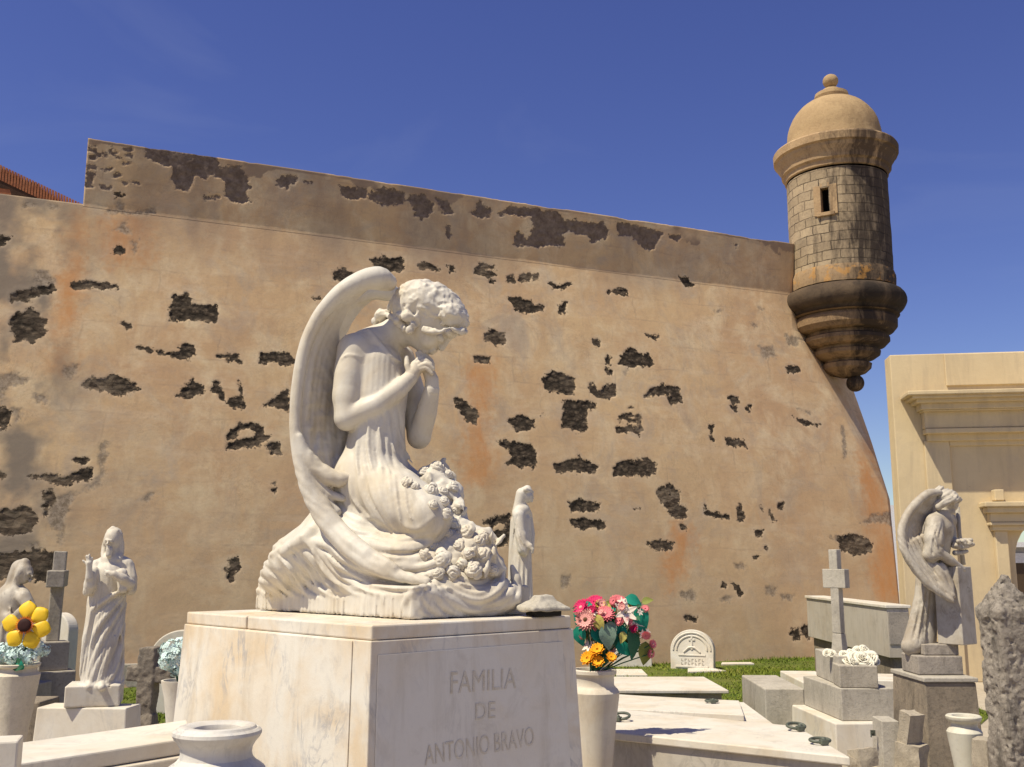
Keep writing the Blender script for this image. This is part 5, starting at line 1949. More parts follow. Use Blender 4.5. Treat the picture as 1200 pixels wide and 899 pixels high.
# drapery
for pts, r in (([(146, 696), (130, 714), (113, 738), (101, 772)], 3), ([(147, 700), (134, 724), (118, 752), (104, 790)], 2.6), ([(146, 690), (128, 700), (112, 712), (105, 722)], 3), ([(148, 708), (140, 738), (128, 770), (116, 800)], 2.8),
               ([(146, 720), (143, 752), (134, 786), (124, 802)], 2.6), ([(142, 740), (144, 770), (140, 800)], 2.4), ([(110, 700), (104, 730), (98, 764)], 2.4), ([(107, 720), (100, 750), (96, 780), (95, 798)], 2.5), ([(122, 760), (112, 784), (106, 802)], 2.4), ([(134, 746), (124, 772), (114, 796)], 2)):
    F.rg(pts, r, .006)
    F.rg([(a + 4, b + 3) for a, b in pts], r * .8, .006, -.35, 'sub')
F.folds(lambda px, py, P: -.0016 * np.sin(px * 1.9 + .35 * py + 3 * fbm(P * 6, 5, 2)) * ((py > 690) & (py < 800)) - .0022 * fbm(P * 45, 7, 2) * (py < 655) + .0008 * np.sin(px * 1.1 + 4 * fbm(P * 8, 5, 2)) * ((py > 658) & (py < 690)))
F.ch([(105, 801, -.10), (104, 805, -.135)], [4.5, 3.6], .008)
F.ch([(119, 802, -.10), (119, 806, -.14)], [4.5, 3.6], .008)
F.done('robed_figure', MT['statue'], jes)

# ================================================================== BOWED VEILED FIGURE, far left
BYY = 7.6
bw = empty('veiled_statue', at(16, 780, BYY) * [1, 1, 0], 'greyish statue of a veiled figure with bowed head and joined hands at the far left', 'statue')
F = Fig(BYY, -30, 650, 50, 800, 0.32, 0.010)
F.ch([(12, 800), (12, 740), (14, 705), (16, 695)], [25, 23, 20, 12], .03)
F.ch([(2, 700, .02), (16, 692, 0), (26, 698, -.06)], [9, 10, 9], .02)
F.el((28, 672, -.03), [10, 10, 12])
face(F, 29, 673, -.03, 9.2, .85, .5)
F.ch([(16, 690, .0), (18, 678, .0), (22, 666, .0), (29, 660, -.02)], [8, 8.5, 8.5, 6], .015)
F.ch([(24, 664, .02), (18, 680, .02), (10, 694, .02)], [8, 8, 8], .02)
F.ch([(4, 702, .0), (8, 724, -.10), (14, 730, -.14), (30, 712, -.2), (37, 706, -.2)], [9, 8.5, 7.5, 5, 3.6], .012)
F.ch([(28, 700, -.1), (38, 716, -.12), (39, 707, -.19)], [8, 6, 3.5], .012)
for k in range(4): F.ch([(36, 708 - k * .6, -.2 - .008 * k), (42, 700 + k * .5, -.2 - .008 * k)], [1.7, 1.2], .003)
for pts in ([(12, 712), (10, 745), (8, 790)], [(20, 720), (20, 750), (18, 795)], [(28, 722), (29, 750), (30, 795)], [(4, 730), (0, 760), (-6, 795)], [(22, 668), (17, 684), (12, 700)], [(26, 664), (20, 684), (18, 700)]):
    F.rg(pts, 2.6, .008); F.rg([(a + 4, b) for a, b in pts], 1.8, .008, -.5, 'sub')
F.done('robed_figure', MT['statue2'], bw)
stone_thing('statue_pedestal', 'low grey stone pedestal mostly hidden behind the sunflower pot', 'pedestal', MT['grey'], at(10, 820, BYY) * [1, 1, 0],
            lambda mb: mb.box([at(12, 800, BYY)[0], BYY, (at(12, 801, BYY)[2]) / 2], (.42, .42, at(12, 801, BYY)[2] - .002)))

# ================================================================== SMALL STANDING FIGURE behind the angel
MY = 9.0
ms = empty('standing_statue', at(610, 720, MY) * [1, 1, 0], 'small white statue of a veiled woman with lowered hands, standing behind the pedestal', 'statue')
F = Fig(MY, 588, 566, 632, 735, 0.28, 0.0075)
F.ch([(611, 735), (611, 690), (611, 640), (612, 610)], [14.5, 13, 11.5, 10], .02)
F.ch([(603, 720, .03), (604, 660, .03), (607, 612, .02), (611, 596, .01)], [8, 8.5, 9, 7], .03)
F.ch([(607, 602, -.06), (613, 598, 0), (617, 603, .07)], [7, 8, 6.5], .02)
F.el((618.5, 581.5, 0), [6.4, 6.4, 8])
face(F, 618.5, 582, 0, 6.3, .94, .34)
F.ch([(606, 600, .0), (609, 590, .0), (612, 579, .0), (618, 573.5, .0)], [6, 6.5, 7.5, 5], .015)
F.ch([(616, 574, -.05), (621, 575, -.02), (624, 577, 0)], [3.0, 2.6, 1.8], .008)
F.ch([(608, 604, -.08), (610, 624, -.10), (612, 636, -.10), (621, 640, -.13)], [7, 6.5, 6, 3.5], .012)
F.ch([(611, 628, -.10), (613, 644, -.11), (615, 648, -.11)], [7, 6.5, 4], .012)
F.ch([(620, 640, -.13), (624, 644, -.14), (624, 648, -.14)], [2.6, 2.3, 1.4], .004)
F.ch([(618, 606, .08), (622, 626, .06), (622, 642, .04)], [6, 5, 4], .012)
for pts in ([(604, 604), (599, 650), (596, 690), (595, 730)], [(608, 652), (606, 690), (605, 732)], [(613, 655), (612, 690), (612, 732)], [(618, 654), (617, 690), (617, 732)], [(622, 650), (621, 690), (620, 730)], [(607, 620), (611, 632), (618, 642)], [(606, 628), (610, 640), (615, 648)]):
    F.rg(pts, 1.7, .006); F.rg([(a + 2.3, b) for a, b in pts], 1.3, .006, -.6, 'sub')
F.done('robed_figure', MT['statue'], ms)
zM = at(611, 735, MY)[2]
stone_thing('statue_pedestal', 'tall stone pedestal hidden behind the big pedestal, under the small standing woman', 'pedestal', MT['cross'], at(611, 800, MY) * [1, 1, 0],
            lambda mb: mb.box([at(611, 735, MY)[0], MY, zM / 2], (.40, .40, zM)))

# ================================================================== RIGHT ANGEL
RY = 7.0
zR = at(1084, 797, RY - .1)[2]
rp = empty('angel_pedestal', at(1100, 850, RY) * [1, 1, 0], 'sooty brown stained stone pedestal under the smaller angel at right', 'pedestal')
mb = MB()
qa = b3(mb, (1084, 800), (1046, 789), (1171, 807), zR - .03, -.02, .03)
mb.build('pedestal_shaft', MT['dark'], rp, bevel=0.008)
mb = MB()
q = [p + [0, 0, .002] for p in inset(qa, -.012)]
mb.hexa(q, [p + [0, 0, .03] for p in q])
o = mb.build('pedestal_cap', MT['cross'], rp, bevel=0.006)
ra = empty('small_angel_statue', sum(qa) / 4 * [1, 1, 0] + [0, 0, zR], 'weathered grey angel statue leaning over a stone block on the dark pedestal', 'statue')
cA = sum(qa) / 4
uA, vA = nrm(qa[1] - qa[0]), nrm(qa[3] - qa[0])
MA = np.stack([uA, np.array([-uA[1], uA[0], 0]), [0, 0, 1]], 1)
z0 = zR + .004
ww = np.linalg.norm(qa[1] - qa[0])
MT['stain_block'] = m_stone('sooty_grey_marble', (0.40, 0.35, 0.29), (0.24, 0.215, 0.19), (0.06, 0.05, 0.045), 1.8, 0.7, 0.35)
MB().box([*cA[:2], z0 + .062], (ww * .90, ww * .90, .124), MA).build('lower_plinth', MT['stain_block'], ra, bevel=0.008)
mb = MB().box([*(cA + uA * .03)[:2], z0 + .126 + .036], (ww * .70, ww * .66, .072), MA)
mb.build('upper_plinth', MT['stain_block'], ra, bevel=0.006)
MT['rust'] = m_stone('rust_stain', (0.20, 0.075, 0.03), (0.11, 0.05, 0.028), (0.04, 0.025, 0.02), 6, .6, .4)
AYc = cA[1] - .02
F = Fig(AYc, 1046, 566, 1150, 772, .38, .0072)
ztop = z0 + .126 + .072
zbl = z0 + .126
cx = at(1114, 700, AYc)
hb_ = (at(1114, 664, AYc)[2] - ztop) / 2
mb = MB()
zkb = at(1115, 664, AYc)[2]
kx = at(1114, 700, AYc)[0]
Mk = rotz(R(-52))
f_ = lambda a, b, z: np.array([kx, AYc - .06, 0]) + Mk @ np.array([a * .092, b * .092, 0]) + [0, 0, z]
qk = ((-1, -1), (1, -1), (1, 1), (-1, 1))
mb.hexa([f_(a, b, ztop + .001) for a, b in qk], [f_(a * .97, b * .97, zkb) for a, b in qk])
mb.build('stone_block', MT['statue2'], ra, bevel=.006)
# standing body behind the block, bent over it
F.ch([(1083, 760, .08), (1085, 715, .09), (1089, 680, .07), (1096, 645, .02), (1101, 618, -.02), (1104, 604, -.02)], [13, 13, 15, 16, 16, 9], .03)
F.ch([(1070, 756, .03), (1074, 730, .04), (1081, 700, .05), (1086, 676, .04)], [12, 9, 9, 9], .02)
F.ch([(1066, 758, .03), (1075, 752, .02)], [9, 10], .02)
F.ch([(1094, 612, -.08), (1103, 606, -.02), (1112, 610, .08)], [9, 11, 9], .02)
F.ch([(1104, 604, -.02), (1109, 594, -.03)], [8, 7.5], .012)
# sleeve, forearm, hand on the block
F.ch([(1095, 612, -.10), (1094, 632, -.15), (1097, 648, -.17)], [9.5, 11, 8], .015)
F.ch([(1096, 630, -.15), (1090, 650, -.15), (1093, 656, -.15)], [9, 9, 5], .015)
F.ch([(1098, 646, -.17), (1112, 656, -.16), (1123, 664, -.13)], [6.5, 5.6, 4.2], .008)
F.ch([(1123, 664, -.13), (1128, 667, -.12)], [4.2, 4], .006)
for k in range(4): F.ch([(1126 + 1.5 * k, 667, -.135 + .012 * k), (1127.5 + 1.5 * k, 674, -.125 + .012 * k)], [1.6, 1.2], .003)
# the other arm holding an open wreath
F.ch([(1111, 612, .08), (1114, 634, .04), (1124, 640, -.04)], [8, 7, 4], .012)
# head bowed with waved hair
F.el((1111, 589, -.02), [11.5, 11.5, 12.5])
face(F, 1111, 591.5, -.03, 10.2, .70, .60)
F.el((1109.5, 584, -.01), [13.5, 13.5, 11], .006)
F.ch([(1098, 590, -.03), (1097, 598, -.03), (1100, 604, -.03)], [5, 5, 4], .008)
F.ch([(1102, 574, -.02), (1098, 576, -.02)], [5, 4.5], .006)
F.ch([(1119, 583, -.09), (1124, 586, -.05)], [4, 3.5], .006)
F.ch([(1100, 594, -.09), (1106, 590, -.115), (1114, 586, -.115), (1121, 586, -.09)], [4, 4, 4, 3.5], .005)
F.el((1117, 596, -.10), [6, 6, 3], .006, 'sub')
for pts in ([(1098, 614), (1092, 634), (1090, 652)], [(1102, 612), (1098, 630), (1098, 646)], [(1094, 624), (1098, 636), (1104, 642)], [(1092, 636), (1096, 646), (1103, 650)], [(1078, 700), (1072, 730), (1066, 752)], [(1084, 690), (1079, 725), (1074, 754)], [(1089, 690), (1085, 725), (1082, 755)]):
    F.rg(pts, 2.0, .006); F.rg([(a + 2.6, b + 1) for a, b in pts], 1.5, .006, -.5, 'sub')
F.folds(lambda px, py, P: -.004 * np.sin(px * .9 + py * 1.1 + 4 * fbm(P * 14, 5, 2)) * (py < 590) - .002 * fbm(P * 40, 9, 2))
F.done('robed_figure', MT['statue2'], ra)
F = Fig(AYc, 1044, 566, 1130, 720, .42, .0072)
wp = spline([(1101, 577), (1088, 579), (1073, 591), (1061, 608), (1056.5, 626), (1061, 648), (1074, 669), (1092, 688), (1116, 704)], 40)
wv_ = np.interp(np.linspace(0, 1, 40), [0, .3, .6, 1], [-.05, -.10, -.17, -.22])
F.ch([(*p, w) for p, w in zip(wp, wv_)], np.interp(np.linspace(0, 1, 40), [0, .12, .5, .85, 1], [3.5, 5.5, 4.8, 4.5, 2.5]), 0)
for j_ in range(1, 7):
    a = [(p[0] + j_ * 3.3 * min(1, .5 + i / 12) * (1 if i < 26 else 1 - .0 * i) + (j_ * 1.2 if i > 22 else 0), p[1] + (j_ * 1.5 if i < 12 else (-j_ * 2.6 if i > 22 else 0)), wv_[i] + .016 * j_) for i, p in enumerate(wp) if 2 + j_ < i < 39 - j_ * .8]
    F.ch(a, 3.6, .006)
F.ch([(1098, 664, -.16), (1104, 682, -.17), (1114, 700, -.20)], [5, 6, 3], .012)
F.ch([(1103, 664, -.15), (1112, 682, -.16), (1116, 699, -.19)], [5, 5, 3], .012)
F.folds(lambda px, py, P: .0025 * np.sin((px * .7 - py * .5) * 1.4 + 3 * fbm(P * 9, 3, 2)) * np.clip((py - 600) / 40, 0, 1) + .001 * fbm(P * 40, 9, 2))
F.done('wing', MT['statue2'], ra)
F = Fig(AYc + .33, 1060, 560, 1130, 700, .14, .010)
F.ch([(1106, 584), (1092, 588), (1080, 604), (1074, 626), (1080, 650), (1094, 672)], [4, 5, 5, 5, 5, 3], .0, 24)
for j_ in range(1, 5): F.ch([(1100 + j_ * 1, 588 + j_ * 3, -.01 * j_), (1080 + j_ * 4, 608, -.01 * j_), (1078 + j_ * 4, 632, -.01 * j_), (1088 + j_ * 3, 660 - j_ * 2, -.01 * j_)], 3.8, .006, 18)
F.done('wing', MT['statue2'], ra)
mb = MB()
mb.tube([at(1122, 594, AYc + .10), at(1124, 625, AYc + .10), at(1129, 662, AYc + .08)], [.016, .016, .017], 8)
mb.build('stone_pole', MT['statue2'], ra, smooth=True)
F = Fig(AYc - .03, 1112, 624, 1146, 656, .2, .005)
F.ch([(1117, 634), (1126, 634, -.02), (1138, 633, -.04)], [3, 3.4, 2.4], .004)
F.ch([(1118, 640, -.03), (1128, 641, -.04), (1140, 638, -.05)], [3, 3.4, 2.4], .004)
F.ch([(1119, 648, -.02), (1126, 648, -.02), (1133, 646, -.03)], [3, 3, 2], .004)
for i in range(10):
    F.el((1119 + 2 * i, 637 + 3 * math.sin(i * 2.1), -.05 + .015 * math.cos(i * 1.7)), [2.7] * 3, .004)
F.cv.band(lambda P: .003 * fbm(P * 60, 3, 2), .03)
F.done('stone_wreath', MT['statue2'], ra)
F = Fig(AYc - .22, 1100, 765, 1165, 800, .12, .006)
zpt = zR + .03

# stone vase in front of the dark pedestal
VY = 6.2
xv, zv = at(1129, 840, VY)[0], at(1129, 838, VY)[2]
pv = VY / FPX
MT['vase_pale'] = m_marble('pale_vase_stone', (0.60, 0.57, 0.47), (0.34, 0.33, 0.29), (0.50, 0.44, 0.31), .3, .5, 3.0)
prof = [(10.5, -75), (13, -59), (18.6, -21), (19, -18), (17.5, -15.5), (14.5, -13), (13.8, -10.5), (14.5, -8), (17.5, -6), (19, -3.5), (19, -1.2), (17.5, 0), (12.5, -.5), (11.5, -3), (11, -14)]
mb = MB().lathe([(r * pv, z * pv) for r, z in prof], (xv, VY, zv), 48, True)
o = link_mesh('stone_vase', mb.V, mb.F, MT['vase_pale'], None, loc=(xv, VY, zv - 75 * pv), autosmooth=35)
tag(o, 'empty pale tapered stone vase in front of the sooty angel pedestal', 'vase')
zf = zv - 75 * pv
stone_thing('stone_block', 'low tan stone block under the pale tapered vase', 'stone', MT['tan'], (xv, VY, 0), lambda mb: mb.box([xv, VY, zf / 2], (.34, .30, zf - .002), rotz(.2)), .012)

# pitted obelisk at the right edge
OY = 5.6
F = Fig(OY, 1130, 672, 1262, 1010, .22, .0065)
wx = 23.5 * F.p
cxo = at(1181, 740, OY)[0]
zsh = at(1170, 716, OY)[2]
F.cv.box([cxo, OY, zsh / 2 + .2], (wx * .92, wx * .92, zsh / 2 + .0 - .2 + .2), rotz(.10), .02)
F.ch([(1198, 716), (1198, 712)], [50, 50], .0)
F.cv.f[:] = 1
M2 = rotz(.10)
F.cv.box([cxo, OY, zsh / 2], (wx * .95, wx * .95, zsh / 2), M2, .02)
zap = at(1178, 678, OY)[2]
F.cv.box([cxo, OY, zsh - .012], (wx * .99, wx * .99, .028), M2, .012, .03)
for i in range(9):
    tt = i / 8
    F.cv.box([cxo + (at(1178, 678, OY)[0] - cxo) * tt * .6, OY, zsh + (zap - zsh) * tt], (wx * (1 - .86 * tt), wx * (1 - .86 * tt), .016), M2, .008, .014)
F.cv.band(lambda P: .008 * fbm(P * 8, 301, 3) + .012 * np.clip(fbm(P * 30, 303, 3) * 2.2, 0, 1) + .005 * fbm(P * 60, 305, 2) - .003, .06)
ob = empty('stone_obelisk', (cxo, OY, 0), 'pitted grey coral stone post with a pointed pyramid top at the right edge', 'gravestone')
F.done('pitted_shaft', MT['rough'], ob)

# ================================================================== CROSS MONUMENT
XY = 8.5
xm = empty('cross_monument', at(990, 880, XY) * [1, 1, 0], 'pale stone cross on three stepped blocks with a flower box', 'cross')
z1 = at(979, 848, XY)[2]
mb = MB(); q1 = b3(mb, (979, 848), (928, 826), (1060, 849), z1, -.02, .01); mb.build('lower_step', MT['slab'], xm, bevel=.01)
z2 = at(985, 807, XY + .12)[2]
mb = MB(); q2 = b3(mb, (985, 807), (941, 792), (1052, 808), z2, z1 + .001); mb.build('middle_step', MT['cross'], xm, bevel=.008)
z3 = at(982, 769, XY + .30)[2]
mb = MB(); q3 = b3(mb, (981.5, 769), (955, 760), (1010, 769), z3, z2 + .001); mb.build('cross_base', MT['cross'], xm, bevel=.008)
c3 = sum(q3) / 4
ux = nrm(q3[3] - q3[0]); uy = np.array([-ux[1], ux[0], 0])
if uy[1] < 0: uy = -uy
# the cross faces left-front: its arms run along the block's left side
CYc = c3[1]
pxc = CYc / FPX
cc = at(984, 760, CYc)
zt3 = at(984, 644, CYc)[2]
za = at(984, 678, CYc)[2]
al = uy * 1.0
fwdx = nrm(np.array([-0.72, -0.69, 0]))
rgt = np.array([-fwdx[1], fwdx[0], 0])
if rgt[0] < 0: rgt = -rgt
MX = np.stack([rgt, -fwdx, [0, 0, 1]], 1)
mb = MB()
w_, t_ = .082, .080
cz = np.array([cc[0], CYc, 0])
mb.hexa([cz + MX @ np.array([a * w_ * .66, b * t_ * .66, 0]) + [0, 0, z3 + .001] for a, b in ((-1, -1), (1, -1), (1, 1), (-1, 1))],
        [cz + MX @ np.array([a * w_ * .5, b * t_ * .5, 0]) + [0, 0, z3 + .16] for a, b in ((-1, -1), (1, -1), (1, 1), (-1, 1))])
mb.box(cz + [0, 0, (z3 + .162 + zt3) / 2], (w_ * .98, t_ * .98, zt3 - z3 - .162), MX)
mb.box(cz + [0, 0, za], (.215, t_ * 1.06, .165), MX)
mb.build('cross', MT['cross'], xm, bevel=.006)
zfl = at(981, 777, XY + .1)[2]
mb = MB(); q4 = b3(mb, (983, 780), (975, 776), (1027, 780), at(983, 780, XY + .16)[2], z2 + .001); mb.build('flower_box', MT['grey'], xm, bevel=.008)
MT['white_petal'] = m_plain('cream_silk_petal', (0.70, 0.66, 0.54), .8, .1, 30)
wr = empty('white_roses', sum(q4) / 4, 'bunch of cream artificial roses on the flower box of the cross monument', 'flowers')
wroseM = [rose_mesh('white_rose', MT['white_petal'], 20 + i) for i in range(2)]
for i, (x, y, r, w) in enumerate(((995, 774, 6, .04), (1003, 771, 7, 0), (1011, 772, 7, -.03), (1019, 771, 7, 0), (1024, 775, 5, .03), (1007, 764, 6, .08), (1014, 763, 6, .09), (999, 766, 5, .1), (990, 768, 5, .1), (1000, 777, 5, -.06), (1016, 777, 6, -.05), (975, 766, 4, .22), (969, 765, 4, .24))):
    P = at(x, y, q4[0][1] + .10 + w)
    put_mesh('white_rose', wroseM[i % 2], P, nrm([RNG.normal(0, .4), -.8, .7]), r * XY / FPX * 1.05, wr, i)
MT['sprig'] = m_plain('dried_leaf', (0.10, 0.12, 0.05), .8)
mb = MB()
for i in range(9):
    P = at(998 + 3 * i, 774 + 2 * math.sin(i), q4[0][1] + .12)
    mb.tube([P + [0, 0, -.08], P + [RNG.normal(0, .02), RNG.normal(0, .02), .01]], [.004, .002], 5)
mb.build('stems', MT['sprig'], wr)

# pale panelled tomb behind it
TY = 11.6
zt_b = at(1039, 711, TY)[2]
tb_ = empty('wall_tomb', at(1010, 780, TY + 1) * [1, 1, 0], 'long grey marble box tomb raised behind the cross monument', 'tomb')
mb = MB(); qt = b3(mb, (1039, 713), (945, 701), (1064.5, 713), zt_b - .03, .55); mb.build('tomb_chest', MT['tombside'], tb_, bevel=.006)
mb = MB()
q = inset(qt, -.02); q = [p + [0, 0, .002] for p in q]
mb.hexa(q, [p + [0, 0, .035] for p in q]); mb.build('tomb_lid', MT['slab'], tb_, bevel=.006)
q = inset(qt, .06)
MB().hexa([p * [1, 1, 0] for p in q], [p * [1, 1, 0] + [0, 0, .548] for p in q]).build('tomb_plinth', MT['dark'], tb_, bevel=.008)
e_ = nrm(qt[1] - qt[0]); 
fn_ = np.cross(e_, [0, 0, 1]); fn_ = fn_ if fn_[1] < 0 else -fn_
Lq = np.linalg.norm(qt[1] - qt[0])
if abs(e_[0]) < .6:
    e_ = nrm(qt[3] - qt[0]); fn_ = np.cross(e_, [0, 0, 1]); fn_ = fn_ if fn_[1] < 0 else -fn_; Lq = np.linalg.norm(qt[3] - qt[0])
cpl = qt[0] + e_ * Lq / 2
Mt = np.stack([e_, -fn_, [0, 0, 1]], 1)
MB().box([*(cpl + fn_ * .006)[:2], zt_b - .25], (Lq * .92, .016, .36), Mt).build('end_plate', MT['stain_block'], tb_, bevel=.004)

# grey box tombs in the lawn
zg = at(896, 807, 9.6)[2]
bt = stone_thing('box_tomb', 'low grey plastered box tomb beside the cross monument', 'tomb', MT['cross'], at(905, 830, 9.8) * [1, 1, 0], lambda mb: b3(mb, (896, 807), (869, 791), (942, 807), zg, -.02, 0, True), .012)
zg2 = at(950, 800, 11.2)[2]
bt2 = stone_thing('box_tomb', 'second low pale box tomb, half hidden behind the cross steps', 'tomb', MT['slab'], at(935, 800, 11.4) * [1, 1, 0], lambda mb: b3(mb, (942, 800), (914, 786), (985, 799), zg2, -.02), .012)
stone_thing('low_slab', 'small bright white slab seen between flower box and angel pedestal', 'grave slab', MT['slab'], at(1035, 800, 9.9) * [1, 1, 0], lambda mb: b3(mb, (1024, 797), (1021, 789), (1062, 797), at(1024, 797, 9.9)[2], -.02), .008)

# broken stones, leaning post
PY = 7.0
zt_p = at(1040, 842, PY)[2]
o = stone_thing('stone_post', 'short pale stone post with a small iron bracket in front of the pedestals', 'post', MT['cross'], at(1040, 890, PY) * [1, 1, 0], lambda mb: b3(mb, (1033, 845), (1022, 839), (1055, 846), zt_p, -.02, .02), .006)
mb = MB().box(at(1023, 859, PY - .03), (.03, .012, .035)); mb.tube([at(1023, 859, PY - .03), at(1021, 859, PY - .06), at(1021, 864, PY - .06)], .006, 6)
mb.build('iron_bracket', MT['bronze'], o)
for k, (x, y, sz_, rz, tx, lab) in enumerate(((1066, 862, (.12, .09, .30), .4, .25, 'upright broken tan stone leaning against the sooty pedestal'), (1068, 886, (.14, .16, .16), .8, .1, 'squat broken tan stone lying below the leaning one'),
                                          (1011, 888, (.13, .12, .10), .3, -.2, 'jagged pale stone chunk beside the short post'), (1000, 893, (.10, .09, .07), 1.1, .3, 'small rubble lump next to the tomb corner'), (1162, 886, (.16, .12, .18), .3, .0, 'cut tan stone stump beside the pitted post'))):
    c_ = at(x, y, 6.85 if k != 4 else 6.0)
    zz = sz_[2] * .5
    Mr = rotz(rz) @ np.array(Matrix.Rotation(tx, 3, 'X'))
    hgt = c_[2] + sz_[2] / 2
    mb = MB()
    mb.box([c_[0], c_[1], c_[2]], sz_, Mr)
    o = link_mesh('broken_stone', mb.V, mb.F, MT['tan'], None, loc=(c_[0], c_[1], c_[2] - zz))
    tag(o, lab, 'stone', 'broken stones by the angel pedestal')
    rough_up(o, 5, .02, 14, k)
# low rubble bank that carries them
rubz = at(1066, 893, 6.9)[2] - .06
mb = MB().box([at(1050, 890, 6.9)[0], 6.95, rubz / 2 - .01], (1.1, .5, max(rubz, .1)))
o = link_mesh('rubble_kerb', mb.V, mb.F, MT['tan'], None, loc=(at(1050, 890, 6.9)[0], 6.95, 0)); tag(o, 'rough low masonry footing under the broken stones at bottom right', 'footing'); rough_up(o, 9, .05, 6, 9)

# ================================================================== MARBLE LEDGERS, centre right
def ring(parent, px, py, z, rot, flat=.35, r=.054):
    c_ = atz(px, py, z)
    M = rotz(rot)
    mb = MB()
    pts = [c_ + M @ np.array([r * math.cos(t), r * .72 * math.sin(t), .016 + flat * r * (1 + math.sin(t)) * .5]) for t in arcn(0, 2 * math.pi, 21)[:-1]]
    mb.tube(pts, .0085, 8, True)
    h_ = mb.build('ring_handle', MT['bronze'], parent, smooth=True)
    mb = MB().box(c_ + M @ np.array([0, -r * .78, .018]), (.042, .036, .026), M).ball(c_ + M @ np.array([0, -r * .78, .028]), .015, 6)
    mb.build('handle_boss', MT['bronze'], h_, bevel=.004)


zq = at(718, 860, 6.0)[2]
t1 = empty('marble_tomb', at(840, 880, 6.1) * [1, 1, 0], 'nearest marble tomb with a sloping white lid and bronze ring handles', 'tomb')
n_, l_, r_, f_ = atz(996, 887, zq), atz(700, 856, zq), atz(932, 851, zq), None
lid = [atz(700, 856, zq), atz(996, 887, zq), atz(934, 851, zq), atz(706, 829, zq)]
mb = MB(); mb.hexa([p - [0, 0, .045] for p in lid], lid); mb.build('tomb_lid', MT['slab'], t1, bevel=.007)
q = inset(lid, .03)
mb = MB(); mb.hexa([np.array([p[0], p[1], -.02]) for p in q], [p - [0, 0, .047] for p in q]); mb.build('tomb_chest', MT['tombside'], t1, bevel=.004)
ring(t1, 933, 856, zq, .3); ring(t1, 961, 872, zq, .2, .15); ring(t1, 728, 845, zq, -.6, .5)
zq2 = at(868, 838, 7.9)[2]
t2 = empty('ledger_slab', at(800, 830, 8.4) * [1, 1, 0], 'two tier marble ledger slab with a bronze handle, second from the front', 'grave slab')
top = [atz(700, 829, zq2), atz(872, 838, zq2), atz(866, 821, zq2), atz(705, 813, zq2)]
lowz = zq2 - .047
low = [atz(690, 837, lowz), atz(906, 848, lowz), atz(872, 823, lowz), atz(700, 812, lowz)]
mb = MB(); mb.hexa([p - [0, 0, .045] for p in top], top); mb.build('upper_slab', MT['slab'], t2, bevel=.006)
mb = MB(); mb.hexa([np.array([p[0], p[1], -.02]) for p in low], low); mb.build('lower_slab', MT['slab'], t2, bevel=.006)
ring(t2, 834, 824, zq2, .1, .1, .05)
zq3 = at(852, 809, 9.9)[2]
t3 = empty('cracked_slab', at(790, 800, 10.4) * [1, 1, 0], 'thick weathered white slab on a crumbling base at the lawn edge', 'grave slab')
top = [atz(690, 809, zq3), atz(854, 809, zq3), atz(825, 793, zq3), atz(700, 793, zq3)]
mb = MB(); mb.hexa([p - [0, 0, .03] for p in top], top); mb.build('top_slab', MT['slab'], t3, bevel=.006)
q = inset(top, .05)
mb = MB(); mb.hexa([np.array([p[0], p[1], -.02]) for p in q], [p - [0, 0, .032] for p in q]); o = mb.build('crumbling_base', MT['tan'], t3); rough_up(o, 12, .06, 5, 4)
for k, (a, lab) in enumerate((([(722, 791), (759, 791), (752, 784), (722, 784)], 'small flat white plaque in the grass behind the flower vase'), ([(806, 787), (851, 786), (832, 782), (806, 783)], 'flat white plaque lying before the round headstone'), ([(845, 778), (884, 777.5), (880, 776), (846, 776)], 'thin white slab strip in the grass near the wall'))):
    q = [atz(*p, .03) for p in a]
    mb = MB(); mb.hexa([p * [1, 1, 0] - [0, 0, .02] for p in q], q)
    o = link_mesh('grave_plaque', mb.V, mb.F, MT['slab'], None, bevel=.006, loc=sum(q) / 4 * [1, 1, 0]); tag(o, lab, 'grave plaque', 'flat plaques in the lawn')

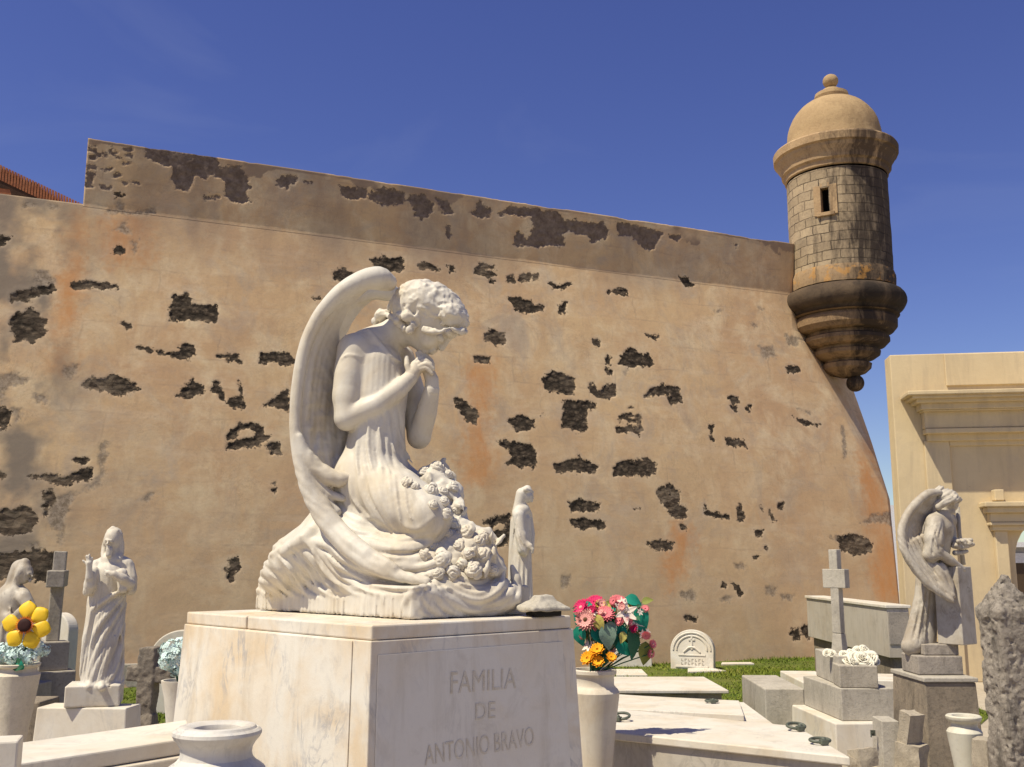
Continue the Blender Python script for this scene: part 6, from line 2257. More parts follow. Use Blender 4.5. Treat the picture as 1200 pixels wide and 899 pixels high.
# headstones against the wall
def arched(px, py_top, py_bot, hw, Y, lean, label, mat, relief=False, thick=.13, yaw=.0):
    """round headed stone with its own relief"""
    p = Y / FPX
    c_ = at(px, py_bot, Y)
    zb0 = max(0.0, c_[2]) if False else 0.0
    H_ = at(px, py_top, Y)[2]
    r = hw * p
    M = rotz(yaw) @ np.array(Matrix.Rotation(lean, 3, 'X'))
    o0 = np.array([c_[0], Y, 0])
    out = [(-r * .98, -.03), (r * .98, -.03)] + [(r * math.cos(t) * (1.0 if True else 1), H_ - r * .92 + r * .92 * math.sin(t)) for t in arcn(0, math.pi, 25)]
    rt = empty('headstone', o0, label, 'headstone')
    f = lambda q, d: o0 + M @ np.array([q[0], d, q[1]])
    mb = MB().hexa([f(q, thick / 2) for q in out], [f(q, -thick / 2) for q in out])
    st_ = mb.build('stone', mat, rt, bevel=.012)
    if relief:
        MT['relief_letter'] = m_plain('shadowed_letter_cut', (0.36, 0.32, 0.26), .9)
        mb = MB()
        for rr_ in (.86, .70):
            pts = [f((r * rr_ * math.cos(t), H_ - r * .92 + r * .90 * rr_ * math.sin(t)), -thick / 2 - .004) for t in arcn(.0, math.pi, 24)]
            mb.tube(pts, .013, 6)
        mb.build('border_moulding', mat, rt)
        mb = MB()
        zc4 = H_ - r * .72
        mb.box(f((0, zc4 + .05), -thick / 2 - .004), (.03, .022, .22), M); mb.box(f((0, zc4 + .09), -thick / 2 - .005), (.10, .02, .03), M)
        mb.tube([f((-.13, zc4 - .10), -thick / 2 - .005), f((-.05, zc4 - .03), -thick / 2 - .006), f((0, zc4 - .02), -thick / 2 - .005), f((.05, zc4 - .03), -thick / 2 - .006), f((.13, zc4 - .10), -thick / 2 - .005)], [.012, .018, .02, .018, .012], 6)
        mb.box(f((0, zc4 - .14), -thick / 2 - .003), (r * 1.25, .016, .022), M)
        mb.box(f((0, .035), -thick / 2 - .004), (r * 1.5, .02, .03), M)
        mb.build('cross_relief', mat, rt, bevel=.004)
        mb = MB()
        for row in range(2):
            for k in range(7):
                x = (-.5 + (k + .5) / 7) * r * 1.1
                zz = .135 - row * .055
                mb.box(f((x, zz), -thick / 2 - .001), (.012, .006, .036), M)
                mb.box(f((x + .016, zz + .014 * (1 if k % 2 else -1)), -thick / 2 - .001), (.02, .006, .010), M)
        mb.build('worn_inscription', MT['relief_letter'], rt)
    return rt


arched(812, 738, 781, 25, 16.2, -.10, 'round topped white headstone with carved cross leaning on the fortress wall', MT['slab'], True, .14, -.40)
arched(741, 752, 778, 22, 16.6, -.08, 'plain white headstone hidden behind the bouquet by the wall', MT['slab'])
arched(213, 738, 800, 38, 11.5, 0.0, 'thin round headstone rising behind the weathered cross, beside the big pedestal', MT['slab'], False, .09)
arched(66, 718, 800, 23, 10.5, 0.0, 'round topped pale headstone behind the tall grey cross', MT['slab'], False, .12, -.5)
ky = 13.6
kq = [at(-40, 780, ky), at(225, 780, ky + .3)]
zk = at(150, 780, ky)[2]
mb = MB()
a_, b_ = kq[0] * [1, 1, 0], kq[1] * [1, 1, 0]
mb.hexa([a_, b_, b_ + [0, .3, 0], a_ + [0, .3, 0]], [a_ + [0, 0, zk], b_ + [0, 0, zk], b_ + [0, .3, zk], a_ + [0, .3, zk]])
o = link_mesh('stone_kerb', mb.V, mb.F, MT['grey'], None, loc=(a_ + b_) / 2, bevel=.015); tag(o, 'low dark stone kerb along the wall foot behind the robed statue', 'kerb')

# ================================================================== LEFT CROSSES
GY = 8.0
gc = empty('grey_cross', at(62, 790, GY) * [1, 1, 0], 'tall leaning grey stone cross on stacked blocks beside the veiled statue', 'cross')
zb1 = at(62, 786, GY - .1)[2]; zb0 = at(62, 752, GY)[2]
mb = MB(); b3(mb, (70, 826), (40, 822), (86, 822), at(60, 781, GY)[2], 0.0)
mb.V, mb.F = [], []
yaw = R(35); Mg = rotz(yaw)
p8 = GY / FPX
cg = at(61, 760, GY)
z_a, z_b, z_c = at(61, 751, GY)[2], at(61, 785, GY)[2], at(61, 826, GY)[2]
mb = MB().box([cg[0], GY, (z_a + z_b) / 2], (.21, .20, z_a - z_b - .002), Mg); mb.build('upper_block', MT['grey'], gc, bevel=.01)
mb = MB().box([cg[0] + .02, GY, (z_b + z_c) / 2], (.28, .24, z_b - z_c - .002), Mg); mb.build('lower_block', MT['grey'], gc, bevel=.01)
mb = MB().box([cg[0] - .05, GY, (z_c) / 2], (.44, .36, z_c - .002), Mg); mb.build('footing', MT['dark'], gc, bevel=.012)
pa, pb_ = at(61.5, 751, GY), at(71.5, 646, GY)
ax_ = nrm(pb_ - pa)
sx_ = nrm(np.cross([0.35, -1.0, 0.0], ax_)); sy_ = np.cross(ax_, sx_)
Mc = np.stack([sx_, sy_, ax_], 1)
Lc = np.linalg.norm(pb_ - pa)
mb = MB().box((pa + pb_) / 2, (.092, .085, Lc), Mc)
pm = at(67.5, 678, GY)
mb.box(pm, (.125, .42, .125), Mc)
mb.build('cross', MT['grey'], gc, bevel=.008)
stone_thing('stone_bench', 'small dark stone ledge between the sunflower pot and grey cross', 'stone', MT['dark'], at(44, 850, 7.0) * [1, 1, 0], lambda mb: mb.box([at(42, 820, 7.0)[0], 7.0, at(42, 819, 7.0)[2] / 2], (.19, .3, at(42, 819, 7.0)[2])), .012)

WY = 7.6
F = Fig(WY, 142, 748, 212, 900, .16, .0065)
F.ch([(175, 768, 0), (174, 800, 0), (168, 850, 0), (166, 900, 0)], [10, 9, 8.5, 9], .0)
F.cv.f[:] = 1
def slabbar(a, b, hw, hd):
    a, b = F.A(*a), F.A(*b)
    d = b - a; L_ = np.linalg.norm(d); z_ = d / L_
    y_ = nrm(np.array([0.12, 1, 0]) - z_ * (np.array([.12, 1, 0]) @ z_)); x_ = np.cross(y_, z_)
    F.cv.box((a + b) / 2, (hw * F.p, hd, L_ / 2), np.stack([x_, y_, z_], 1), .012, .008)
slabbar((176, 758), (171, 838), 10, .055)
slabbar((171, 836), (168, 900), 12, .06)
slabbar((150, 789), (203, 791), 8.5, .052)
F.cv.band(lambda P: .012 * fbm(P * 9, 401, 3) + .007 * fbm(P * 34, 403, 3), .04)
wc_ = empty('weathered_cross', at(170, 860, WY) * [1, 1, 0], 'short thick weathered brown stone cross between robed statue and big pedestal', 'cross')
F.done('cross', MT['oldcross'], wc_)
q = [atz(180, 808, .04), atz(196, 808, .04), atz(194, 800, .04), atz(181, 800, .04)]
mb = MB(); mb.hexa([p * [1, 1, 0] - [0, 0, .02] for p in q], q); o = link_mesh('grave_plaque', mb.V, mb.F, MT['slab'], None, loc=sum(q) / 4 * [1, 1, 0], bevel=.006); tag(o, 'little white plaque in the grass right of the weathered cross', 'grave plaque', 'flat plaques in the lawn')

# ================================================================== FOREGROUND LEFT LEDGER, BLOCK AND URN
zL = atz(219, 843.5, 1.0)[2]
zL = 1.0
lg = empty('marble_ledger', atz(100, 870, zL) * [1, 1, 0], 'long cream marble tomb slab running along the bottom left corner', 'tomb')
far_r, near_r = atz(219, 843.5, zL), atz(226, 864, zL)
far_l = far_r + (atz(40, 868, zL) - far_r) * 2.2
near_l = near_r + (far_l - far_r)
near_l2 = atz(30, 896.5, zL)
top = [far_l + (near_l2 - far_r) * 0 + (near_r - far_r) * 1.0, near_r, far_r, far_l]
mb = MB(); mb.hexa([p - [0, 0, .052] for p in top], top); mb.build('top_slab', MT['slab'], lg, bevel=.006)
q = inset(top, -.035); q = [p - [0, 0, .054] for p in q]
mb = MB(); mb.hexa([p - [0, 0, .06] for p in q], q); mb.build('lower_slab', MT['slab'], lg, bevel=.006)
q2_ = inset(q, .06)
mb = MB(); mb.hexa([p * [1, 1, 0] for p in q2_], [p - [0, 0, .062] for p in q2_]); mb.build('tomb_body', MT['pedestal'], lg, bevel=.006)
zB = at(22, 868, 3.0)[2]
stone_thing('marble_block', 'cut white marble block end at the bottom left corner of the ledger', 'stone', MT['slab'], at(0, 880, 3.0) * [1, 1, 0] + [0, 0, zL], lambda mb: b3(mb, (22, 868), (-60, 872), (24, 861), zB, zL + .001), .006)
UY = 2.85
pu = UY / FPX
xu, zu = at(255, 851, UY)[0], at(255, 850, UY)[2]
prof = [(30, -120), (44, -95), (54, -62), (56, -52), (54, -46), (50, -42.5), (44, -38.5), (40, -34), (38.8, -29), (39.5, -23), (43, -17), (47, -12.5), (49, -8.5), (48.5, -5), (45, -2.8), (43.5, -3.0), (41.5, -.4), (38, .4), (30, -.4), (26, -3), (24.5, -8), (24, -30), (10, -40)]
mb = MB().lathe([(r * pu, z * pu) for r, z in prof], (xu, UY, zu), 72, True)
o = link_mesh('marble_urn', mb.V, mb.F, MT['urn'], None, loc=(xu, UY, zu - 120 * pu), autosmooth=28); tag(o, 'empty grey veined white marble urn with a moulded rim in the foreground', 'urn')
zub = zu - 120 * pu
mb = MB().box([xu, UY, zub / 2], (.26, .26, zub - .002), rotz(.75)); o = link_mesh('urn_stand', mb.V, mb.F, MT['slab'], None, loc=(xu, UY, 0), bevel=.008); tag(o, 'square marble post carrying the foreground urn', 'post')

# ================================================================== BIG VASE AND BOUQUET
VY2 = 5.9
p2 = VY2 / FPX
xv, zv = at(696, 783, VY2)[0], at(696, 784, VY2)[2]
prof = [(10, -220), (13, -180), (18.5, -112), (24, -60), (28, -30), (28.5, -25), (26.5, -21.5), (24, -19.5), (22.5, -17), (22.5, -9), (24, -6), (25.5, -4.5), (25.5, -1), (24.5, 0), (21, 0), (20, -3), (19, -12)]
mb = MB().lathe([(r * p2, z * p2) for r, z in prof], (xv, VY2, zv), 64, True)
zvb = zv - 220 * p2
MT['bigvase'] = m_marble('warm_vase_stone', (0.62, 0.56, 0.46), (0.36, 0.32, 0.27), (0.54, 0.43, 0.29), .25, .6, 2.4)
o = link_mesh('flower_vase', mb.V, mb.F, MT['bigvase'], None, loc=(xv, VY2, zvb), autosmooth=35); tag(o, 'tall cream stone vase holding the pink and orange bouquet', 'vase')
mb = MB().box([xv, VY2, zvb / 2], (.2, .2, max(zvb, .02) - .002)); o = link_mesh('vase_stand', mb.V, mb.F, MT['slab'], None, loc=(xv, VY2, 0), bevel=.008); tag(o, 'low stone foot block under the tall flower vase', 'post')


def petal_mesh(name, mat, n, L_, wid, cup, rows=1, tip=1.0, centre=None, lift=0.0):
    V, F = [], []
    for k in range(rows):
        for i in range(n):
            a = 2 * math.pi * (i + .5 * k) / n
            b = len(V)
            m, q = 5, 6
            for u in range(m):
                for v in range(q):
                    x = v / (q - 1)
                    w = wid * math.sin(min(1, x * 1.02) ** .65 * math.pi * .93 + .12) * (u / (m - 1) * 2 - 1)
                    r = .12 + x * L_ * (1 - .14 * k)
                    z = lift + cup * x * x * L_ + .12 * k + .10 * abs(u / (m - 1) * 2 - 1) ** 2 * L_ * .5
                    V.append((r * math.cos(a) - w * math.sin(a), r * math.sin(a) + w * math.cos(a), z))
            for u in range(m - 1):
                for v in range(q - 1):
                    F.append((b + u * q + v, b + (u + 1) * q + v, b + (u + 1) * q + v + 1, b + u * q + v + 1))
    me = bpy.data.meshes.new(name)
    me.from_pydata(V, [], F)
    me.polygons.foreach_set('use_smooth', np.ones(len(me.polygons), bool))
    me.materials.append(mat)
    return me


def leaf_mesh(name, mat, L_=1.0, wid=.34, bend=.3):
    V, F = [], []
    m, q = 5, 9
    for v in range(q):
        x = v / (q - 1)
        w = wid * math.sin(x ** .75 * math.pi) + .004
        for u in range(m):
            s_ = u / (m - 1) * 2 - 1
            V.append((w * s_, x * L_, -bend * x * x + .10 * abs(s_) * math.sin(x * math.pi) + .02 * math.sin(x * 20) * s_))
    for v in range(q - 1):
        for u in range(m - 1):
            F.append((v * m + u, v * m + u + 1, (v + 1) * m + u + 1, (v + 1) * m + u))
    me = bpy.data.meshes.new(name)
    me.from_pydata(V, [], F)
    me.polygons.foreach_set('use_smooth', np.ones(len(me.polygons), bool))
    me.materials.append(mat)
    return me


def pm(name, c, var=.25): return m_plain(name, c, .7, var, 25, .2)


MT['pink'] = pm('pink_silk', (0.72, 0.20, 0.22)); MT['palepink'] = pm('pale_pink_silk', (0.75, 0.36, 0.32)); MT['magenta'] = pm('magenta_silk', (0.62, 0.03, 0.13))
MT['orange'] = pm('orange_silk', (0.90, 0.36, 0.012)); MT['lily'] = pm('cream_lily_silk', (0.78, 0.66, 0.55), .1); MT['yellow'] = pm('yellow_silk', (0.70, 0.52, 0.10))
MT['teal'] = pm('teal_plastic_leaf', (0.012, 0.23, 0.155)); MT['dkgreen'] = pm('dark_plastic_leaf', (0.03, 0.11, 0.055)); MT['sage'] = pm('sage_plastic_leaf', (0.20, 0.29, 0.22)); MT['olive'] = pm('olive_leaf', (0.20, 0.22, 0.05)); MT['ygreen'] = pm('faded_yellow_leaf', (0.50, 0.44, 0.12))
MT['brownc'] = pm('brown_flower_centre', (0.10, 0.05, 0.02))
bq = empty('bouquet', (xv, VY2, zv - .05), 'artificial bouquet of pink daisies, white lilies, orange blooms and teal leaves in the tall vase', 'bouquet')
MT['orange'].name = 'orange_silk'
fl = {'pink': petal_mesh('daisy', MT['pink'], 16, .95, .20, .25, 3), 'pale': petal_mesh('daisy', MT['palepink'], 16, .95, .20, .28, 3), 'mag': petal_mesh('daisy', MT['magenta'], 12, .95, .22, .3, 3),
      'lily': petal_mesh('lily', MT['lily'], 6, 1.2, .30, .15, 1), 'yel': petal_mesh('small_bloom', MT['yellow'], 7, .9, .34, .5, 2), 'org': petal_mesh('orange_bloom', MT['orange'], 8, .95, .40, .28, 3)}
ctr = at(712, 752, VY2)
stems = MB()
for i, (k, x, y, r, w, dx, dz) in enumerate((('mag', 690, 714, 14, .02, -.3, .6), ('mag', 682, 713, 11, -.02, -.7, .4), ('pale', 687, 727, 13, -.06, -.4, .1), ('pink', 709, 721, 12, -.05, .0, .6), ('pink', 724, 707, 11, .03, .1, .6), ('pink', 733, 708, 9, .05, .3, .5), ('mag', 698, 707, 11, .05, -.1, .8),
                                         ('lily', 733, 718, 13, -.05, .3, .2), ('lily', 744, 727, 11, -.01, .6, .1), ('yel', 703, 710, 7, .0, 0, .6), ('org', 700, 762, 8.5, -.11, -.2, .5), ('org', 689, 772, 9, -.10, -.6, .3), ('org', 701, 776, 8, -.12, -.2, .4), ('org', 716, 771, 7, -.10, .2, .5), ('org', 694, 768, 7, -.10, -.5, .4), ('lily', 689, 757, 7, -.03, -.5, .3),
                                         ('pale', 716, 762, 6, -.02, .4, .2), ('pink', 764, 755, 6, .03, .6, .1), ('pink', 762, 766, 6, .03, .6, -.2), ('lily', 759, 741, 4, .0, .7, .2), ('pale', 752, 744, 5, .02, .4, .1))):
    P = at(x, y, VY2 + w)
    o = put_mesh(fl[k].name, fl[k], P, nrm([dx, -.8, dz + .15]), r * p2 * .92, bq, i * 1.1, .02)
    if k in ('pink', 'pale', 'mag'):
        mb = MB().ball(P + nrm([dx, -.8, dz + .15]) * .010, r * p2 * .22, 6); c_ = link_mesh('flower_centre', mb.V, mb.F, MT['brownc'] if k == 'pale' else MT['palepink'], bq, smooth=True)
    stems.tube([P, (P + np.array([xv, VY2, zv])) / 2 + [0, 0, -.01], [xv + RNG.normal(0, .02), VY2 + RNG.normal(0, .02), zv - .04]], .0035, 5)
lf = {k: leaf_mesh('leaf', MT[k]) for k in ('teal', 'dkgreen', 'sage', 'olive', 'ygreen')}
for i, (k, x0, y0, x1, y1, w) in enumerate((('teal', 676, 734, 682, 754, -.03), ('teal', 684, 738, 676, 722, .0), ('teal', 694, 735, 708, 752, -.06), ('sage', 709, 731, 715, 758, -.08), ('sage', 717, 728, 713, 748, -.06), ('teal', 728, 730, 722, 755, -.04), ('teal', 733, 700, 750, 706, .02), ('teal', 740, 700, 745, 716, .04),
                                        ('teal', 744, 712, 756, 738, .0), ('teal', 750, 712, 757, 730, .03), ('dkgreen', 738, 738, 746, 768, -.04), ('dkgreen', 728, 742, 744, 752, .0), ('olive', 726, 738, 735, 752, -.03), ('teal', 724, 752, 737, 767, -.05), ('olive', 757, 752, 756, 776, .03), ('olive', 752, 706, 763, 702, .04),
                                        ('ygreen', 699, 720, 704, 738, -.08), ('ygreen', 703, 722, 697, 735, -.07), ('ygreen', 731, 740, 729, 752, -.06), ('dkgreen', 704, 735, 696, 748, -.02), ('dkgreen', 715, 745, 722, 735, .03), ('olive', 745, 735, 758, 745, .02), ('teal', 687, 742, 681, 750, .02), ('dkgreen', 720, 715, 712, 735, .05), ('dkgreen', 735, 728, 748, 742, .05), ('ygreen', 712, 708, 722, 716, .02), ('teal', 762, 758, 754, 772, .05))):
    a, b = at(x0, y0, VY2 + w), at(x1, y1, VY2 + w - .02)
    d = b - a
    L_ = np.linalg.norm(d)
    y_ = d / L_
    z_ = nrm(np.cross(np.cross(y_, [RNG.normal(0, .5), -1, .5]), y_)); x_ = np.cross(y_, z_)
    o = bpy.data.objects.new('leaf', lf[k]); o.parent = bq
    M = Matrix([[*(float(v) for v in r_)] for r_ in np.stack([x_, y_, z_], 1)]).to_4x4()
    o.rotation_mode = 'QUATERNION'; o.rotation_quaternion = M.to_quaternion(); o.scale = (L_ * 1.15,) * 3
    o.location = Vector([float(v) for v in a - origin(bq)])
    C.objects.link(o)
    stems.tube([a, (a + np.array([xv, VY2, zv])) / 2, [xv, VY2, zv - .04]], .0025, 5)
for i in range(46):
    k = ('teal', 'dkgreen', 'olive', 'teal', 'sage', 'ygreen')[i % 6]
    a = at(RNG.uniform(680, 757), RNG.uniform(705, 748), VY2 + RNG.uniform(-.03, .07))
    y_ = nrm([RNG.normal(0, .7), RNG.normal(-.3, .5), RNG.normal(0, .7)])
    z_ = nrm(np.cross(np.cross(y_, [RNG.normal(0, .6), -1, .6]), y_)); x_ = np.cross(y_, z_)
    o = bpy.data.objects.new('leaf', lf[k]); o.parent = bq
    o.rotation_mode = 'QUATERNION'; o.rotation_quaternion = Matrix([[float(v) for v in r_] for r_ in np.stack([x_, y_, z_], 1)]).to_quaternion()
    sc_ = RNG.uniform(.028, .062); o.scale = (sc_ * RNG.uniform(.6, 1.2), sc_, sc_)
    o.location = Vector([float(v) for v in a - origin(bq)])
    C.objects.link(o)
    stems.tube([a, (a + np.array([xv, VY2, zv])) / 2, [xv, VY2, zv - .04]], .002, 5)
for i in range(26):
    k = ('pale', 'lily', 'pink', 'mag', 'pink')[i % 5]
    P = at(RNG.uniform(678, 758), RNG.uniform(704, 746), VY2 + RNG.uniform(-.07, .02))
    put_mesh(fl[k].name, fl[k], P, nrm([RNG.normal(0, .6), -.7, RNG.normal(.3, .4)]), RNG.uniform(3.5, 6.5) * p2, bq, i * 1.7, .02)
stems.build('stems', MT['dkgreen'], bq)

# broken lantern stone on the slab corner
bs = atz(637, 722.5, zs_top)
bo = empty('broken_stone_finial', bs, 'broken grey stone finial with a flared foot lying on the big pedestal corner', 'stone fragment')
F = Fig(bs[1], 606, 684, 672, 724, .12, .0036)
pb2 = F.p
F.cv.lo[2] = F.cv.lo[2]
Mz = rotz(.5)
F.cv.f[:] = 1
zz = zs_top + .0015
for a, b, r0, r1 in ((.026, .030, 25, 24), (.030, .052, 24, 12), (.052, .072, 11.5, 9)):
    n_ = 6
    for i in range(n_):
        t = i / (n_ - 1)
        F.cv.box([bs[0], bs[1], zz + a + (b - a) * t], ((r0 + (r1 - r0) * t) * pb2, (r0 + (r1 - r0) * t) * pb2 * .8, .006), Mz, .004, .006)
F.cv.band(lambda P: .006 * fbm(P * 26, 501, 3) + .010 * fbm(P * 9, 503, 2), .02)
F.done('flared_top', MT['oldcross' if False else 'cross'], bo)
mb = MB().box([bs[0], bs[1], zz + .013], (.110, .085, .024), Mz); mb.build('dark_core', MT['near_black'], bo, bevel=.004)

# ================================================================== SUNFLOWER POT, HYDRANGEAS
SYY = 5.0
p5 = SYY / FPX
xs_, zs_ = at(19, 779, SYY)[0], at(19, 777, SYY)[2]
MT['pot'] = m_stone('mossy_cream_pot', (0.66, 0.60, 0.48), (0.56, 0.50, 0.39), (0.28, 0.26, 0.20), 3.0, .45, .35)
prof = [(12, -150), (15, -95), (20, -60), (26, -16), (26.5, -12.5), (23.5, -10), (22.5, -8.5), (22.5, -5), (25.5, -3), (26, -.8), (24.5, 0), (19, -.5), (18, -6), (17, -20)]
mb = MB().lathe([(r * p5, z * p5) for r, z in prof], (xs_, SYY, zs_), 56, True)
o = link_mesh('flower_pot', mb.V, mb.F, MT['pot'], None, loc=(xs_, SYY, zs_ - 150 * p5), autosmooth=35); tag(o, 'cream tapered stone pot with a yellow artificial flower at the left edge', 'pot')
zsb = zs_ - 150 * p5
mb = MB().box([xs_, SYY, zsb / 2], (.22, .22, zsb - .002)); o = link_mesh('pot_stand', mb.V, mb.F, MT['dark'], None, loc=(xs_, SYY, 0), bevel=.008); tag(o, 'dark stone block under the flower pot at the left edge', 'post')
MT['sun'] = m_plain('yellow_plastic_petal', (0.78, 0.50, 0.015), .5, .10, 12, .4); MT['sunc'] = pm('orange_fringe', (0.70, 0.16, 0.02)); MT['choc'] = pm('dark_seed_disc', (0.035, 0.012, 0.010))
MT['hyd'] = pm('pale_blue_silk', (0.58, 0.72, 0.68), .2)
sf = empty('artificial_flower', (xs_, SYY, zs_ - .03), 'big yellow six petalled plastic flower with a dark centre in the left pot', 'flower')
PC = at(30, 733, SYY - .06)
dn = nrm([.08, -1, .12])
xx = nrm(np.cross([0, 0, 1], dn)); xx = -xx if xx[0] < 0 else xx
yy = nrm(np.cross(dn, xx)); yy = -yy if yy[2] < 0 else yy
pv_, fv = [], []
for i in range(6):
    a = R((92, 40, -12, -65, -128, 171)[i])
    V, Fq = [], []
    m, q = 9, 10
    for u in range(m):
        for v in range(q):
            x = v / (q - 1); s_ = u / (m - 1) * 2 - 1
            wdt = 9.6 * math.sin(math.pi * min(.985, .05 + .95 * x ** 1.25)) ** .75
            r = 7.5 + x * 20
            P = PC + (xx * (r * math.cos(a) - wdt * s_ * math.sin(a)) + yy * (r * math.sin(a) + wdt * s_ * math.cos(a)) + dn * (-2.5 * x + 1.6 * math.sin(x * 3) - 2.0 * s_ * s_)) * p5
            V.append(P)
    for u in range(m - 1):
        for v in range(q - 1): Fq.append((u * q + v, (u + 1) * q + v, (u + 1) * q + v + 1, u * q + v + 1))
    link_mesh('petal', V, Fq, MT['sun'], sf, smooth=True, solid=.002)
mb = MB()
for i in range(26):
    a = 2 * math.pi * i / 26
    mb.tube([PC + (xx * math.cos(a) * 5 + yy * math.sin(a) * 5 + dn * 3) * p5, PC + (xx * math.cos(a) * 10 + yy * math.sin(a) * 10 + dn * 3.5) * p5], [1.0 * p5, .4 * p5], 5)
mb.build('orange_fringe', MT['sunc'], sf)
mb = MB()
for rr_, zz_ in ((7.6, 4), (7, 5), (4, 5.6)): pass
n_ = 24
Vd = [PC + (xx * math.cos(2 * math.pi * i / n_) * r + yy * math.sin(2 * math.pi * i / n_) * r + dn * z) * p5 for r, z in ((7.4, 1), (7.4, 4.2), (6.4, 5.3), (3, 5.6)) for i in range(n_)]
Fd = [(j * n_ + i, j * n_ + (i + 1) % n_, (j + 1) * n_ + (i + 1) % n_, (j + 1) * n_ + i) for j in range(3) for i in range(n_)] + [tuple(3 * n_ + i for i in range(n_))]
link_mesh('seed_disc', Vd, Fd, MT['choc'], sf, smooth=True)
MB().tube([PC - dn * .01, PC + [0, .03, -.1], [xs_, SYY, zs_ - .03]], .006, 6).build('stem', MT['dkgreen'], sf)
o = bpy.data.objects.new('leaf', lf['dkgreen']); o.parent = sf; o.scale = (.085,) * 3; o.location = Vector([float(v) for v in at(27, 782, SYY - .10) - origin(sf)]); o.rotation_euler = (R(75), R(-70), 0); C.objects.link(o)
o = bpy.data.objects.new('leaf', lf['teal']); o.parent = sf; o.scale = (.07,) * 3; o.location = Vector([float(v) for v in at(27, 777, SYY - .11) - origin(sf)]); o.rotation_euler = (R(-50), R(60), 0); C.objects.link(o)


def hydrangea(name_parent, pts, p, Y, dens=80):
    out = MB()
    for (x, y, r, w) in pts:
        c_ = at(x, y, Y + w)
        for i in range(dens):
            d = RNG.normal(0, 1, 3); d /= np.linalg.norm(d)
            if d[1] > .55: continue
            P = c_ + d * r * p * RNG.uniform(.75, 1.08)
            e_a = nrm(np.cross(d, RNG.normal(0, 1, 3))); e_b = np.cross(d, e_a)
            s_ = r * p * RNG.uniform(.20, .33)
            for k in range(4):
                a = k * math.pi / 2 + i
                u = e_a * math.cos(a) + e_b * math.sin(a); v = -e_a * math.sin(a) + e_b * math.cos(a)
                out.add([P, P + u * s_ * .6 + v * s_ * .42 + d * s_ * .1, P + u * s_ + d * s_ * .05, P + u * s_ * .6 - v * s_ * .42 + d * s_ * .1], [(0, 1, 2, 3)])
    return out


hy = empty('hydrangea_bunch', (xs_, SYY, zs_ - .02), 'pale blue artificial hydrangeas filling the pot under the yellow flower', 'flowers')
hydrangea(hy, [(5, 765, 11, 0), (17, 769, 10, -.05), (-4, 770, 10, 0), (30, 766, 10, -.04), (44, 760, 10, 0), (52, 762, 7, .02), (12, 758, 8, .05), (36, 772, 8, -.05), (24, 760, 9, .04)], p5, SYY).build('blooms', MT['hyd'], hy)
MB().tube([[xs_, SYY, zs_ - .05], at(15, 768, SYY)], .006, 5).tube([[xs_, SYY, zs_ - .05], at(40, 765, SYY)], .006, 5).build('stems', MT['dkgreen'], hy)
LYY = 5.6
pl_ = LYY / FPX
xl_, zl_ = at(211, 795, LYY)[0], at(211, 797, LYY)[2]
prof = [(8, -150), (11, -60), (16, -20), (20, -3), (20.5, 0), (18, 0), (15, -20)]
mb = MB().lathe([(r * pl_, z * pl_) for r, z in prof], (xl_, LYY, zl_), 40, True)
o = link_mesh('white_vase', mb.V, mb.F, MT['slab'], None, loc=(xl_, LYY, zl_ - 150 * pl_), autosmooth=35); tag(o, 'white flared marble vase half hidden behind the big pedestal', 'vase')
zlb = zl_ - 150 * pl_
mb = MB().box([xl_, LYY, zlb / 2], (.16, .16, max(zlb, .03) - .002)); o = link_mesh('vase_stand', mb.V, mb.F, MT['slab'], None, loc=(xl_, LYY, 0), bevel=.008); tag(o, 'small stone foot under the white vase behind the big pedestal', 'post')
hy2 = empty('hydrangea_bunch', (xl_, LYY, zl_ - .02), 'pale blue hydrangeas peeping out beside the left edge of the big pedestal', 'flowers')
hydrangea(hy2, [(199, 762, 12, 0), (197, 775, 11, -.03), (208, 770, 14, 0), (214, 758, 12, .03), (206, 783, 9, -.02)], pl_, LYY).build('blooms', MT['hyd'], hy2)
MB().tube([[xl_, LYY, zl_ - .05], at(204, 775, LYY)], .006, 5).tube([[xl_, LYY, zl_ - .05], at(211, 770, LYY)], .006, 5).build('stems', MT['dkgreen'], hy2)

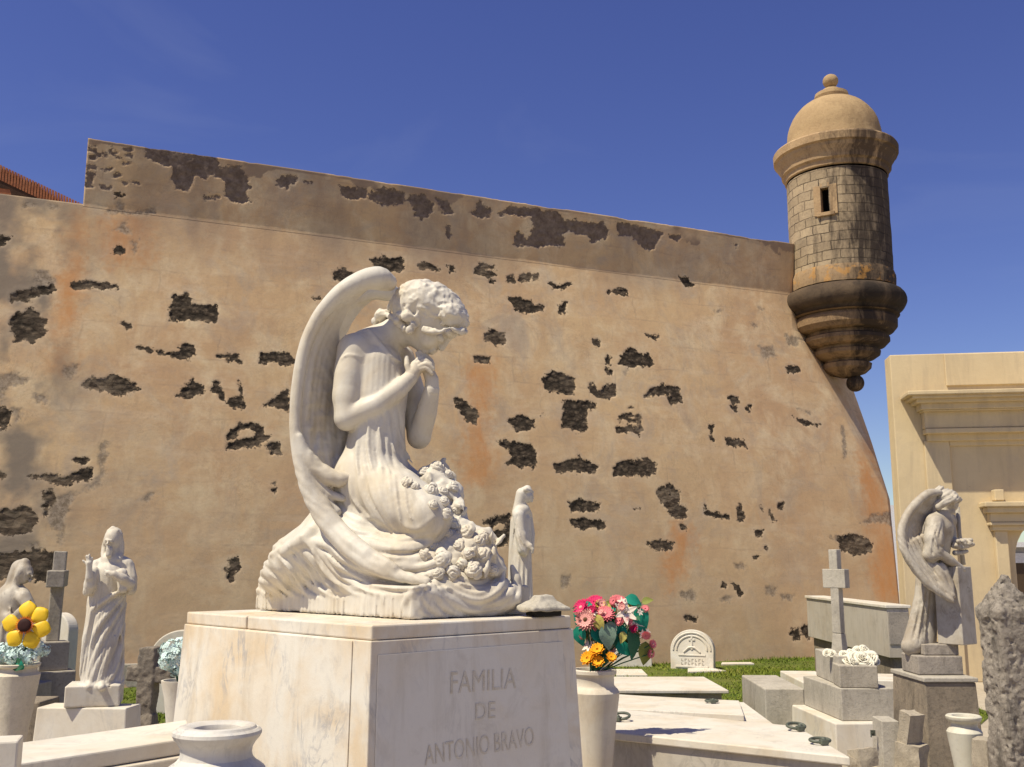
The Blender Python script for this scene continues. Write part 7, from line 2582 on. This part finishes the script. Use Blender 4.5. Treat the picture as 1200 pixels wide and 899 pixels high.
# ================================================================== LAWN AND GRASS
wb = lambda x: (OW[1] + BAT * HB * nw[1]) + (x - (OW[0] + BAT * HB * nw[0])) * tw[1] / tw[0]
xs0, xs1 = -8.0, 5.2
poly = [(xs0, 8.2), (-2.0, 7.2), (1.2, 8.2), (xs1 - 1.2, 9.6), (xs1, 11.5), (xs1, wb(xs1) - .02), (xs0, wb(xs0) - .02)]
o = link_mesh('lawn', [(x, y, .006) for x, y in poly], [tuple(range(len(poly)))], MT['turf'])
tag(o, kind='structure')
NB = 80000
pp = np.array(poly)
X = RNG.uniform(xs0, xs1, NB * 2)
Y = 8.0 + (RNG.uniform(0, 1, NB * 2)) * 12.0
ok = poly_sd(X, Y, pp) > .02
dn_ = fbm(np.stack([X * .9, Y * .9, 0 * X], 1), 601, 3)
ok &= RNG.uniform(-.45, .30, len(X)) < dn_ * 1.3 + .10
X, Y, dn_ = X[ok][:NB], Y[ok][:NB], dn_[ok][:NB]
n_ = len(X)
hh_ = RNG.uniform(.018, .042, n_) * (1 + .8 * np.clip(dn_, -.4, 1))
near_wall = np.clip(1 - (wb(X) - Y) / .35, 0, 1)
hh_ *= 1 + 1.1 * near_wall * RNG.uniform(0, 1, n_)
an = RNG.uniform(0, 2 * math.pi, n_)
wd = RNG.uniform(.006, .012, n_)
le = RNG.uniform(.01, .05, n_)
la = RNG.uniform(0, 2 * math.pi, n_)
B0_ = np.stack([X - np.cos(an) * wd, Y - np.sin(an) * wd, 0 * X], 1)
B1_ = np.stack([X + np.cos(an) * wd, Y + np.sin(an) * wd, 0 * X], 1)
T_ = np.stack([X + np.cos(la) * le, Y + np.sin(la) * le, hh_], 1)
V = np.stack([B0_, B1_, T_], 1).reshape(-1, 3)
o = link_mesh('grass', V, np.arange(3 * n_).reshape(-1, 3), MT['blade'])
tag(o, kind='stuff')
a = o.data.attributes.new('tint', 'FLOAT', 'POINT')
tv = np.clip(.42 + .9 * fbm(np.stack([X * .7, Y * .7, 0 * X], 1), 603, 3) + RNG.normal(0, .14, n_), 0, 1)
if len(a.data) == 3 * n_: a.data.foreach_set('value', np.repeat(tv, 3).astype(np.float32))
